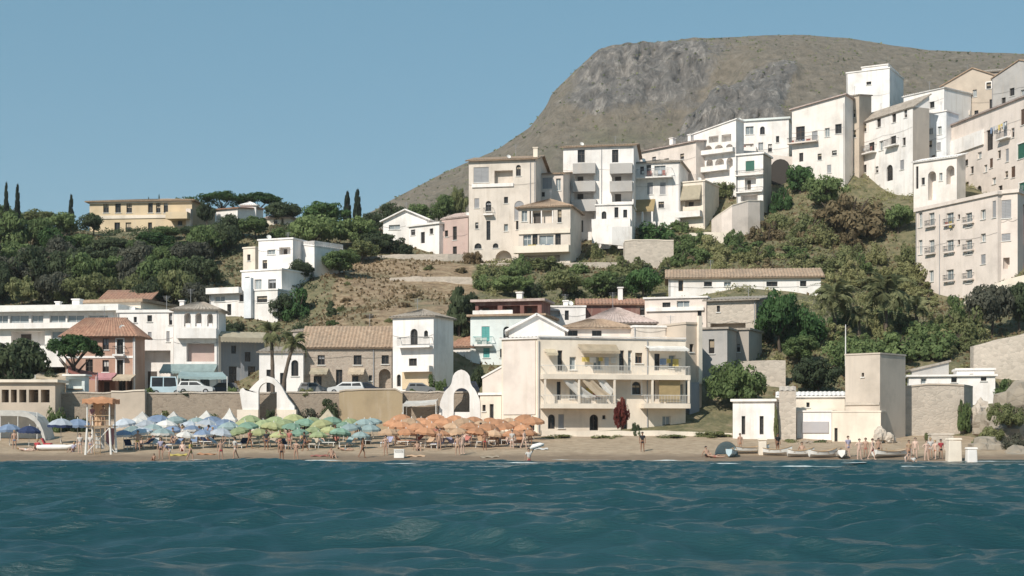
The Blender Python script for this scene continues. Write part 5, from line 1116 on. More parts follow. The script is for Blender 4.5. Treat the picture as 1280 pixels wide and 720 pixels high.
# ------------------------------------------------------------------ plants
def unit_dirs(n, rng):
    v = rng.normal(size=(n, 3)); return v / np.linalg.norm(v, axis=1, keepdims=True)
def leaf_quads(C, N, S, rng, asp=0.6):
    n = len(C); r = unit_dirs(n, rng)
    a = np.cross(N, r); a /= np.maximum(np.linalg.norm(a, axis=1, keepdims=True), 1e-6); b = np.cross(N, a)
    S = S[:, None]
    V = np.stack([C - a * S * asp * 0.5, C - b * S * 0.5, C + a * S * asp * 0.5, C + b * S * 0.5], 1).reshape(-1, 3)
    return V, np.arange(4 * n).reshape(n, 4)
def crown_mesh(kind, seed):
    """foliage in a unit space: half-width 1, height 1 from z 0"""
    rng = np.random.default_rng(seed); Cs, Ns, Ss = [], [], []
    def clump(c, r, n, ls, flat=1.0):
        d = unit_dirs(n, rng); rad = rng.uniform(0.35, 1.0, n) ** 0.5
        p = c + d * (rad * r)[:, None] * np.array([1, 1, flat]); nn = d + rng.normal(size=(n, 3)) * 0.36 + np.array([0, 0, 0.25])
        Cs.append(p); Ns.append(nn / np.linalg.norm(nn, axis=1, keepdims=True)); Ss.append(ls * rng.uniform(0.6, 1.4, n))
    if kind == "round":
        for _ in range(46):
            d = unit_dirs(1, rng)[0]; k = rng.uniform(0.35, 0.82)
            c = np.array([d[0] * k, d[1] * k, 0.5 + d[2] * k * 0.46]); clump(c, rng.uniform(0.16, 0.34), 120, 0.10, 0.55)
    elif kind == "pine":
        for _ in range(44):
            a = rng.uniform(0, 6.283); k = math.sqrt(rng.uniform(0, 1)) * 0.82
            c = np.array([k * math.cos(a), k * math.sin(a), 0.42 + 0.40 * (1 - k * k) + rng.uniform(-0.16, 0.08)]); clump(c, rng.uniform(0.16, 0.28), 125, 0.085, 0.62)
    elif kind == "cypress":
        for _ in range(60):
            z = rng.uniform(0.0, 0.98); w = (0.55 + 0.45 * min(1, z * 5)) * (1 - max(0, z - 0.35) / 0.65) ** 0.7 * 0.8; a = rng.uniform(0, 6.283)
            clump(np.array([w * math.cos(a) * 0.75, w * math.sin(a) * 0.75, z]), 0.30, 70, 0.16, 0.22)
    elif kind == "bush":
        for _ in range(40):
            d = unit_dirs(1, rng)[0]; k = rng.uniform(0.3, 0.85); c = np.array([d[0] * k, d[1] * k, abs(d[2]) * k * 0.85 + 0.02]); clump(c, rng.uniform(0.14, 0.32), 105, 0.12, 0.8)
    elif kind == "loose":
        for _ in range(30):
            d = unit_dirs(1, rng)[0]; k = rng.uniform(0.2, 0.95); c = np.array([d[0] * k, d[1] * k, abs(d[2]) * k * 0.8 + 0.05]); clump(c, rng.uniform(0.10, 0.26), 80, 0.13, 0.8)
    C, N, S = np.concatenate(Cs), np.concatenate(Ns), np.concatenate(Ss)
    V, Q = leaf_quads(C, N, S, rng); me = np_mesh("foliage", V, Q, None); return me
CROWN = {k: [crown_mesh(k, 40 + 7 * i + len(k)) for i in range(n)] for k, n in dict(round=5, pine=3, cypress=2, bush=5, loose=4).items()}
def trunk_mesh(kind, seed):
    rng = random.Random(seed); mb = MB()
    if kind == "cypress": mb.tube([(0, 0, -0.06), (0, 0, 0.7)], [0.12, 0.03], 6)
    elif kind in ("bush", "loose"):
        for _ in range(5):
            a = rng.uniform(0, 6.28); mb.tube([(0.05 * math.cos(a), 0.05 * math.sin(a), -0.15), (0.3 * math.cos(a), 0.3 * math.sin(a), 0.35), (0.6 * math.cos(a), 0.6 * math.sin(a), 0.65)], [0.05, 0.03, 0.012], 5)
    else:
        top = 0.62; l1 = (rng.uniform(-.07, .07), rng.uniform(-.07, .07)); mb.tube([(0, 0, -0.08), (l1[0], l1[1], 0.25), (-l1[0] * 0.5, l1[1], 0.48), (0, 0, top)], [0.075, 0.055, 0.045, 0.03], 8)
        for _ in range(7):
            a = rng.uniform(0, 6.28); k = rng.uniform(0.45, 0.75); z0 = rng.uniform(0.3, 0.5); mb.tube([(0, 0, z0), (0.5 * k * math.cos(a), 0.5 * k * math.sin(a), z0 + 0.16), (k * math.cos(a), k * math.sin(a), z0 + 0.30)], [0.035, 0.022, 0.01], 5)
    return mb.mesh("trunk", None)
TRUNK = {k: [trunk_mesh(k, i) for i in range(3)] for k in CROWN}
def plant(name, label, cat, kind, x, y, z, w, h, mat, group=None, cb=None, bark="bark"):
    """w: full crown width, h: full height, cb: share of the height that is bare trunk"""
    cb = {"round": 0.16, "pine": 0.42, "cypress": 0.04, "bush": 0.0, "loose": 0.0}[kind] if cb is None else cb
    root = empty(name, (x, y, z - 0.12), label, cat, group)
    t_ = link("trunk", random.choice(TRUNK[kind]), root)
    c = link("foliage" if kind in ("bush", "loose") else "crown", random.choice(CROWN[kind]), root)
    tw = w * 0.5 if kind not in ("round", "pine") else min(w * 0.42, h * 0.5)
    t_.scale = (tw, tw, h); c.scale = (w / 2, w / 2 * random.uniform(0.85, 1.0), h * (1 - cb)); c.location = (0, 0, h * cb); c.rotation_euler = (0, 0, random.uniform(0, 6.28))
    for o, m in ((t_, bark), (c, mat)):
        if not len(o.data.materials): o.data.materials.append(None)
        o.material_slots[0].link = 'OBJECT'; o.material_slots[0].material = MATS[m]
    return root
def tree_px(name, label, cat, kind, px, py, wpx, hpx, mat, group=None, Y=None, cb=None):
    if Y is None: x, y, z = hit(px, py)
    else: x, y = wx(px, Y), Y; z = min(wz(py, Y), hz1(x, y) if Y > 153 else 99)
    h = wz(py - hpx, y) - z if Y is not None else hpx * y / FPX
    return plant(name, label, cat, kind, x, y, z, wpx * y / FPX, h, mat, group, cb)

# cypresses and hilltop pines on the skyline
for px, py, w, h, lab in ((8, 270, 9, 40, "tall slim dark cypress at the left edge of the hilltop"), (22, 270, 10, 38, "tall dark cypress standing close to the right of the leftmost cypress"), (89, 270, 10, 26, "single short cypress on the hilltop left of the yellow palazzo"),
                          (434, 284, 14, 44, "dark cypress on the skyline right of the rounded tree tops"), (447, 284, 15, 46, "dark cypress just right of its twin on the middle of the skyline"), (186, 262, 5, 14, "tiny cypress tip behind the palazzo roof"), (199, 262, 5, 17, "cypress tip rising behind the right half of the palazzo roof")):
    tree_px("cypress", lab, "cypress tree", "cypress", px, py, w, h, "l_cyp", None, 282 if "behind" in lab else 258)
for px, py, w, h, k, m, lab in ((236, 284, 42, 44, "round", "l_pine", "bright green rounded tree hiding the right end of the yellow palazzo"), (278, 278, 76, 40, "pine", "l_pine", "broad umbrella pine over the small white hilltop house"), (324, 280, 70, 40, "pine", "l_pine", "flat crowned umbrella pine right of the little white pavilion"), (258, 286, 30, 36, "round", "l_dark", "dark tree between the palazzo and the white hilltop house"),
                                (352, 282, 52, 34, "round", "l_dark", "dark rounded tree top on the skyline behind the cream hilltop house"), (408, 290, 66, 40, "round", "l_pine", "wide green rounded tree on the skyline left of the two cypresses"), (392, 318, 76, 56, "round", "l_mid", "big olive green round tree above the stepped white house"), (466, 290, 34, 26, "round", "l_dark", "dark tree on the skyline right of the two cypresses"), (448, 312, 60, 44, "round", "l_mid", "bushy tree right of the big olive green round tree"),
                                (490, 292, 44, 40, "round", "l_dark", "dark tree behind the white gabled villa on its left"), (524, 290, 50, 40, "round", "l_mid", "green tree behind the roof of the white gabled villa"), (556, 284, 44, 46, "round", "l_mid", "green tree behind the dusty pink house"), (574, 290, 30, 60, "round", "l_olive", "taller olive tree touching the left side of the tall cream house"),
                                (500, 318, 40, 26, "bush", "l_dark", "dark bush in front of the white gabled villa"), (470, 318, 56, 30, "round", "l_dark", "dark spreading tree left below the white gabled villa"), (116, 296, 40, 34, "round", "l_dark", "dark tree in front of the left end of the yellow palazzo"), (206, 300, 40, 20, "round", "l_mid", "green tree below the right windows of the yellow palazzo"), (246, 300, 44, 22, "round", "l_dark", "dark tree below the terrace at the right end of the yellow palazzo"),
                                (320, 300, 46, 34, "round", "l_mid", "green tree between the cream hilltop house and the stepped white house"), (290, 300, 50, 34, "round", "l_dark", "dark tree below the white hilltop house"), (352, 298, 34, 20, "bush", "l_mid", "low green bush below the cream hilltop house")):
    tree_px("tree" if k != "bush" else "bush", lab, "tree" if k != "bush" else "bush", k, px, py, w, h, m)
ORDS = ("first second third fourth fifth sixth seventh eighth ninth tenth eleventh twelfth thirteenth fourteenth fifteenth sixteenth seventeenth eighteenth nineteenth twentieth").split()
ORDS += ["twenty " + o for o in ORDS[:9]] + ["thirtieth"]
TONE = dict(l_dark="dark green", l_mid="mid green", l_olive="olive", l_grey="greyish", l_brown="brownish", l_dry="straw coloured", l_fresh="fresh green", l_scrub="pale olive")
# the dense wood on the left slope: single trees in ragged rows
for py, sp, mats, lab, grp in ((292, 34, ("l_olive", "l_mid", "l_dark"), "in the topmost row of the left wood", "trees along the top of the left wood"), (318, 33, ("l_dark", "l_mid", "l_pine"), "in the upper wood below the yellow palazzo", "trees in the upper middle of the left wood"),
                          (342, 33, ("l_dark", "l_grey", "l_mid"), "halfway down the left wood", "trees halfway down the left wood"), (364, 32, ("l_grey", "l_dark", "l_mid"), "low in the left wood above the villa", "trees low in the left wood"), (384, 33, ("l_grey", "l_olive", "l_dark"), "at the foot of the wood behind the villa", "trees at the foot of the left wood")):
    px = -60 + random.uniform(0, 20); found = []
    while px < 300:
        q = px + random.uniform(-8, 8); pp = py + random.uniform(-7, 7)
        if not (py < 300 and 108 < q < 300) and not (py > 335 and q > 268) and not (py < 310 and q > 285): found.append((q, pp))
        px += sp * random.uniform(0.75, 1.15)
    for i, (q, pp) in enumerate(sorted(found)):
        m = random.choice(mats); k = random.uniform(40, 58)
        if py == 318 and 95 < q < 255: k = random.uniform(24, 32)
        if py == 342 and 95 < q < 255: k = random.uniform(34, 46)
        if py < 300: k *= 0.62
        tree_px("tree", "%s tree, %s from the left %s" % ("pine green" if m == "l_pine" else TONE[m], ORDS[i], lab), "tree", "round", q, pp, random.uniform(48, 70), k, m, grp, None, 0.04)
for px, py, w, h, k, m, lab in ((372, 396, 56, 44, "bush", "l_fresh", "fresh green bush right of the stepped white house"), (352, 404, 40, 40, "round", "l_dark", "dark green tree at the right foot of the stepped white house"), (376, 352, 44, 30, "round", "l_dark", "dark tree between the stepped white house and the tiny white shed"), (425, 345, 64, 36, "round", "l_mid", "spreading tree on the slope right of the tiny white shed"), (452, 330, 50, 34, "round", "l_olive", "olive tree above the bare brown slope near its upper wall"),
                                (414, 396, 16, 20, "cypress", "l_dark", "small square clipped tree alone on the bare brown slope"), (416, 406, 22, 9, "bush", "l_mid", "round low shrub below the clipped tree on the bare slope"), (574, 420, 40, 60, "cypress", "l_dark", "tall dark tree behind the brown roofed wing"), (588, 405, 26, 44, "round", "l_dark", "dark tree squeezed left of the red loggia"), (292, 418, 40, 24, "bush", "l_dark", "dark shrub above the grey blue house front"), (268, 400, 18, 18, "bush", "l_mid", "small shrub behind the white corner house roof"),
                                (640, 372, 56, 30, "round", "l_mid", "green tree above the red loggia roof"), (705, 376, 66, 44, "round", "l_olive", "olive green tree in the middle below the long terrace wall"), (668, 372, 40, 26, "bush", "l_dark", "dark shrub above the white terrace house"), (752, 374, 56, 38, "round", "l_mid", "green tree left of the brighter tree over the pink roofed house"), (803, 374, 64, 46, "round", "l_fresh", "bright green round tree below the stone bastion wall"), (775, 372, 40, 30, "round", "l_dark", "dark tree between the two green trees over the pink roofed house"),
                                (832, 342, 26, 26, "bush", "l_olive", "olive shrub at the right end of the stone bastion wall"), (818, 300, 60, 30, "bush", "l_fresh", "bright green bush under the ochre awning"), (848, 290, 34, 20, "bush", "l_mid", "green shrub under the cream extension of the grey balcony house"), (745, 322, 26, 24, "bush", "l_olive", "shrub on the terrace below the white curved wall"), (768, 318, 18, 22, "loose", "l_olive", "thin shrub left of the stone bastion"), (610, 352, 50, 30, "bush", "l_olive", "olive bush at the foot of the tall cream house"), (590, 330, 34, 22, "bush", "l_dry", "dry bush left below the tall cream house"), (640, 345, 44, 20, "bush", "l_mid", "green bush below the arch of the tall cream house"),
                                (858, 225, 30, 40, "bush", "l_mid", "green shrub wedged between the grey balcony house and the arcaded house"), (905, 245, 40, 26, "bush", "l_olive", "olive shrub behind the curved ramp left of the green windowed house"), (1176, 250, 22, 46, "round", "l_mid", "tall green climbing shrub before the arched terrace house"), (1000, 245, 44, 42, "round", "l_fresh", "fresh green tree below the cream town house"), (1032, 262, 60, 46, "round", "l_mid", "green tree below the left corner of the high white house"), (978, 262, 34, 36, "bush", "l_fresh", "green bush under the dark tunnel mouth"),
                                (1060, 292, 110, 62, "bush", "l_brown", "wide russet brown shrub on the slope below the high white house"), (1008, 300, 60, 40, "bush", "l_olive", "olive shrub left of the wide russet shrub"), (1122, 292, 46, 44, "round", "l_mid", "green tree left above the large pink house"), (1135, 330, 36, 34, "bush", "l_olive", "olive bush touching the left corner of the large pink house"), (960, 300, 50, 30, "loose", "l_brown", "brown shrub right of the curved ramp")):
    tree_px({"bush": "bush", "loose": "shrub", "cypress": "tree"}.get(k, "tree"), lab, {"bush": "bush", "loose": "shrub", "cypress": "tree"}.get(k, "tree"), k, px, py, w, h, m)
# scrub on the dry slope under the old town
rr = random.Random(3)
for (x0, x1, y0, y1, n, mats, lab, grp) in ((845, 960, 300, 338, 16, ("l_mid", "l_mid", "l_scrub"), "below the curved ramp", "shrubs below the curved ramp"), (955, 1070, 285, 345, 18, ("l_scrub", "l_brown", "l_olive", "l_mid"), "above the long white house", "shrubs on the dry slope"),
                                            (1035, 1150, 320, 395, 24, ("l_scrub", "l_mid", "l_scrub", "l_olive"), "left of the large pink house", "shrubs left of the large pink house"), (1040, 1215, 405, 450, 26, ("l_mid", "l_olive", "l_scrub"), "on the slope behind the watch tower", "shrubs behind the watch tower"),
                                            (400, 590, 335, 412, 20, ("l_olive", "l_dry", "l_brown"), "on the bare brown slope", "dry tufts on the bare slope"), (600, 850, 335, 372, 20, ("l_mid", "l_olive", "l_dark"), "below the long terrace wall", "shrubs below the long terrace wall")):
    for i, q in enumerate(sorted(rr.uniform(x0, x1) for _ in range(n))):
        k = rr.choice(("bush", "bush", "loose")); s_ = 0.42 if "brown slope" in lab else 1.25; m = rr.choice(mats)
        tree_px("shrub", "%s shrub, %s from left of those %s" % (TONE[m], ORDS[i], lab), "shrub", k, q, rr.uniform(y0, y1), rr.uniform(26, 48) * s_, rr.uniform(14, 26) * s_, m, grp)
# big trees by the beach on the right, and pines on the street
for px, py, w, h, k, m, Y, lab in ((920, 518, 86, 70, "round", "l_mid", 152, "large round green tree behind the white bath house"), (975, 442, 70, 84, "round", "l_fresh", 168, "tall bright green tree right of the old stone house"), (1005, 450, 70, 72, "round", "l_fresh", 169, "tall bright green tree left of the three hillside palms"), (952, 440, 46, 60, "round", "l_dark", 172, "dark green tree close to the stone house side wall"),
                                   (1022, 494, 80, 52, "round", "l_dark", 154, "dark green tree between the garden wall and the watch tower"), (1060, 470, 70, 52, "round", "l_mid", 160, "green rounded shrub tree behind the watch tower flag pole"), (1000, 455, 60, 40, "round", "l_mid", 163, "green rounded tree above the garden wall"), (1110, 448, 90, 44, "bush", "l_mid", 165, "broad green bush on the slope above the tower right edge"), (1165, 444, 80, 46, "bush", "l_mid", 166, "broad green bush above the white vaulted house"),
                                   (1205, 424, 66, 52, "bush", "l_olive", 172, "olive bush below the pale sloping wall"), (1240, 408, 70, 62, "round", "l_grey", 174, "dark greyish tree below the pale sloping wall at the right edge"), (1275, 405, 60, 58, "round", "l_dark", 176, "dark tree cut by the right edge under the red house"), (1195, 400, 40, 40, "bush", "l_mid", 182, "green bush at the foot of the large pink house"),
                                   (18, 488, 110, 76, "round", "l_dark", 160, "dark broad crowned tree at the left edge above the gallery"), (-40, 490, 90, 72, "round", "l_dark", 162, "dark tree partly outside the left edge"), (92, 490, 80, 74, "pine", "l_pine", 160, "bright green umbrella pine leaning in front of the pink house"),
                                   (22, 477, 60, 32, "bush", "l_dark", 157.5, "dark bush added as tree shade above the left half of the beige gallery"), (62, 475, 40, 24, "bush", "l_dark", 158.5, "dark bush added as shade between the broad crowned tree and the umbrella pine"), (412, 520, 32, 28, "bush", "l_dark", 150.6, "dark green bush at the quay left of the ochre wall"), (70, 542, 36, 44, "bush", "l_mid", 149, "green bush between the gallery and the lookout tower"), (98, 545, 40, 34, "bush", "l_dark", 149.4, "dark bush behind the blue umbrellas left of the lookout tower"), (598, 494, 26, 40, "round", "l_dark", 156, "dark shrub between the narrow arch and the big cream building"), (552, 492, 22, 26, "bush", "l_mid", 155.5, "green potted shrub before the brown roofed wing"), (540, 480, 20, 20, "bush", "l_mid", 160, "green shrub under the white street house balcony"),  # two dark bushes above the gallery added to fill in shade under the trees
                                   (776, 545, 26, 56, "round", "l_red", 143.4, "red brown bougainvillea climbing the front of the big cream building"), (795, 545, 17, 24, "bush", "l_dark", 143.2, "round dark green shrub beside the bougainvillea"), (338, 521, 16, 14, "bush", "l_dark", 149.2, "small dark bush inside the bell shaped arch"), (186, 492, 16, 12, "bush", "l_mid", 152.4, "bush on top of the quay wall left of the pale blue white van"), (232, 493, 26, 8, "bush", "l_dark", 152.3, "low bush on the quay wall before the white car"), (290, 493, 20, 14, "bush", "l_mid", 152.4, "bush on the quay wall left of the bell shaped arch"), (383, 493, 24, 12, "bush", "l_olive", 152.4, "olive bush on the quay wall right of the bell shaped arch"), (515, 493, 22, 10, "bush", "l_mid", 152.4, "bush on the quay wall above the white tarpaulin"), (205, 534, 40, 26, "bush", "l_olive", 150.9, "olive bush at the foot of the brown quay wall, left one"), (262, 534, 46, 22, "bush", "l_mid", 150.9, "green bush at the foot of the brown quay wall, right one"), (385, 534, 44, 30, "bush", "l_grey", 150.8, "greyish bush at the quay foot between the arch and the dark bush"), (1206, 532, 22, 44, "bush", "l_mid", 142.8, "green creeper hanging on the stone terrace wall right of the tower"), (1150, 470, 60, 14, "bush", "l_olive", 158, "low olive bush behind the white vaulted house"), (953, 549, 10, 40, "cypress", "l_olive", 139.6, "narrow climbing plant between bath house and ruined pillar")):
    if "narrow climbing" in lab: px, py, w, h, Y = 970, 546, 8, 38, 139.0
    tree_px({"bush": "bush"}.get(k, "pine_tree" if k == "pine" else "tree"), lab, {"bush": "bush", "pine": "pine tree"}.get(k, "tree"), k, px, py, w, h, m, None, Y)

# palms
def frond_mesh(seed):
    rng = random.Random(seed); mb = MB(); n = 14; P = []
    for i in range(n + 1):
        f = i / n; P.append(Vector((f * 0.92 - 0.06 * f * f, 0, 0.30 * math.sin(f * 2.3) - 0.50 * f * f)))
    mb.tube(P, [0.014 * (1 - 0.8 * i / n) for i in range(n + 1)], 4)
    for i in range(2, n + 1):
        for j in (0, 0.5):
            f = (i - j) / n; p = P[i].lerp(P[i - 1], j); L = 0.30 * math.sin(min(1, f * 1.15 + 0.12) * math.pi) ** 0.6 + 0.04
            for sgn in (-1, 1):
                tip = p + Vector((L * 0.55, sgn * L * 0.75, -L * rng.uniform(0.25, 0.6))); a = p + Vector((0.035, 0, 0.0)); mb.poly(p, p + Vector((0.06, 0, 0)), tip + Vector((0.02, 0, 0)), tip)
    return mb.mesh("frond", None)
FROND = [frond_mesh(i) for i in range(3)]
def palm(label, px, pyb, pyt, Y, rpx, lean=0.0, nf=22, group=None):
    
    if Y > 170: x, Y, z = hit(px, pyb); z -= 0.2
    else: x = wx(px, Y); z = wz(pyb, Y)
    H = wz(pyt, Y) - z; r = rpx * Y / FPX
    root = empty("palm_tree", (x, Y, z), label, "palm tree", group); n = 9; pts = [(lean * (i / n) ** 2, 0.15 * math.sin(i / n * 3), H * i / n - (0.4 if i == 0 else 0)) for i in range(n + 1)]
    mb = MB(); mb.tube(pts, [0.24 * (1 - 0.35 * i / n) + (0.03 if i % 2 else 0) for i in range(n + 1)], 9); link("trunk", mb.mesh("trunk", "palmbark"), root)
    mb = MB(); mb.lathe([(0.18, -0.5), (0.30, -0.25), (0.26, 0.05), (0.08, 0.25), (0, 0.28)], 9, (lean, pts[-1][1], H)); link("crownshaft", mb.mesh("crownshaft", "palmbark"), root)
    rng = random.Random(px)
    for i in range(nf):
        o = link("frond", FROND[i % 3], root); el = rng.uniform(-0.95, 1.0); o.location = (lean, pts[-1][1], H + 0.05); o.rotation_euler = (rng.uniform(-.3, .3), -el, i * 2.4 + rng.uniform(-.2, .2)); o.scale = (r, r * 0.8, r)
        if not len(o.data.materials): o.data.materials.append(MATS["l_palm"])
    return root
palm("taller left palm of the two over the bell shaped arch", 341, 506, 416, 156, 24, -0.2)
palm("right palm of the two over the arch with a curved dark trunk", 352, 512, 430, 155, 25, 1.3)
palm("shaggy palm on the slope left of the watch tower, leftmost of three", 1044, 424, 372, 176, 36, 0.0, 34)
palm("shaggy palm in the middle of the green slope below the pink house", 1108, 424, 366, 180, 42, 0.0, 38)
palm("small palm between the two larger hillside palms", 1074, 424, 394, 177, 22)
palm("palm right of the hillside palms below the large pink house", 1146, 416, 384, 184, 24)

# dry grass and weeds over the hillside
rng = np.random.default_rng(2); n = 60000
gxx = rng.uniform(-95, 120, n); gyy = rng.uniform(155, 285, n)
keep = (gyy > 172) | (gxx > 22); gxx, gyy = gxx[keep], gyy[keep]; keep = fbm(gxx, gyy, 0.09, 4, 12) > -0.15; gxx, gyy = gxx[keep], gyy[keep]
gzz = hill_h(gxx, gyy); n = len(gxx); C = np.stack([gxx, gyy, gzz + 0.12], -1); N = unit_dirs(n, rng); N[:, 2] *= 0.4; N /= np.linalg.norm(N, axis=1, keepdims=True)
V, Q = leaf_quads(C, N, rng.uniform(0.2, 0.65, n), rng, 0.8)
tag(link("dry_grass", np_mesh("dry_grass", V, Q, "l_dry")), kind="stuff")

# undergrowth that closes the gaps between trees and shrubs
def undergrowth(name, zone, n, mat, size, seed):
    rng = np.random.default_rng(seed); px, py_, = rng.uniform(-100, 1380, n * 6), None
    yy = rng.uniform(156, 285, n * 6); xx = (px - 640) * yy / FPX; k = zone(px, yy) & (fbm(xx, yy, 0.12, 3, seed) > -0.25) & (bare_mask(xx, yy) < 0.3)
    xx, yy = xx[k][:n], yy[k][:n]; zz = hill_h(xx, yy); m = 34; N_ = len(xx)
    C = np.repeat(np.stack([xx, yy, zz], -1), m, 0); R_ = np.repeat(rng.uniform(0.5, 1.2, N_) * size, m); d = unit_dirs(len(C), rng); d[:, 2] = np.abs(d[:, 2])
    C = C + d * (R_ * rng.uniform(0.4, 1, len(C)))[:, None]; N = d + rng.normal(size=d.shape) * 0.5; N /= np.linalg.norm(N, axis=1, keepdims=True)
    V, Q = leaf_quads(C, N, R_ * 0.32 * rng.uniform(0.6, 1.4, len(C)), rng); tag(link(name, np_mesh(name, V, Q, mat)), kind="stuff")
undergrowth("undergrowth", lambda p, y: (p < 400) & (y > 186), 1700, "l_dark", 1.0, 31)
undergrowth("undergrowth", lambda p, y: (p > 600) & (p < 1240) & (y > 158) & ((p > 850) | (y > 186)), 2300, "l_scrub", 0.8, 32)
undergrowth("undergrowth", lambda p, y: (p > 600) & (p < 1280) & (y > 158) & ((p > 850) | (y > 186)), 1300, "l_olive", 0.8, 33)

# low scrub dotted over the mountain side
rng = np.random.default_rng(77); n = 2600; xi = rng.integers(40, len(mx) - 60, n); yi = rng.integers(60, np.searchsorted(my, 992), n)
P3 = V_MTN.reshape(len(my), len(mx), 3)[yi, xi] + rng.uniform(-1, 1, (n, 3)) * np.array([1.2, 1.0, 0.1]); m = 3
C = np.repeat(P3, m, 0) + rng.normal(size=(n * m, 3)) * np.array([0.7, 0.7, 0.25]) + np.array([0, 0, 0.3]); N = unit_dirs(n * m, rng); N[:, 1] -= 0.6; N /= np.linalg.norm(N, axis=1, keepdims=True)
V, Q = leaf_quads(C, N, rng.uniform(0.6, 1.9, n * m), rng, 0.9); tag(link("mountain_scrub", np_mesh("mountain_scrub", V, Q, "l_olive")), kind="stuff")

# ------------------------------------------------------------------ beach furniture
ORD = "first second third fourth fifth sixth seventh eighth ninth tenth eleventh twelfth".split()
def obj_mat(o, m):
    if not len(o.data.materials): o.data.materials.append(None)
    o.material_slots[0].link = 'OBJECT'; o.material_slots[0].material = MATS[m]
def canopy_mesh(seed, r=1.25, n=8, droop=0.16):
    rng = random.Random(seed); mb = MB(); rings = []
    prof = [(0.0, 0.55), (0.3, 0.49), (0.65, 0.31), (1.0, 0.0)]
    for f, z in prof:
        ring = []
        for a in range(n * 2):
            th = math.pi * a / n; sag = 1.0 if a % 2 == 0 else 0.93; ring.append((r * f * sag * math.cos(th), r * f * sag * math.sin(th), z - (0.05 if a % 2 else 0) * f))
        rings.append(ring)
    m = n * 2
    for r0, r1 in zip(rings, rings[1:]):
        for a in range(m): mb.poly(r0[a], r1[a], r1[(a + 1) % m], r0[(a + 1) % m])
    return mb.mesh("canopy", None)
def valance_mesh(r=1.25, n=8):
    mb = MB(); m = n * 2
    for a in range(m):
        def q(i, z, k=1.0): th = math.pi * i / n; s = 1.0 if i % 2 == 0 else 0.93; zz = -0.05 if i % 2 else 0; return (r * s * k * math.cos(th), r * s * k * math.sin(th), zz + z)
        A_, B_ = q(a, 0), q(a + 1, 0); C1, D1 = q(a + 1, -0.20, 1.01), q(a, -0.20, 1.01); mid = ((C1[0] + D1[0]) / 2, (C1[1] + D1[1]) / 2, min(C1[2], D1[2]) - 0.05); mb.poly(A_, B_, C1, mid, D1)
    return mb.mesh("valance", None)
CAN = [canopy_mesh(i) for i in range(2)]; VAL = valance_mesh()
_m = MB(); _m.tube([(0, 0, -0.3), (0, 0, 2.32)], 0.028, 7); POLE_M = _m.mesh("pole", "frame_white")
_m = MB(); _m.lathe([(0.0, 0.14), (0.035, 0.1), (0.045, 0.03), (0.02, 0.0)], 8, (0, 0, 2.28)); FIN_M = _m.mesh("finial", "frame_white")
_m = MB()
for a in range(8): _m.tube([(0, 0, 2.27), (1.2 * math.cos(a * math.pi / 4), 1.2 * math.sin(a * math.pi / 4), 1.69)], 0.012, 4)
RIB_M = _m.mesh("ribs", "frame_white")
def umbrella(label, px, py, mat, group, s=1.0, val=None, tilt=0.0):
    x, y, z = bhit(px, py); root = empty("beach_umbrella", (x, y, z), label, "beach umbrella", group, random.uniform(0, 0.7)); root.rotation_euler = (random.uniform(-.05, .05), tilt + random.uniform(-.05, .05), random.uniform(0, .7)); root.scale = (s, s, s)
    link("pole", POLE_M, root); link("finial", FIN_M, root); link("rib_frame", RIB_M, root)
    c = link("canopy", random.choice(CAN), root); c.location = (0, 0, 1.70); obj_mat(c, mat)
    v = link("valance", VAL, c); obj_mat(v, val or mat)
    return root
rb = random.Random(4)
for row, (py, sh, us) in enumerate(((560.5, 0, 0.86), (555.5, 13, 0.93), (551, 5, 1.0), (546.5, 16, 1.0))):
    where = ("front", "second", "third", "back")[row]
    xs = [x for x in range(156 + sh, 292, 24)]
    for i, px in enumerate(xs):
        m = rb.choice(("c_blue", "c_blue", "c_pale", "c_pale", "c_teal", "c_white")); nm = {"c_white": "white","c_blue": "blue", "c_pale": "pale blue", "c_teal": "faded blue green"}[m]
        umbrella("%s beach umbrella, %s from left in the %s row, blue section" % (nm, ORD[i], where), px + rb.uniform(-3, 3), py + rb.uniform(-1, 1), m, "blue beach umbrellas", us * rb.uniform(0.80, 1.02), "c_white" if rb.random() < 0.35 else None, rb.choice((0, 0, 0.16, -0.14, -0.22)))
    xs = [x for x in range(300 + sh, 474, 25)]
    for i, px in enumerate(xs):
        m = rb.choice(("c_green", "c_lime", "c_green", "c_jade") if px < 430 else ("c_jade", "c_green", "c_teal")); nm = {"c_green": "soft green", "c_lime": "yellow green", "c_jade": "jade green", "c_teal": "faded blue green"}[m]
        umbrella("%s beach umbrella, %s from left in the %s row, green section" % (nm, ORD[i], where), px + rb.uniform(-3, 3), py + rb.uniform(-1, 1), m, "green beach umbrellas", us * rb.uniform(0.80, 1.02), None, rb.choice((0, 0, 0.16, -0.14, -0.22)))
    xs = [x for x in range(486 + sh, 668, 22)]
    for i, px in enumerate(xs):
        m = rb.choice(("c_orange", "c_orange", "c_peach")); nm = {"c_orange": "orange", "c_peach": "peach orange"}[m]
        umbrella("%s beach umbrella, %s from left in the %s row, orange section" % (nm, ORD[i], where), px + rb.uniform(-2, 2), py + rb.uniform(-1, 1), m, "orange beach umbrellas", us * rb.uniform(0.80, 1.0), None, rb.choice((0, 0, 0.12, -0.1)))
umbrella("light blue beach umbrella with navy edge, alone beside the white beach tent", 76, 553, "c_pale", None, 1.05, "c_navy"); umbrella("blue beach umbrella between the white tent umbrella and the lookout tower", 97, 552, "c_blue", None, 1.0)
umbrella("blue beach umbrella standing inside the left part of the white beach tent", 12, 556, "c_blue", None, 0.9); umbrella("navy beach umbrella in front of the right side of the white beach tent", 36, 557, "c_navy", None, 0.85)

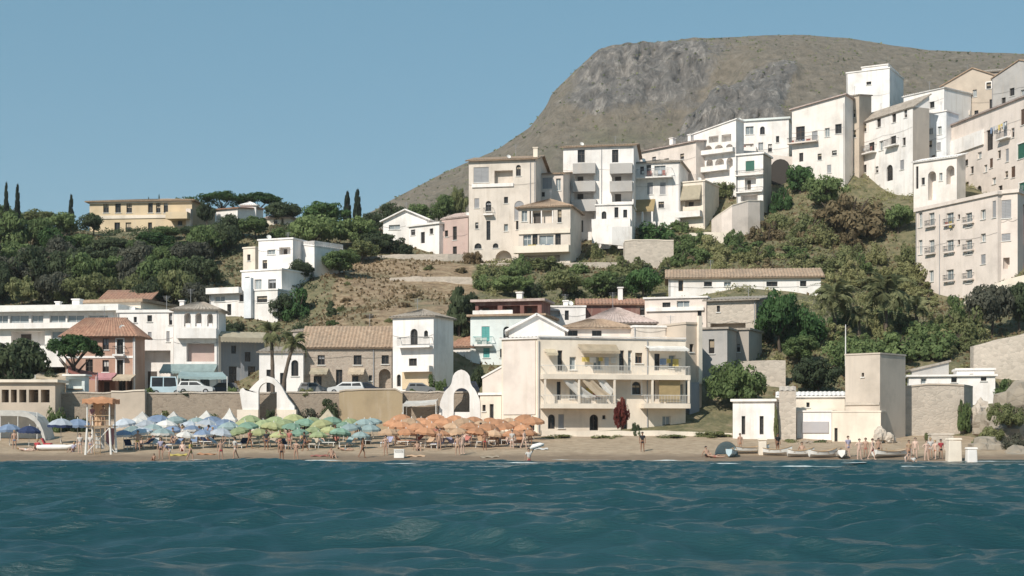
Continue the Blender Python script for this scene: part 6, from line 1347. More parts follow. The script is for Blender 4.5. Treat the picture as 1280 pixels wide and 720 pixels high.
# loungers and deck chairs
def lounger_parts():
    P = {}
    m = MB(); m.box(-0.32, -0.27, -0.95, 0.95, 0.30, 0.36); m.box(0.27, 0.32, -0.95, 0.95, 0.30, 0.36); m.box(-0.27, 0.27, -0.95, -0.9, 0.30, 0.36); m.box(-0.27, 0.27, 0.9, 0.95, 0.30, 0.36); P["frame"] = m.mesh("frame", "frame_white")
    m = MB(); m.box(-0.025, 0.025, -0.025, 0.025, -0.05, 0.30); P["leg"] = m.mesh("leg", "frame_white")
    m = MB()
    for i in range(6): y0 = -0.93 + i * 0.2; z = 0.363 + (0.015 if i % 2 else 0); m.box(-0.3, 0.3, y0, y0 + 0.198, z, z + 0.035)
    P["seat"] = m.mesh("seat", None)
    m = MB(); m.hexa([(-.3, .28, .365), (.3, .28, .365), (.3, .92, .85), (-.3, .92, .85), (-.3, .25, .41), (.3, .25, .41), (.3, .88, .90), (-.3, .88, .90)]); P["backrest"] = m.mesh("backrest", None)
    return P
LP = lounger_parts()
def lounger(label, px, py, mat, group, ang):
    x, y, z = bhit(px, py); root = empty("sun_lounger", (x, y, z), label, "sun lounger", group, ang)
    link("frame", LP["frame"], root)
    for a in (-0.29, 0.29):
        for b in (-0.8, 0.75): l_ = link("leg", LP["leg"], root); l_.location = (a, b, 0)
    for k in ("seat", "backrest"): obj_mat(link(k, LP[k], root), mat)
    return root
for (x0, x1, st, cols, sec) in ((158, 290, 19, ("c_blue", "c_white", "c_navy", "c_pale"), "blue"), (300, 470, 20, ("c_white", "c_teal", "c_navy", "c_beige"), "green"), (480, 668, 18, ("c_orange", "c_rose", "c_lilac", "c_peach"), "orange")):
    px = x0; i = 0
    while px < x1:
        m = rb.choice(cols); nm = dict(c_blue="blue", c_white="white", c_navy="navy", c_pale="pale blue", c_teal="faded teal", c_beige="beige", c_orange="orange", c_rose="dusty red", c_lilac="lilac", c_peach="peach")[m]
        lounger("%s covered sun lounger, %s from the left under the %s umbrellas" % (nm, ORDS[i], sec), px + rb.uniform(-4, 4), rb.choice((558.5, 556, 560)) + rb.uniform(-1, 1), m, "%s loungers under the %s umbrellas" % (nm, sec), rb.uniform(-0.5, 0.5) + rb.choice((0, 0.9, -0.9))); px += st * rb.uniform(0.8, 1.2); i += 1

# white beach cabins behind the umbrellas
def cabin(label, px, py, Y, w, h, mat="c_white"):
    x, z = wx(px, Y), bz1(wx(px, Y), Y); top = wz(py, Y); root = empty("beach_tent", (x, Y, z), label, "beach tent", None)
    mb = MB(); H = top - z; e = H - h * 0.42; q = w / 2
    for a, b in ((-q, -q), (q, -q), (q, q), (-q, q)): 
        p_ = MB(); p_.tube([(x + a, Y + b, z - 0.2), (x + a, Y + b, z + e)], 0.035, 6); p_.build("post", "frame_white", root)
    n = 6
    for k in range(4):
        A_ = ((-q, -q), (q, -q), (q, q), (-q, q))[k]; B_ = ((-q, -q), (q, -q), (q, q), (-q, q))[(k + 1) % 4]
        for i in range(n):
            f0, f1 = i / n, (i + 1) / n
            def g(f, t): cx_, cy_ = A_[0] + (B_[0] - A_[0]) * f, A_[1] + (B_[1] - A_[1]) * f; s = (1 - t); return (x + cx_ * s * 1.06, Y + cy_ * s * 1.06, z + e + (H - e) * t ** 1.35 + 0.01)
            for t0, t1 in ((0, .35), (.35, .7), (.7, 1)): mb.poly(g(f0, t0), g(f1, t0), g(f1, t1), g(f0, t1))
            a, b = g(f0, 0), g(f1, 0); mb.poly(a, b, (b[0], b[1], b[2] - 0.3), ((a[0] + b[0]) / 2, (a[1] + b[1]) / 2, a[2] - 0.38), (a[0], a[1], a[2] - 0.3))
    mb.build("roof_cloth", mat, root); return root
cabin("white pointed beach tent top, left one above the blue umbrellas", 178, 514, 147, 2.3, 2.6); cabin("white pointed beach tent top, second from the left above the blue umbrellas", 217, 514, 147.4, 2.1, 2.4); cabin("white rounded beach tent top near the right end of the blue umbrellas", 258, 513, 147, 2.3, 2.8); cabin("narrow white tent top at the border of the blue and green umbrellas", 287, 510, 148, 1.4, 2.9); cabin("pale cream tent top standing above the green umbrellas below the ochre wall", 410, 511, 147, 2.2, 3.0, "c_cream")
# large white tent on the left edge
def big_tent():
    Y = 139; x0, x1 = wx(-60, Y), wx(57, Y); z = bz1((x0 + x1) / 2, Y); root = empty("white_beach_tent", ((x0 + x1) / 2, Y, z), "big white rounded beach tent with an open front at the left edge of the beach", "beach tent")
    H = wz(512, Y) - z; mb = MB(); n = 14
    def pr(f, d): a = math.pi * f; s = 1 - abs(math.cos(a)) ** 3.2; return ((x0 + x1) / 2 - (x1 - x0) / 2 * math.copysign(abs(math.cos(a)) ** 0.55, math.cos(a)), Y + d, z + H * s ** 0.8 - 0.1 + 0.05 * math.sin(d * 2))
    ds = [0, 1.0, 2.0, 3.0]
    for d0, d1 in zip(ds, ds[1:]):
        for i in range(n): mb.poly(pr(i / n, d0), pr((i + 1) / n, d0), pr((i + 1) / n, d1), pr(i / n, d1))
    for i in range(n):
        a, b = pr(i / n, 0), pr((i + 1) / n, 0); mb.poly(a, b, (b[0] * 0.97 + (x0 + x1) / 2 * 0.03, b[1] + .02, max(z - .1, b[2] - 0.5)), (a[0] * 0.97 + (x0 + x1) / 2 * 0.03, a[1] + .02, max(z - .1, a[2] - 0.5)))
        a, b = pr(i / n, 3.0), pr((i + 1) / n, 3.0); mb.poly(a, b, (b[0], b[1], z - 0.1), (a[0], a[1], z - 0.1))
    mb.build("cloth", "c_white", root)
    for px in (-25, 0, 22, 46):
        m = MB(); m.tube([(wx(px, Y), Y + 0.1, z - 0.3), (wx(px, Y), Y + 0.1, z + H * 0.92)], 0.05, 6); m.build("post", "frame_white", root)
big_tent()
# lookout tower with an orange cloth roof
def lookout():
    Y = 126.5; z = bz1(wx(122, Y), Y); x0, x1 = wx(109, Y), wx(137, Y); root = empty("lookout_tower", ((x0 + x1) / 2, Y + 0.8, z), "tall wooden beach lookout tower with white legs and a tattered orange cloth roof", "lookout tower")
    top, plat = wz(499, Y), wz(533, Y); d = 1.7
    for a in (x0, x1):
        for b in (Y, Y + d): m = MB(); m.tube([(a + (0.16 if a == x0 else -0.16) * -1, b, z - 0.4), (a, b, plat)], [0.11, 0.09], 7); m.tube([(a, b, plat), (a, b, top)], [0.07, 0.055], 7); m.build("leg", "white_paint", root)
    for i in range(6): m = MB(); f = x0 - 0.2 + (x1 - x0 + 0.4) * i / 6; m.box(f, f + (x1 - x0 + 0.4) / 6 - 0.02, Y - 0.2, Y + d + 0.2, plat, plat + 0.07); m.build("plank", "wood", root)
    for zz in (plat + 0.5, plat + 0.95): m = MB(); m.tube([(x0, Y, zz), (x1, Y, zz)], 0.035, 6); m.tube([(x0, Y + d, zz), (x1, Y + d, zz)], 0.035, 6); m.build("rail", "wood", root)
    m = MB(); m.tube([(x0, Y - 0.02, z + 0.2), (x1, Y - 0.02, plat - 0.1)], 0.04, 6); m.tube([(x1, Y + d, z + 0.2), (x0, Y + d, plat - 0.1)], 0.04, 6); m.build("brace", "white_paint", root)
    m = MB()
    for i in range(7): zz = z + (plat - z) * (i + 0.5) / 7; m.tube([((x0 + x1) / 2 - 0.25, Y - 0.25, zz), ((x0 + x1) / 2 + 0.25, Y - 0.25, zz)], 0.025, 5)
    for s_ in (-0.25, 0.25): m.tube([((x0 + x1) / 2 + s_, Y - 0.3, z - .2), ((x0 + x1) / 2 + s_, Y - 0.2, plat)], 0.03, 5)
    m.build("ladder", "wood", root)
    for a, b, c, e, mt in ((x0, x0 + 1.0, plat + 0.07, top - 0.1, "c_peach"), (x0 + 1.05, x1, plat + 0.6, top - 0.1, "c_beige"), (x0 + 0.1, x0 + 1.0, z + 0.5, plat - 0.15, "c_white"), (x0 + 1.15, x1 - 0.1, z + 0.9, plat - 0.15, "c_pink")):
        m = MB()
        for i in range(6):
            p, q = a + (b - a) * i / 6, a + (b - a) * (i + 1) / 6; w_ = lambda k: Y + d + 0.06 + 0.05 * math.sin(k * 2.4)
            m.poly((p, w_(i), c), (q, w_(i + 1), c), (q, w_(i + 1), e), (p, w_(i), e))
        m.build("cloth_screen", mt, root)
    m = MB(); n = 8; G = [[(x0 - 0.35 + (x1 - x0 + 0.7) * i / n, Y - 0.35 + (d + 0.7) * j / n, top + 0.25 * math.sin(math.pi * i / n) * math.sin(math.pi * j / n) + 0.05 * math.sin(i * 2.3 + j)) for i in range(n + 1)] for j in range(n + 1)]
    for j in range(n):
        for i in range(n): m.poly(G[j][i], G[j][i + 1], G[j + 1][i + 1], G[j + 1][i])
    for E in ([G[0][i] for i in range(n + 1)], [G[j][0] for j in range(n + 1)], [G[j][n] for j in range(n + 1)], [G[n][i] for i in range(n + 1)]):
        for i, (a, b) in enumerate(zip(E, E[1:])): m.poly(a, b, (b[0], b[1], b[2] - 0.32 - 0.12 * (i % 2)), (a[0], a[1], a[2] - 0.32 - 0.12 * ((i + 1) % 2)))
    m.build("roof_cloth", "c_orange", root)
    return plat + 0.07, Y, d
PLAT, PY, PD = lookout()

# ------------------------------------------------------------------ boats, pedalo, box, signs
def boat(label, px, py, L, ang, hullm, inm, Y=None, cat="boat", group=None, W=None):
    x, y, z = bhit(px, py); W = W or L * 0.36; root = empty("rowing_boat", (x, y, z), label, cat, group, ang); n = 12
    m, m2, rim = MB(), MB(), MB(); S = []
    for i in range(n + 1):
        f = i / n; w = W / 2 * (math.sin(math.pi * min(1, 0.18 + f * 0.86)) ** 0.65 if f < 1 else 0.02); sh = 0.52 + 0.22 * (2 * f - 0.8) ** 2; keel = 0.02 + 0.3 * max(0, f - 0.75) ** 1.2 * 2
        S.append([(L * (f - 0.5), -w, sh), (L * (f - 0.5), -w * 0.82, sh * 0.45), (L * (f - 0.5), 0, keel), (L * (f - 0.5), w * 0.82, sh * 0.45), (L * (f - 0.5), w, sh)])
    for a, b in zip(S, S[1:]):
        for k in range(4): m.poly(a[k], b[k], b[k + 1], a[k + 1])
        q = lambda p, zz: (p[0], p[1] * 0.9, zz)
        m2.poly(q(a[0], a[0][2] - .02), q(b[0], b[0][2] - .02), q(b[1], .25), q(a[1], .25)); m2.poly(q(a[1], .25), q(b[1], .25), q(b[3], .25), q(a[3], .25)); m2.poly(q(a[3], .25), q(b[3], .25), q(b[4], b[4][2] - .02), q(a[4], a[4][2] - .02))
    m.poly(*S[0]); rim.tube([s[0] for s in S], 0.035, 5); rim.tube([s[4] for s in S], 0.035, 5)
    link("hull", m.mesh("hull", hullm, smooth=True), root); link("interior", m2.mesh("interior", inm), root); link("gunwale", rim.mesh("gunwale", "wood"), root)
    for f in (0.3, 0.6): b_ = MB(); i = int(f * n); b_.box(S[i][0][0] - .12, S[i][0][0] + .12, S[i][0][1] * .93, S[i][4][1] * .93, .40, .44); link("bench", b_.mesh("bench", "wood"), root)
    return root
boat("white rowing boat lying on the sand right of the light blue beach shelter", 938, 567, 3.6, 0.25, "white_paint", "cream", cat="boat"); boat("small light blue boat pulled up on the sand beside the light blue dome shelter", 915, 571, 2.4, 1.2, "lightblue", "frame_white")
boat("white boat tilted on the beach below the watch tower terrace", 1116, 571, 3.8, 0.35, "white_paint", "tan"); boat("dark boat under the white tarpaulin by the quay", 522, 540, 3.4, 0.1, "car_dark", "wood"); boat("white boat seen end on below the grey panel wall", 1052, 572, 2.6, 1.35, "white_paint", "tan")
def pedalo():
    x, y, z = bhit(70, 562); root = empty("pedal_boat", (x, y, z), "white pedal boat with red seats lying between the white tent and the lookout tower", "pedal boat", None, 0.15)
    for s_ in (-0.55, 0.55): m = MB(); m.tube([(-1.6, s_, 0.3), (-1.2, s_, 0.22), (1.0, s_, 0.22), (1.5, s_, 0.34), (1.75, s_, 0.5)], [0.16, 0.22, 0.23, 0.17, 0.05], 10); link("float", m.mesh("float", "white_paint", smooth=True), root)
    m = MB(); m.box(-1.2, 0.9, -0.6, 0.6, 0.40, 0.48); link("deck", m.mesh("deck", "white_paint"), root)
    for s_ in (-0.3, 0.3): m = MB(); m.box(-0.9, -0.4, s_ - .25, s_ + .25, .483, .62); m.hexa([(-1.0, s_ - .25, .483), (-.9, s_ - .25, .483), (-.9, s_ + .25, .483), (-1.0, s_ + .25, .483), (-1.25, s_ - .25, 1.05), (-1.15, s_ - .25, 1.05), (-1.15, s_ + .25, 1.05), (-1.25, s_ + .25, 1.05)]); link("seat", m.mesh("seat", "red"), root)
    m = MB(); m.tube([(0.6, 0, .48), (0.45, 0, .9)], .03, 6); m.tube([(0.45, -.2, .9), (0.45, .2, .9)], .03, 6); link("steering_bar", m.mesh("steering_bar", "iron"), root)
pedalo()
def beach_shelter(label, px, py, mat, r=1.0, h=1.2):
    x, y, z = bhit(px, py); root = empty("beach_shelter", (x, y, z), label, "beach shelter"); m = MB(); n = 12
    P = [[(r * math.cos(math.pi * (i / n - 0.0)) * math.cos(j / 6 * math.pi / 2) , r * 0.9 * math.sin(math.pi * i / n) * math.cos(j / 6 * math.pi / 2), h * math.sin(j / 6 * math.pi / 2)) for i in range(n + 1)] for j in range(7)]
    for a, b in zip(P, P[1:]):
        for i in range(n): m.poly(a[i], a[i + 1], b[i + 1], b[i])
    link("cloth", m.mesh("cloth", mat, smooth=True), root)
    for s_ in (-1, 1): m = MB(); m.tube([(s_ * r * math.cos(j / 6 * math.pi / 2), 0, h * math.sin(j / 6 * math.pi / 2)) for j in range(7)], .02, 5); link("pole", m.mesh("pole", "iron"), root)
beach_shelter("light blue dome shelter on the sand left of the white rowing boat", 908, 570, "c_sky")
x, y, z = bhit(499, 573); root = empty("cool_box", (x, y, z), "white cool box standing alone on the wet sand below the orange umbrellas", "cool box"); m = MB(); m.box(x - .42, x + .42, y - .3, y + .3, z, z + .62); m.build("body", "white_paint", root); m = MB(); m.box(x - .44, x + .44, y - .32, y + .32, z + .623, z + .74); m.build("lid", "frame_white", root); m = MB(); m.tube([(x - .3, y - .33, z + .5), (x - .3, y - .40, z + .6), (x + .3, y - .40, z + .6), (x + .3, y - .33, z + .5)], .02, 5); m.build("handle", "iron", root)
# canvas windbreaks: cloth panels between sticks
def windbreak(label, px0, px1, py, h, mat, bend=0.6):
    x0, y0, z0 = bhit(px0, py); x1, y1, z1 = bhit(px1, py); root = empty("windbreak", ((x0 + x1) / 2, y0, z0), label, "windbreak"); n = 4; P = []
    for i in range(n + 1): f = i / n; P.append((x0 + (x1 - x0) * f, y0 + bend * math.sin(math.pi * f)))
    for i, (a, b) in enumerate(P): m = MB(); m.tube([(a, b, z0 - .2), (a, b, z0 + h + .12)], .03, 6); m.build("stick", "wood", root)
    for (a, b), (c, d) in zip(P, P[1:]):
        m = MB(); k = 5; up, lo = [], []
        for i in range(k + 1): f = i / k; w = .10 * math.sin(math.pi * f); up.append((a + (c - a) * f, b + (d - b) * f + w, z0 + h - .10 * math.sin(math.pi * f))); lo.append((a + (c - a) * f, b + (d - b) * f + w * 1.3, z0 + .12))
        for i in range(k): m.poly(lo[i], lo[i + 1], up[i + 1], up[i]); m.poly(*[(p[0], p[1] + .015, p[2]) for p in (lo[i + 1], lo[i], up[i], up[i + 1])])
        m.build("cloth_panel", mat, root)
for px, py, lab, L in ((972, 569, "white boat with a high bow, left of three beached on the right sand", 2.5), (1001, 571, "white boat, middle one of three beached in a row on the right sand", 2.3), (1029, 572, "pale deep sided boat, right of three beached in a row on the right sand", 2.5)): boat(lab, px, py, L, rb.uniform(-.25, .25), "white_paint", "tan", W=1.3)
windbreak("low pale canvas windbreak on sticks under the tower foot", 1092, 1108, 571, 0.7, "c_beige")
def stone_block(label, px, py, w, h, d, mat, ang=0.0, taper=0.9):
    x, y, z = bhit(px, py); root = empty("stone_block", (x, y, z), label, "stone block", None, ang); m = MB(); q = w / 2; k = q * taper; rr_ = random.Random(px)
    m.hexa([(-q, -d / 2, -.3), (q, -d / 2, -.3), (q, d / 2, -.3), (-q, d / 2, -.3), (-k, -d / 2 * taper, h + rr_.uniform(-.06, .06)), (k, -d / 2 * taper, h + rr_.uniform(-.06, .06)), (k, d / 2 * taper, h), (-k, d / 2 * taper, h)]); o = link("block", m.mesh("block", mat), root); b = o.modifiers.new("edge", 'BEVEL'); b.width = 0.06; b.segments = 2
    if h > 0.8: m = MB(); m.hexa([(-k - .05, -d / 2 * taper - .05, h + .07), (k + .05, -d / 2 * taper - .05, h + .07), (k + .05, d / 2 * taper + .05, h + .07), (-k - .05, d / 2 * taper + .05, h + .07), (-k, -d / 2 * taper, h + .2), (k, -d / 2 * taper, h + .2), (k, d / 2 * taper, h + .2), (-k, d / 2 * taper, h + .2)]); link("cap", m.mesh("cap", mat), root)
    return root
stone_block("tall pale stone block near the right end of the beach", 1192, 577, 1.15, 1.7, 1.0, "cream"); stone_block("lower white stone block standing alone at the right end of the beach", 1214, 578, 0.85, 1.0, 0.8, "white"); stone_block("narrow pale stone block left of the boats on the right beach", 953, 568, 0.7, 1.2, 0.7, "cream"); stone_block("wide tan stone block at the foot of the right terrace wall", 1176, 563, 2.2, 1.3, 1.2, "palestone")
# rocks
def rock_mesh(seed):
    bm = bmesh.new(); bmesh.ops.create_icosphere(bm, subdivisions=3, radius=1.0)
    for v in bm.verts:
        p = v.co.copy(); v.co *= 1 + 0.45 * noise.noise(p * 0.9 + Vector((seed * 7, 0, 0))) + 0.22 * noise.noise(p * 2.3 + Vector((0, seed * 5, 0)))
        q = v.co; v.co = Vector((round(q.x * 2.6) / 2.6 * .45 + q.x * .55, round(q.y * 2.6) / 2.6 * .45 + q.y * .55, (round(q.z * 2.6) / 2.6 * .45 + q.z * .55) * 0.75))
    me = bpy.data.meshes.new("rock"); bm.to_mesh(me); bm.free(); return me
RK = [rock_mesh(i) for i in range(5)]
def rock(label, px, py, Y, w, h, mat, group=None):
    x, z = wx(px, Y), wz(py, Y); o = link("rock", RK[rb.randrange(5)]); obj_mat(o, mat); o.location = (x, Y, z); o.scale = (w / 2, w / 2 * rb.uniform(.7, 1), h / 2 / .75); o.rotation_euler = (0, 0, rb.uniform(0, 6.28)); tag(o, label, "rock", group); return o
for i, q in enumerate(sorted(rb.uniform(950, 1130) for _ in range(16))): rock("small brown rock, %s from left in the rubble at the foot of the watch tower" % ORDS[i], q, rb.uniform(553, 562), 136 + rb.uniform(-1, 2), rb.uniform(.5, 1.3), rb.uniform(.4, .9), "darkstone", "rocks at the foot of the tower")
for px, py, Y, w, h, lab in ((1262, 548, 134, 5.2, 5.6, "huge brown rock outcrop in the lower right corner of the shore"), (1235, 562, 131, 3.6, 2.8, "broad low rock left of the huge outcrop"), (1285, 520, 138, 5.5, 6.0, "tall rock rising behind the huge outcrop at the right edge"), (1240, 535, 139, 3.4, 3.6, "brown rock behind the broad low rock"), (1268, 572, 127, 3.2, 2.0, "low rock nearest the water at the right edge"), (1226, 516, 143, 2.2, 3.0, "pale narrow rock leaning on the terrace wall end"), (1100, 546, 135.6, 1.3, 1.8, "grey pointed rock leaning on the foot of the watch tower"), (1112, 550, 135.6, 1.2, 1.3, "grey rock right beside the pointed rock at the tower foot")):
    rock(lab, px, py, Y, w, h, "rockstone" if "pale" not in lab and "grey" not in lab else "palestone")
for px, py, w, h, k, m, Y, lab in ((1250, 520, 34, 24, "bush", "l_olive", 134.5, "olive scrub growing on top of the huge rock outcrop"), (1275, 500, 40, 30, "bush", "l_grey", 138, "grey scrub on the tall rock at the right edge"), (1222, 560, 18, 20, "bush", "l_mid", 131.5, "small green scrub left of the broad low rock"), (1258, 490, 30, 22, "bush", "l_mid", 143, "green scrub above the tall rock"), (1240, 548, 36, 22, "bush", "l_olive", 132.4, "olive scrub in front of the huge rock outcrop, left"), (1270, 560, 40, 24, "bush", "l_grey", 129.5, "grey scrub in front of the huge rock outcrop, right"), (1262, 528, 44, 30, "bush", "l_olive", 131.5, "olive scrub hanging over the face of the huge rock outcrop"), (990, 557, 40, 12, "bush", "l_olive", 137.5, "low weeds below the ruined stone pillar"), (1025, 560, 50, 14, "bush", "l_mid", 137, "low green weeds in front of the white lower wall"), (890, 545, 60, 10, "bush", "l_olive", 143, "low dry weeds left of the white bath house"), (1160, 556, 20, 20, "bush", "l_olive", 139, "weeds at the foot of the stone terrace wall")):
    tree_px("shrub", lab, "shrub", k, px, py, w, h, m, None, Y)
for px, lab in ((700, "low weeds along the parapet at the left of the big cream building"), (760, "low weeds along the parapet in the middle of the big cream building"), (840, "low weeds along the parapet at the right of the big cream building")): tree_px("weeds", lab, "weeds", "bush", px, 549, 70, 9, "l_olive", None, 141.8)

# ------------------------------------------------------------------ people
def skin_mesh(V, E, Rr, root_i=0, sub=1):
    me = bpy.data.meshes.new("body"); me.from_pydata(V, E, []); o = bpy.data.objects.new("tmp", me); COL.objects.link(o)
    o.modifiers.new("s", 'SKIN'); 
    for i, r in enumerate(Rr): me.skin_vertices[0].data[i].radius = (r, r)
    me.skin_vertices[0].data[root_i].use_root = True
    s_ = o.modifiers.new("d", 'SUBSURF'); s_.levels = sub
    dg = bpy.context.evaluated_depsgraph_get(); out = bpy.data.meshes.new_from_object(o.evaluated_get(dg)); out.polygons.foreach_set("use_smooth", [True] * len(out.polygons))
    bpy.data.objects.remove(o); bpy.data.meshes.remove(me); out.materials.clear(); return out
def limb_ik(a, dirs, lens): 
    P = [Vector(a)]
    for d, l_ in zip(dirs, lens): P.append(P[-1] + Vector(d).normalized() * l_)
    return P[1:]
POSES = {   # pelvis height, torso lean, left arm, right arm, left leg, right leg directions (x right, -y forward)
 "stand": (0.93, (0, -.02, 1), [(-.22, .05, -1), (-.05, -.25, -1)], [(.22, .05, -1), (.05, -.25, -1)], [(-.04, -.04, -1), (-.03, .06, -1)], [(.06, -.02, -1), (.05, .06, -1)]),
 "hips": (0.93, (0.03, 0, 1), [(-.75, .1, -.8), (.75, -.15, -.55)], [(.75, .1, -.8), (-.75, -.15, -.55)], [(-.10, -.05, -1), (-.06, .05, -1)], [(.12, 0, -1), (.1, .06, -1)]),
 "walk": (0.91, (0, -.08, 1), [(-.15, -.5, -1), (-.05, -.7, -.8)], [(.15, .5, -1), (.1, .1, -1)], [(-.02, .38, -1), (-.02, .5, -.9)], [(.04, -.42, -1), (.04, .02, -1)]),
 "raise": (0.93, (0, .02, 1), [(-.3, .05, -1), (-.1, -.2, -1)], [(.6, -.1, .8), (.1, -.1, 1)], [(-.08, -.04, -1), (-.05, .06, -1)], [(.1, -.02, -1), (.08, .06, -1)]),
 "bend": (0.88, (0, -.75, .75), [(-.1, -.35, -1), (0, -.4, -.9)], [(.1, -.35, -1), (0, -.4, -.9)], [(-.08, -.12, -1), (-.05, .18, -1)], [(.1, -.12, -1), (.06, .18, -1)]),
 "sit": (0.12, (0, .35, 1), [(-.35, .55, -1), (-.15, .4, -1)], [(.35, -.3, -.9), (-.1, -.9, .1)], [(-.15, -1, .75), (-.05, -.6, -.85)], [(.15, -1, .75), (.05, -.55, -.9)]),
 "lie": (0.13, (0, 1, .12), [(-.5, -.5, -.05), (-.1, -1, .0)], [(.7, .5, .05), (-.5, .6, .05)], [(-.12, -1, .0), (-.05, -1, -.02)], [(.15, -1, .45), (.05, -.9, -.5)])}
def make_pose(key):
    ph, lean, la, ra, ll, rl = POSES[key]; lean = Vector(lean).normalized(); pel = Vector((0, 0, ph))
    V = [pel]; E = []; Rr = [.125]
    def add(p, par, r): V.append(Vector(p)); E.append((par, len(V) - 1)); Rr.append(r); return len(V) - 1
    waist = add(pel + lean * .20, 0, .115); chest = add(pel + lean * .40, waist, .145); nb = add(pel + lean * .54, chest, .062)
    up = (lean + Vector((0, 0, .6))).normalized() if key not in ("lie",) else (lean + Vector((0, 0, .25))).normalized()
    nk = add(V[nb] + up * .07, nb, .055); hd = add(V[nk] + up * .09 + Vector((0, -.015, 0)), nk, .092); tp = add(V[hd] + up * .10, hd, .075)
    fw = Vector((0, -1, 0)) if abs(up.y) < .7 else Vector((0, 0, 1)); nose = add(V[hd] + fw * .105 - up * .005, hd, .018)
    for s_ in (-1, 1): add(V[hd] + Vector((s_ * .092, .01, 0)), hd, .018)
    idx = dict(pel=0, waist=waist, chest=chest, nb=nb, hd=hd)
    for sgn, arm, nm in ((-1, la, "l"), (1, ra, "r")):
        sh = add(V[chest] + Vector((sgn * .19, 0, 0)) + lean * .07, chest, .062); el, wr = limb_ik(V[sh], arm, (.29, .25)); e = add(el, sh, .043); w = add(wr, e, .028); hdv = (wr - el).normalized(); pm = add(wr + hdv * .06, w, .034)
        ax = hdv.cross(Vector((0, 1, 0.3))); ax = ax.normalized() if ax.length > .1 else Vector((1, 0, 0))
        for fi, fl in ((-1.5, .062), (-.5, .078), (.5, .075), (1.5, .058)): f0 = add(V[pm] + hdv * .045 + ax * fi * .019, pm, .0095); add(V[f0] + hdv * fl * .55 + Vector((0, -.012, -.008)), f0, .008)
        th = add(V[pm] + ax * (-.042) * sgn + hdv * .012, pm, .010); add(V[th] + hdv * .035 - ax * .012 * sgn, th, .0085)
        idx["sh" + nm], idx["el" + nm] = sh, e
    for sgn, leg, nm in ((-1, ll, "l"), (1, rl, "r")):
        hp = add(pel + Vector((sgn * .095, 0, -.05)), 0, .098); kn, an = limb_ik(V[hp], leg, (.42, .40)); k = add(kn, hp, .06); a = add(an, k, .04); toe = add(an + Vector((sgn * .03, -.17, -.035)) if key != "lie" else an + Vector((0, -.05, .14)), a, .03); idx["hp" + nm], idx["kn" + nm] = hp, k
    body = skin_mesh([tuple(v) for v in V], E, Rr)
    def sub(points, edges, rad): return skin_mesh([tuple(p) for p in points], edges, rad)
    def lerp(a, b, f): return V[idx[a]].lerp(V[idx[b]], f)
    tr = sub([V[0], lerp("pel", "waist", .35), V[idx["hpl"]], lerp("hpl", "knl", .45), V[idx["hpr"]], lerp("hpr", "knr", .45)], [(0, 1), (0, 2), (2, 3), (0, 4), (4, 5)], [.140, .132, .112, .098, .112, .098])
    shirt = sub([V[idx["chest"]], V[idx["waist"]], lerp("waist", "pel", .9), lerp("chest", "nb", .7), V[idx["shl"]], lerp("shl", "ell", .6), V[idx["shr"]], lerp("shr", "elr", .6)], [(0, 1), (1, 2), (0, 3), (0, 4), (4, 5), (0, 6), (6, 7)], [.160, .140, .150, .085, .08, .066, .08, .066])
    bik = sub([V[0], lerp("pel", "waist", .12), lerp("hpl", "knl", .06), lerp("hpr", "knr", .06)], [(0, 1), (0, 2), (0, 3)], [.136, .130, .112, .112])
    top = sub([lerp("chest", "nb", .05), lerp("chest", "waist", .25)], [(0, 1)], [.156, .146])
    bm = bmesh.new(); bmesh.ops.create_uvsphere(bm, u_segments=12, v_segments=8, radius=.118)
    c = V[idx["hd"]] + up * .045 - fw * .028
    for v in bm.verts: v.co = v.co * (1.0 if v.co.dot(up) > -.03 else .9) + c
    hair = bpy.data.meshes.new("hair"); bm.to_mesh(hair); bm.free()
    return dict(body=body, trunks=tr, shirt=shirt, bikini=bik, top=top, hair=hair)
PM = {k: make_pose(k) for k in POSES}
def person(label, px, py, pose, skin, wear, hair="hair_dark", ang=0.0, h=1.72, at=None, group=None):
    x, y, z = bhit(px, py) if at is None else at; s_ = h / 1.72; root = empty("person", (x, y, z), label, "person", group, ang); root.scale = (s_,) * 3; p = PM[pose]
    obj_mat(link("body", p["body"], root), skin); obj_mat(link("hair", p["hair"], root), hair)
    for k, m in wear.items(): obj_mat(link(k, p[k], root), m)
    return root
B_ = dict
person("bather in a pink shirt standing on the left of the lookout platform", 0, 0, "stand", "skin_pale", B_(shirt="c_pink", trunks="c_white"), at=(wx(115, PY + .6), PY + .6, PLAT)); person("tanned bather in white trunks with hands on hips on the right of the lookout platform", 0, 0, "hips", "skin_tan", B_(trunks="c_white"), at=(wx(129, PY + .8), PY + .8, PLAT), ang=.3)
person("bather in a white shirt at the foot of the lookout tower", 113, 566, "stand", "skin_pale", B_(shirt="c_white", trunks="c_lilac")); person("tanned bather in dark trunks right behind the lookout tower leg", 139, 563, "hips", "skin_brown", B_(trunks="c_black"))
person("person in a lilac shirt and dark shorts at the water left of the yellow towel", 201, 574, "stand", "skin_tan", B_(shirt="c_lilac", trunks="c_black"), h=1.8); person("dark haired child sitting low at the water edge", 192, 576, "sit", "skin_brown", B_(trunks="c_rose"), h=1.1); person("bather in a white shirt bending over by the yellow towel", 212, 575, "bend", "skin_tan", B_(shirt="c_lilac", trunks="c_white"), ang=-1.2)
person("bather in yellow trunks wading at the water edge below the blue umbrellas", 238, 577, "walk", "skin_tan", B_(trunks="c_yellow", shirt="c_yellow"), ang=1.3); person("bather in red trunks with a raised arm at the water edge", 276, 576, "raise", "skin_tan", B_(trunks="c_red"), ang=.4); person("stooping person in a white shirt between the blue and green umbrellas", 294, 575, "walk", "skin_tan", B_(shirt="c_white", trunks="c_white"), ang=-1.0, h=1.85)
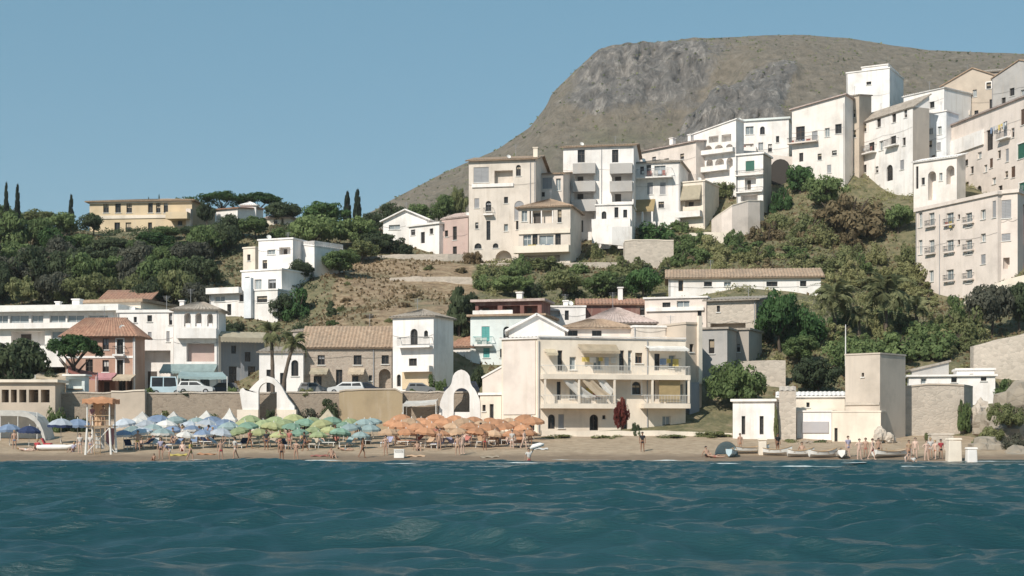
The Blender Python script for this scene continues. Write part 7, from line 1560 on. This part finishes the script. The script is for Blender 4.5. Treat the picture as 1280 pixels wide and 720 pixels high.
person("dark tanned bather in black trunks standing ankle deep below the green umbrellas", 352, 577, "stand", "skin_brown", B_(trunks="c_black")); person("bather in a pink swimsuit beside the dark tanned bather", 370, 576, "hips", "skin_tan", B_(top="c_pink", bikini="c_pink"), ang=-.3); person("bather in dark clothes carrying a towel at the right end of the green section", 381, 564, "walk", "skin_brown", B_(shirt="c_black", trunks="c_navy"), ang=-1.4)
person("bather in dark trunks standing by the green umbrella poles", 333, 563, "stand", "skin_brown", B_(trunks="c_navy", shirt="c_black")); person("person in brown clothes between the loungers of the green section", 312, 562, "walk", "skin_brown", B_(shirt="c_rose", trunks="c_black"), ang=1.0)
person("small bather squatting on the wet sand below the jade umbrellas", 415, 572, "sit", "skin_tan", B_(trunks="c_rose"), ang=.5); person("dark bather walking on the wet sand below the jade umbrellas", 453, 573, "walk", "skin_brown", B_(trunks="c_black"), ang=1.5); person("bather in dark swimsuit standing on the sand just right of the walking bather", 482, 570, "stand", "skin_tan", B_(top="c_black", bikini="c_black")); person("bather with a raised arm on the sand in front of the orange umbrellas", 572, 570, "raise", "skin_tan", B_(trunks="c_peach")); person("bather in beige trunks in front of the middle of the orange umbrellas", 578, 568, "stand", "skin_pale", B_(trunks="c_beige"), ang=.6)
person("lone dark dressed person standing on the empty sand before the big cream building", 803, 565, "stand", "skin_brown", B_(shirt="c_black", trunks="c_black"), h=1.7); person("sitting person on the sand at the right end of the empty beach", 884, 572, "sit", "skin_tan", B_(trunks="c_rose"), ang=.4); person("reclining bather next to the sitting person on the right sand", 893, 573, "lie", "skin_tan", B_(trunks="c_red"), ang=1.5)
person("white shirted wader holding up a white board in the shallows left of the middle", 0, 0, "raise", "skin_tan", B_(shirt="c_white", trunks="c_red"), at=(wx(661, 113), 113, -.55), h=1.75, ang=.2)
m = MB(); bx0 = wx(668, 113); m.tube([(bx0 - .35, 112.8, 1.2), (bx0 - .1, 112.78, 1.34), (bx0 + .45, 112.76, 1.5), (bx0 + .75, 112.74, 1.56)], [.06, .2, .18, .05], 10); o = m.build("body_board", "white_paint", None, True, loc=(bx0, 112.8, 1.3)); tag(o, "white bodyboard held up by the wader in the shallows", "bodyboard")
for px, py, pose, sk, wear, an, lab in ((925, 566, "stand", "skin_tan", B_(trunks="c_orange"), .2, "bather in orange trunks behind the white rowing boat"), (972, 566, "stand", "skin_brown", B_(trunks="c_black", shirt="c_black"), .5, "dark dressed bather behind the cream windbreak"), (1003, 567, "sit", "skin_tan", B_(trunks="c_white"), .0, "sitting bather behind the middle windbreak"), (1060, 571, "stand", "skin_pale", B_(trunks="c_lilac", shirt="c_lilac"), .3, "person in a lilac shirt at the left of the group under the tower"),
                                   (1074, 574, "hips", "skin_pale", B_(top="c_white", bikini="c_white"), .2, "pale bather in a white bikini in the group under the tower"), (1082, 572, "stand", "skin_tan", B_(trunks="c_rose"), -.2, "tanned bather in dusty red trunks in the middle of the group under the tower"), (1090, 575, "walk", "skin_pale", B_(trunks="c_red"), .9, "pale bather in red trunks walking out of the group under the tower"), (1098, 571, "stand", "skin_tan", B_(trunks="c_black"), .1, "bather in black trunks at the right of the group under the tower"),
                                   (1136, 575, "stand", "skin_tan", B_(trunks="c_orange", shirt="c_peach"), .1, "person in an orange shirt right of the tilted white boat"), (1144, 573, "stand", "skin_pale", B_(trunks="c_beige"), -.3, "pale bather in beige trunks beside the person in the orange shirt"), (1158, 576, "hips", "skin_pale", B_(top="c_pink", bikini="c_pink"), .2, "bather in a pink bikini at the left of the right hand group"), (1163, 573, "stand", "skin_tan", B_(shirt="c_white", trunks="c_white"), .0, "tall person in white clothes in the right hand group"), (1169, 575, "walk", "skin_pale", B_(trunks="c_orange"), -.8, "pale bather in orange trunks walking in the right hand group"), (1176, 574, "stand", "skin_tan", B_(shirt="c_red", trunks="c_black"), .1, "person in a red shirt and black shorts left of the tall stone block"),
                                   (522, 564, "sit", "skin_tan", B_(trunks="c_navy"), .3, "bather sitting in the shade of the leftmost orange umbrellas"), (606, 563, "stand", "skin_brown", B_(trunks="c_red"), .2, "tanned bather in red trunks under the orange umbrellas"), (640, 562, "stand", "skin_pale", B_(trunks="c_white", shirt="c_white"), -.2, "person in white clothes under the right orange umbrellas"), (655, 562, "walk", "skin_pale", B_(trunks="c_beige"), .9, "pale bather walking under the last orange umbrellas"), (549, 563, "stand", "skin_tan", B_(top="c_lilac", bikini="c_lilac"), .2, "bather in a lilac bikini under the orange umbrellas"),
                                   (432, 563, "lie", "skin_tan", B_(trunks="c_teal"), 1.2, "bather lying under the jade umbrellas"), (350, 562, "hips", "skin_tan", B_(trunks="c_rose"), .2, "tanned bather with hands on hips behind the black trunked bather"), (362, 562, "stand", "skin_tan", B_(shirt="c_rose", trunks="c_rose"), -.3, "person in dusty red clothes under the green umbrellas"), (228, 564, "sit", "skin_pale", B_(trunks="c_red"), .2, "pale bather sitting under the blue umbrellas"), (172, 563, "hips", "skin_tan", B_(trunks="c_yellow"), .1, "bather in yellow trunks at the left of the blue umbrellas"), (46, 562, "sit", "skin_tan", B_(shirt="c_red", trunks="c_navy"), .1, "person in a red shirt sitting at the white beach tent"), (32, 563, "lie", "skin_pale", B_(trunks="c_white"), 1.4, "pale bather lying in front of the white beach tent"), (18, 561, "stand", "skin_tan", B_(trunks="c_blue"), .2, "bather in blue trunks inside the white beach tent"), (100, 566, "stand", "skin_pale", B_(shirt="c_white", trunks="c_white"), .3, "person all in white left of the lookout tower"), (91, 564, "sit", "skin_tan", B_(shirt="c_lilac", trunks="c_lilac"), -.3, "person in lilac sitting by the pedal boat")):
    person(lab, px, py, pose, sk, wear, rb.choice(("hair_dark", "hair_brown", "hair_fair")), an, rb.uniform(1.6, 1.82))
person("child playing in the shallows before the right hand group", 0, 0, "bend", "skin_pale", B_(trunks="c_white"), at=(wx(1132, 116.5), 116.5, -.15), h=1.2, ang=.8); person("bather kneeling in the shallows right of the playing child", 0, 0, "sit", "skin_tan", B_(shirt="c_white", trunks="c_white"), at=(wx(1142, 117), 117, -.1), h=1.4)
# the crowd in the shade of the umbrellas
WEARS = [("red trunks", B_(trunks="c_red")), ("navy trunks", B_(trunks="c_navy")), ("a white shirt", B_(shirt="c_white", trunks="c_beige")), ("a black bikini", B_(top="c_black", bikini="c_black")), ("yellow trunks", B_(trunks="c_yellow")), ("a pink bikini", B_(top="c_pink", bikini="c_pink")), ("a dusty red shirt", B_(shirt="c_rose", trunks="c_black")), ("blue trunks", B_(trunks="c_blue"))]
for sec, x0, x1 in (("blue", 160, 290), ("green", 305, 470), ("orange", 484, 665)):
    for i, q in enumerate(sorted(rb.uniform(x0, x1) for _ in range(13))):
        nm, wv = rb.choice(WEARS); ps, pn = rb.choice((("stand", "standing"), ("sit", "sitting"), ("hips", "hands on hips"), ("sit", "sitting"), ("walk", "walking")))
        person("bather in %s %s, %s from left under the %s umbrellas" % (nm, pn, ORDS[i], sec), q, rb.uniform(551, 559), ps, rb.choice(("skin_tan", "skin_pale", "skin_brown", "skin_tan")), wv, rb.choice(("hair_dark", "hair_brown", "hair_fair")), rb.uniform(-2, 2), rb.uniform(1.55, 1.82), None, "bathers under the %s umbrellas" % sec)
# towels on the sand
for px, py, m_, nm in ((222, 569, "c_yellow", "yellow towel held low over the sand among the bathers below the blue umbrellas"), (258, 568, "c_orange", "orange towel spread on the sand below the blue umbrellas"), (612, 572, "c_beige", "beige towel on the sand below the orange umbrellas"), (674, 562, "c_white", "white crumpled towel right of the last orange umbrella"), (400, 570, "c_rose", "dusty red towel on the sand below the green umbrellas"), (520, 571, "c_peach", "peach towel on the sand right of the cool box")):
    x, y, z = bhit(px, py); m = MB(); n = 8
    for i in range(n):
        for j in range(3):
            def q(a, b): return (x - .8 + 1.6 * a / n, y - .5 + b * .33, bz1(x - .8 + 1.6 * a / n, y - .5 + b * .33) + .05 + .05 * math.sin(a * 1.7 + b * 2 + px))
            m.poly(q(i, j), q(i + 1, j), q(i + 1, j + 1), q(i, j + 1))
    o = m.build("towel", m_, None, loc=(x, y, z)); tag(o, nm.replace("held low over", "spread on"), "towel")
